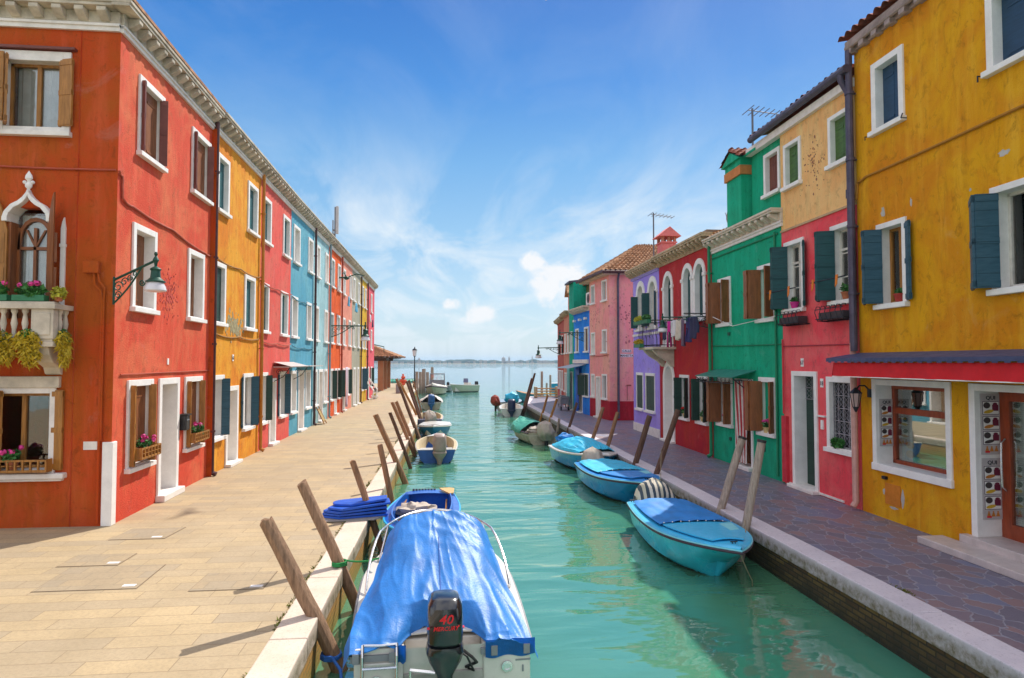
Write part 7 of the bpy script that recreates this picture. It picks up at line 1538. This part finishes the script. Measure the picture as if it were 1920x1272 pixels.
t = thing('roof_bracket', 'green lamp bracket standing up from the shelter roof edge', 'lamp bracket', (-6.0, 59, 3.2)); b = MB(); b.tube([(-6.6, 56, 4.2), (-5.5, 56, 3.95), (-5.5, 56, 3.5)], .04, 6); b.tube([(-6.6, 56, 4.2), (-7.4, 56, 4.3)], .04, 6); b.tube([(-7.4, 56, 4.3), (-7.4, 56, 0)], .05, 6); b.build('arm', IRONG, t)
# stone information block, float bundle, railings
t = thing('stone_block', 'low stone block with a grey panel standing on the walkway before the posts', 'stone block', (-4.1, 54.6, 0)); b = MB(); b.box(-4.35, -3.85, 54.4, 54.8, 0, .8); b.build('block', paint('pinkish_block_stone', (.45, .35, .32), .8), t, bevel=.03); b = MB(); b.box(-4.3, -3.9, 54.37, 54.39, .1, .72); b.build('panel', GREYP, t)
t = thing('float_bundle', 'bundle of orange-red floats hanging on a post at the walkway edge', 'floats', (-3.9, 57, 0)); b = MB(); b.tube([(-3.9, 57, -.0), (-3.9, 57, 1.3)], .05, 6); b.build('post', WOODG, t)
for k, (dx, z, r) in enumerate(((-.1, 1.0, .22), (.14, .95, .2), (.0, 1.3, .19), (.0, .75, .2), (-.02, 1.52, .1))): b = MB(); b.ball((-3.9+dx, 56.9, z), r, k, .1, (1, 1, .8)); b.build('float', paint('orange_red_float', (.7, .09, .03), .5), t, smooth=True)
t = thing('quay_railing', 'low dark railing along the lagoon edge beyond the shelter', 'railing', (-5, 80.5, 0)); b = MB()
for k in range(14): b.tube([(-14+k*.8, 80.6, 0), (-14+k*.8, 80.6, .55)], .03, 5)
b.tube([(-14, 80.6, .55), (-3.6, 80.6, .55)], .03, 5); b.build('rails', paint('rusty_rail', (.2, .07, .05), .7), t)
t = thing('flower_tub', 'small white flower tub beside the last raspberry house', 'flower tub', (-5.2, 46.5, 0)); b = MB(); b.lathe([(.16, 0), (.24, .12), (.26, .25), (.2, .25)], (-5.2, 46.5, 0), 12); b.build('tub', WHITE, t); b = MB(); foliage(b, (-5.2, 46.5, .3), (.2, .2, .1), 60, .07, 3); b.build('foliage', LEAFY, t)
for k, (y, l) in enumerate(((44.0, 'folded white clothes rack leaning on the mustard house'), (46.2, 'folded white clothes rack leaning on the raspberry house'))):
    t = thing('clothes_rack', l, 'clothes rack', (-5.3, y, 0), group='folded clothes racks at the far left houses'); b = MB()
    for q in range(3): b.tube([(-5.55, y+.15*q, 1.5-.1*q), (-5.0, y+.15*q, .7), (-5.1, y+.15*q, .05)], .03, 5)
    b.build('frame', WHITE, t)
# ================================================================ laundry
def cloth(name, label, cx, cy, z, w_, h_, mat, axis='y', seed=1, legs=False, group=None, sleeves=False):
    b = MB(); K = 12; J = 14
    def fn(u, v):
        wv = w_*(1-.12*v) ; a = (u-.5)*wv; zz = z-h_*v-.02*sin(u*7+seed)*v; fo = .035*sin(u*9+seed*2+v*1.5)*(.4+v)
        if legs and v > .35: a += (.5-u)*0+(.02*(1 if u > .5 else -1))*(v-.35)*3
        return (cx+fo, cy+a, zz) if axis == 'y' else (cx+a, cy+fo, zz)
    vs = [fn(i/K, j/J) for i in range(K+1) for j in range(J+1)]
    fs = [(i*(J+1)+j, (i+1)*(J+1)+j, (i+1)*(J+1)+j+1, i*(J+1)+j+1) for i in range(K) for j in range(J) if not (legs and i in (5, 6) and j > 5)]
    b.add(vs, fs)
    if sleeves:
        for s_ in (-1, 1): b.tube([(cx, cy+s_*w_*.42, z-.03), (cx+.03, cy+s_*w_*.62, z-h_*.45), (cx+.02, cy+s_*w_*.6, z-h_*.75)] if axis == 'y' else [(cx+s_*w_*.4, cy, z), (cx+s_*w_*.6, cy, z-h_*.5)], .045, 7)
    o = b.build(name, mat, None, smooth=True); md = o.modifiers.new('thick', 'SOLIDIFY'); md.thickness = .008
    o.data.transform(Matrix.Translation((-cx, -cy, -z))); o.location = (cx, cy, z); return tag(o, label, 'laundry', group)
LG = 'laundry hanging in front of the crimson house'
F1 = {n: fabric('cloth_'+n, c) for n, c in dict(navy=(.012, .018, .07), magenta=(.62, .01, .28), white=(.72, .70, .74), cream=(.68, .60, .50), plum=(.16, .10, .17), indigo=(.02, .02, .13), sky=(.1, .45, .7)).items()}
for k, (y, c, w_, h_, lg, sl, lab) in enumerate(((19.35, 'navy', .26, .55, 0, 0, 'small navy garment behind the bell lamp, leftmost of the hanging laundry'), (18.95, 'magenta', .34, .78, 1, 0, 'bright magenta trousers on the laundry line'), (18.55, 'white', .34, .50, 0, 1, 'white shirt on the laundry line between magenta and cream clothes'), (18.15, 'cream', .34, .60, 1, 0, 'cream trousers on the laundry line'), (17.8, 'plum', .28, .78, 0, 0, 'dull purple garment on the laundry line next to the cream trousers'), (17.42, 'indigo', .36, .68, 1, 0, 'dark indigo trousers on the laundry line'), (17.0, 'navy', .38, .60, 0, 1, 'navy jacket with hanging sleeves, rightmost of the hanging laundry'))):
    cloth('laundry', lab, 6.72, y, 3.86, w_, h_, F1[c], 'y', k+1, bool(lg), LG, bool(sl))
t = thing('clothes_line', 'black iron laundry bracket with lines on the crimson house', 'clothes line', (7.24, 16.9, 3.95)); b = MB()
for y in (16.75, 19.6): b.tube([(7.24, y, 3.93), (6.35, y, 3.93)], .014, 6); b.tube([(7.24, y, 3.6), (6.8, y, 3.93)], .010, 5)
scroll(b, Vector((7.0, 16.75, 3.78)), Vector((1, 0, 0)), 1, .09); b.build('brackets', IRON, t)
b = MB(); b.tube([(6.72, 16.75, 3.92), (6.72, 18.2, 3.88), (6.72, 19.6, 3.92)], .006, 4); b.build('line', ROPE, t)
b = MB(); b.tube([(6.5, 16.75, 3.92), (6.5, 18.2, 3.88), (6.5, 19.6, 3.92)], .006, 4); b.build('line', ROPE, t)
tag(MB().tube([(7.05, 16.8, 3.9), (7.0, 15.2, 3.5), (7.15, 13.4, 3.62)], .008, 5).build('washing_line', WHITE, None), 'thin white washing line sagging across the green house front', 'washing line')
for k, (y, x, z, c, lab) in enumerate(((33.6, -5.1, 6.0, 'sky', 'light blue cloth hanging high on the salmon house, nearer one'), (36.3, -5.1, 5.9, 'sky', 'light blue cloth hanging high on the salmon house, farther one'), (43.6, -5.2, 5.8, 'white', 'white cloth hanging at an upper mustard house window'), (44.2, -5.1, 5.5, 'indigo', 'blue cloth hanging below the white one on the mustard house'))):
    cloth('laundry', lab, x, y, z, .55, .5, F1[c], 'y', k+4, False, 'laundry hung out high on the left row')
CS = striped('striped_door_cloth', [(.25, .3, .6), (.7, .6, .6), (.6, .25, .3), (.7, .65, .62)], 1, .06)
o = cloth('door_curtain', 'blue and pink striped cloth hanging down at the salmon house door', -5.38, 34.9, 2.35, .8, 2.1, CS, 'y', 3); o['category'] = 'curtain'
o = cloth('door_curtain', 'long blue curtain hanging at the cobalt house door', 6.72, 32.9, 2.3, 1.0, 2.15, fabric('blue_curtain_cloth', (.03, .12, .55)), 'y', 5); o['category'] = 'curtain'
o = cloth('door_curtain', 'pale green-blue curtain hanging at the sea green house door', 6.6, 34.9, 2.3, .8, 2.0, fabric('aqua_curtain_cloth', (.15, .45, .45)), 'y', 6); o['category'] = 'curtain'
# ================================================================ right bank small things
t = thing('wooden_bench_stack', 'stack of pale wooden planks and benches at the end of the right quay', 'wooden benches', (7.0, 47.5, 0))
for k in range(4): b = MB(); b.box(6.3+.05*k, 8.2-.03*k, 46.4+k*.3, 46.62+k*.3, .08+.18*k, .16+.18*k); b.build('plank', paint('yellow_plank', (.58, .42, .1), .7) if k == 1 else paint('pale_plank', (.5, .36, .2), .8), t, bevel=.01)
for x in (6.4, 8.0): b = MB(); b.box(x, x+.12, 46.5, 47.6, 0, .8); b.build('bench_end', paint('pale_plank', (.5, .36, .2), .8), t)
t = thing('handcart', 'folded grey metal cart parked by the sea green house', 'cart', (6.35, 34.6, 0)); b = MB()
for x in (6.1, 6.5): b.tube([(x, 34.2, .75), (x, 34.3, .12), (x, 35.1, .12), (x, 35.2, .75)], .03, 6)
b.tube([(6.1, 34.2, .75), (6.5, 34.2, .75)], .03, 6); b.tube([(6.1, 35.2, .75), (6.5, 35.2, .75)], .03, 6); b.build('frame', GREYP, t); b = MB(); b.box(6.05, 6.55, 34.25, 35.1, .35, .7); b.build('basket', paint('grey_sack', (.3, .28, .3), .8), t)
for x in (6.1, 6.5): b = MB(); b.tube([(x-.03, 34.35, .12), (x+.03, 34.35, .12)], .12, 12); b.build('wheel', BLACK, t)
# awning over blue house door
b = F(fb); b.add([(.6, 0, 2.5), (3.4, 0, 2.5), (3.4, .9, 2.3), (.6, .9, 2.3)], [(0, 1, 2, 3)]); o = b.build('awning', paint('pale_awning', (.45, .5, .55), .6), bh); o.modifiers.new('t', 'SOLIDIFY').thickness = .02
for y, zt, H_, lab, dirx in ((16.3, 5.9, 9.45, 'tall television antenna above the green chimney', 1), (24.6, 6.3, 8.55, 'television antenna beside the small pink chimney', 1)):
    p = FR.P(y, 0, -.9); t = thing('roof_antenna', lab, 'antenna', (p[0], p[1], zt)); b = MB(); b.tube([(p[0], p[1], zt), (p[0], p[1], H_)], .028, 6); b.build('mast', paint('aluminium', (.16, .16, .18), .4, .6), t)
    b = MB(); a = Vector((p[0]-.12, p[1], H_-.05)); c = Vector((p[0]+.75, p[1]-.1, H_-.18)); b.tube([tuple(a), tuple(c)], .012, 6)
    for q in range(7): m_ = a.lerp(c, q/6); l_ = .34-.02*q; b.tube([(m_.x, m_.y-l_, m_.z), (m_.x, m_.y+l_, m_.z+.0)], .011, 4)
    b.build('aerial', paint('aluminium', (.16, .16, .18), .4, .6), t)
p = FR.P(16.5, 0, -.55); t = thing('satellite_dish', 'mauve satellite dish on the roof beside the green chimney', 'satellite dish', (p[0], p[1], 6.3)); b = MB(); dc = Vector((p[0], p[1]+.1, 6.62)); ax = Vector((-.5, .75, .3)).normalized(); uu = ax.orthogonal().normalized(); vv = ax.cross(uu)
b.grid(lambda u, v: tuple(dc+(uu*cos(v*2*pi)+vv*sin(v*2*pi))*.32*u+ax*.08*u*u), 6, 24); o = b.build('dish', paint('mauve_dish', (.45, .28, .35), .5), t, smooth=True); o.modifiers.new('t', 'SOLIDIFY').thickness = .012
b = MB(); b.tube([tuple(dc), (p[0], p[1], 6.0)], .025, 6); b.tube([tuple(dc+ax*.05-uu*.3), tuple(dc+ax*.35)], .01, 5); b.build('mount', GREYP, t)
# gull whose shadow lies on the walkway
gp = Vector((-4.44, 11.67, 0))+SUN*22
t = thing('gull', 'gull gliding above the walkway, casting its shadow on the stones', 'bird', tuple(gp)); b = MB(); b.tube([(gp.x-.18, gp.y, gp.z), (gp.x-.1, gp.y, gp.z), (gp.x+.06, gp.y, gp.z), (gp.x+.17, gp.y, gp.z+.01), (gp.x+.23, gp.y, gp.z)], [.01, .05, .06, .03, .008], 8)
b.sheet(lambda u, v: (gp.x+.05-.14*abs(2*v-1)*1.0-.13*u*(1-.5*abs(2*v-1)), gp.y+(2*v-1)*.42, gp.z+.05*abs(2*v-1)), 3, 12, .01); b.build('body', WHITE, t, smooth=True)

# ================================================================ air
m = bpy.data.materials.new('haze'); m.use_nodes = True; N = m.node_tree.nodes; N.remove(N['Principled BSDF']); pv = N.new('ShaderNodeVolumePrincipled'); pv.inputs['Color'].default_value = (.55, .78, 1, 1); pv.inputs['Density'].default_value = .00024; pv.inputs['Anisotropy'].default_value = .2
m.node_tree.links.new(pv.outputs[0], N['Material Output'].inputs['Volume'])
b = MB(); b.box(-4100, 4100, -70, 5100, -2.6, 34); tag(b.build('haze', m), kind='stuff')
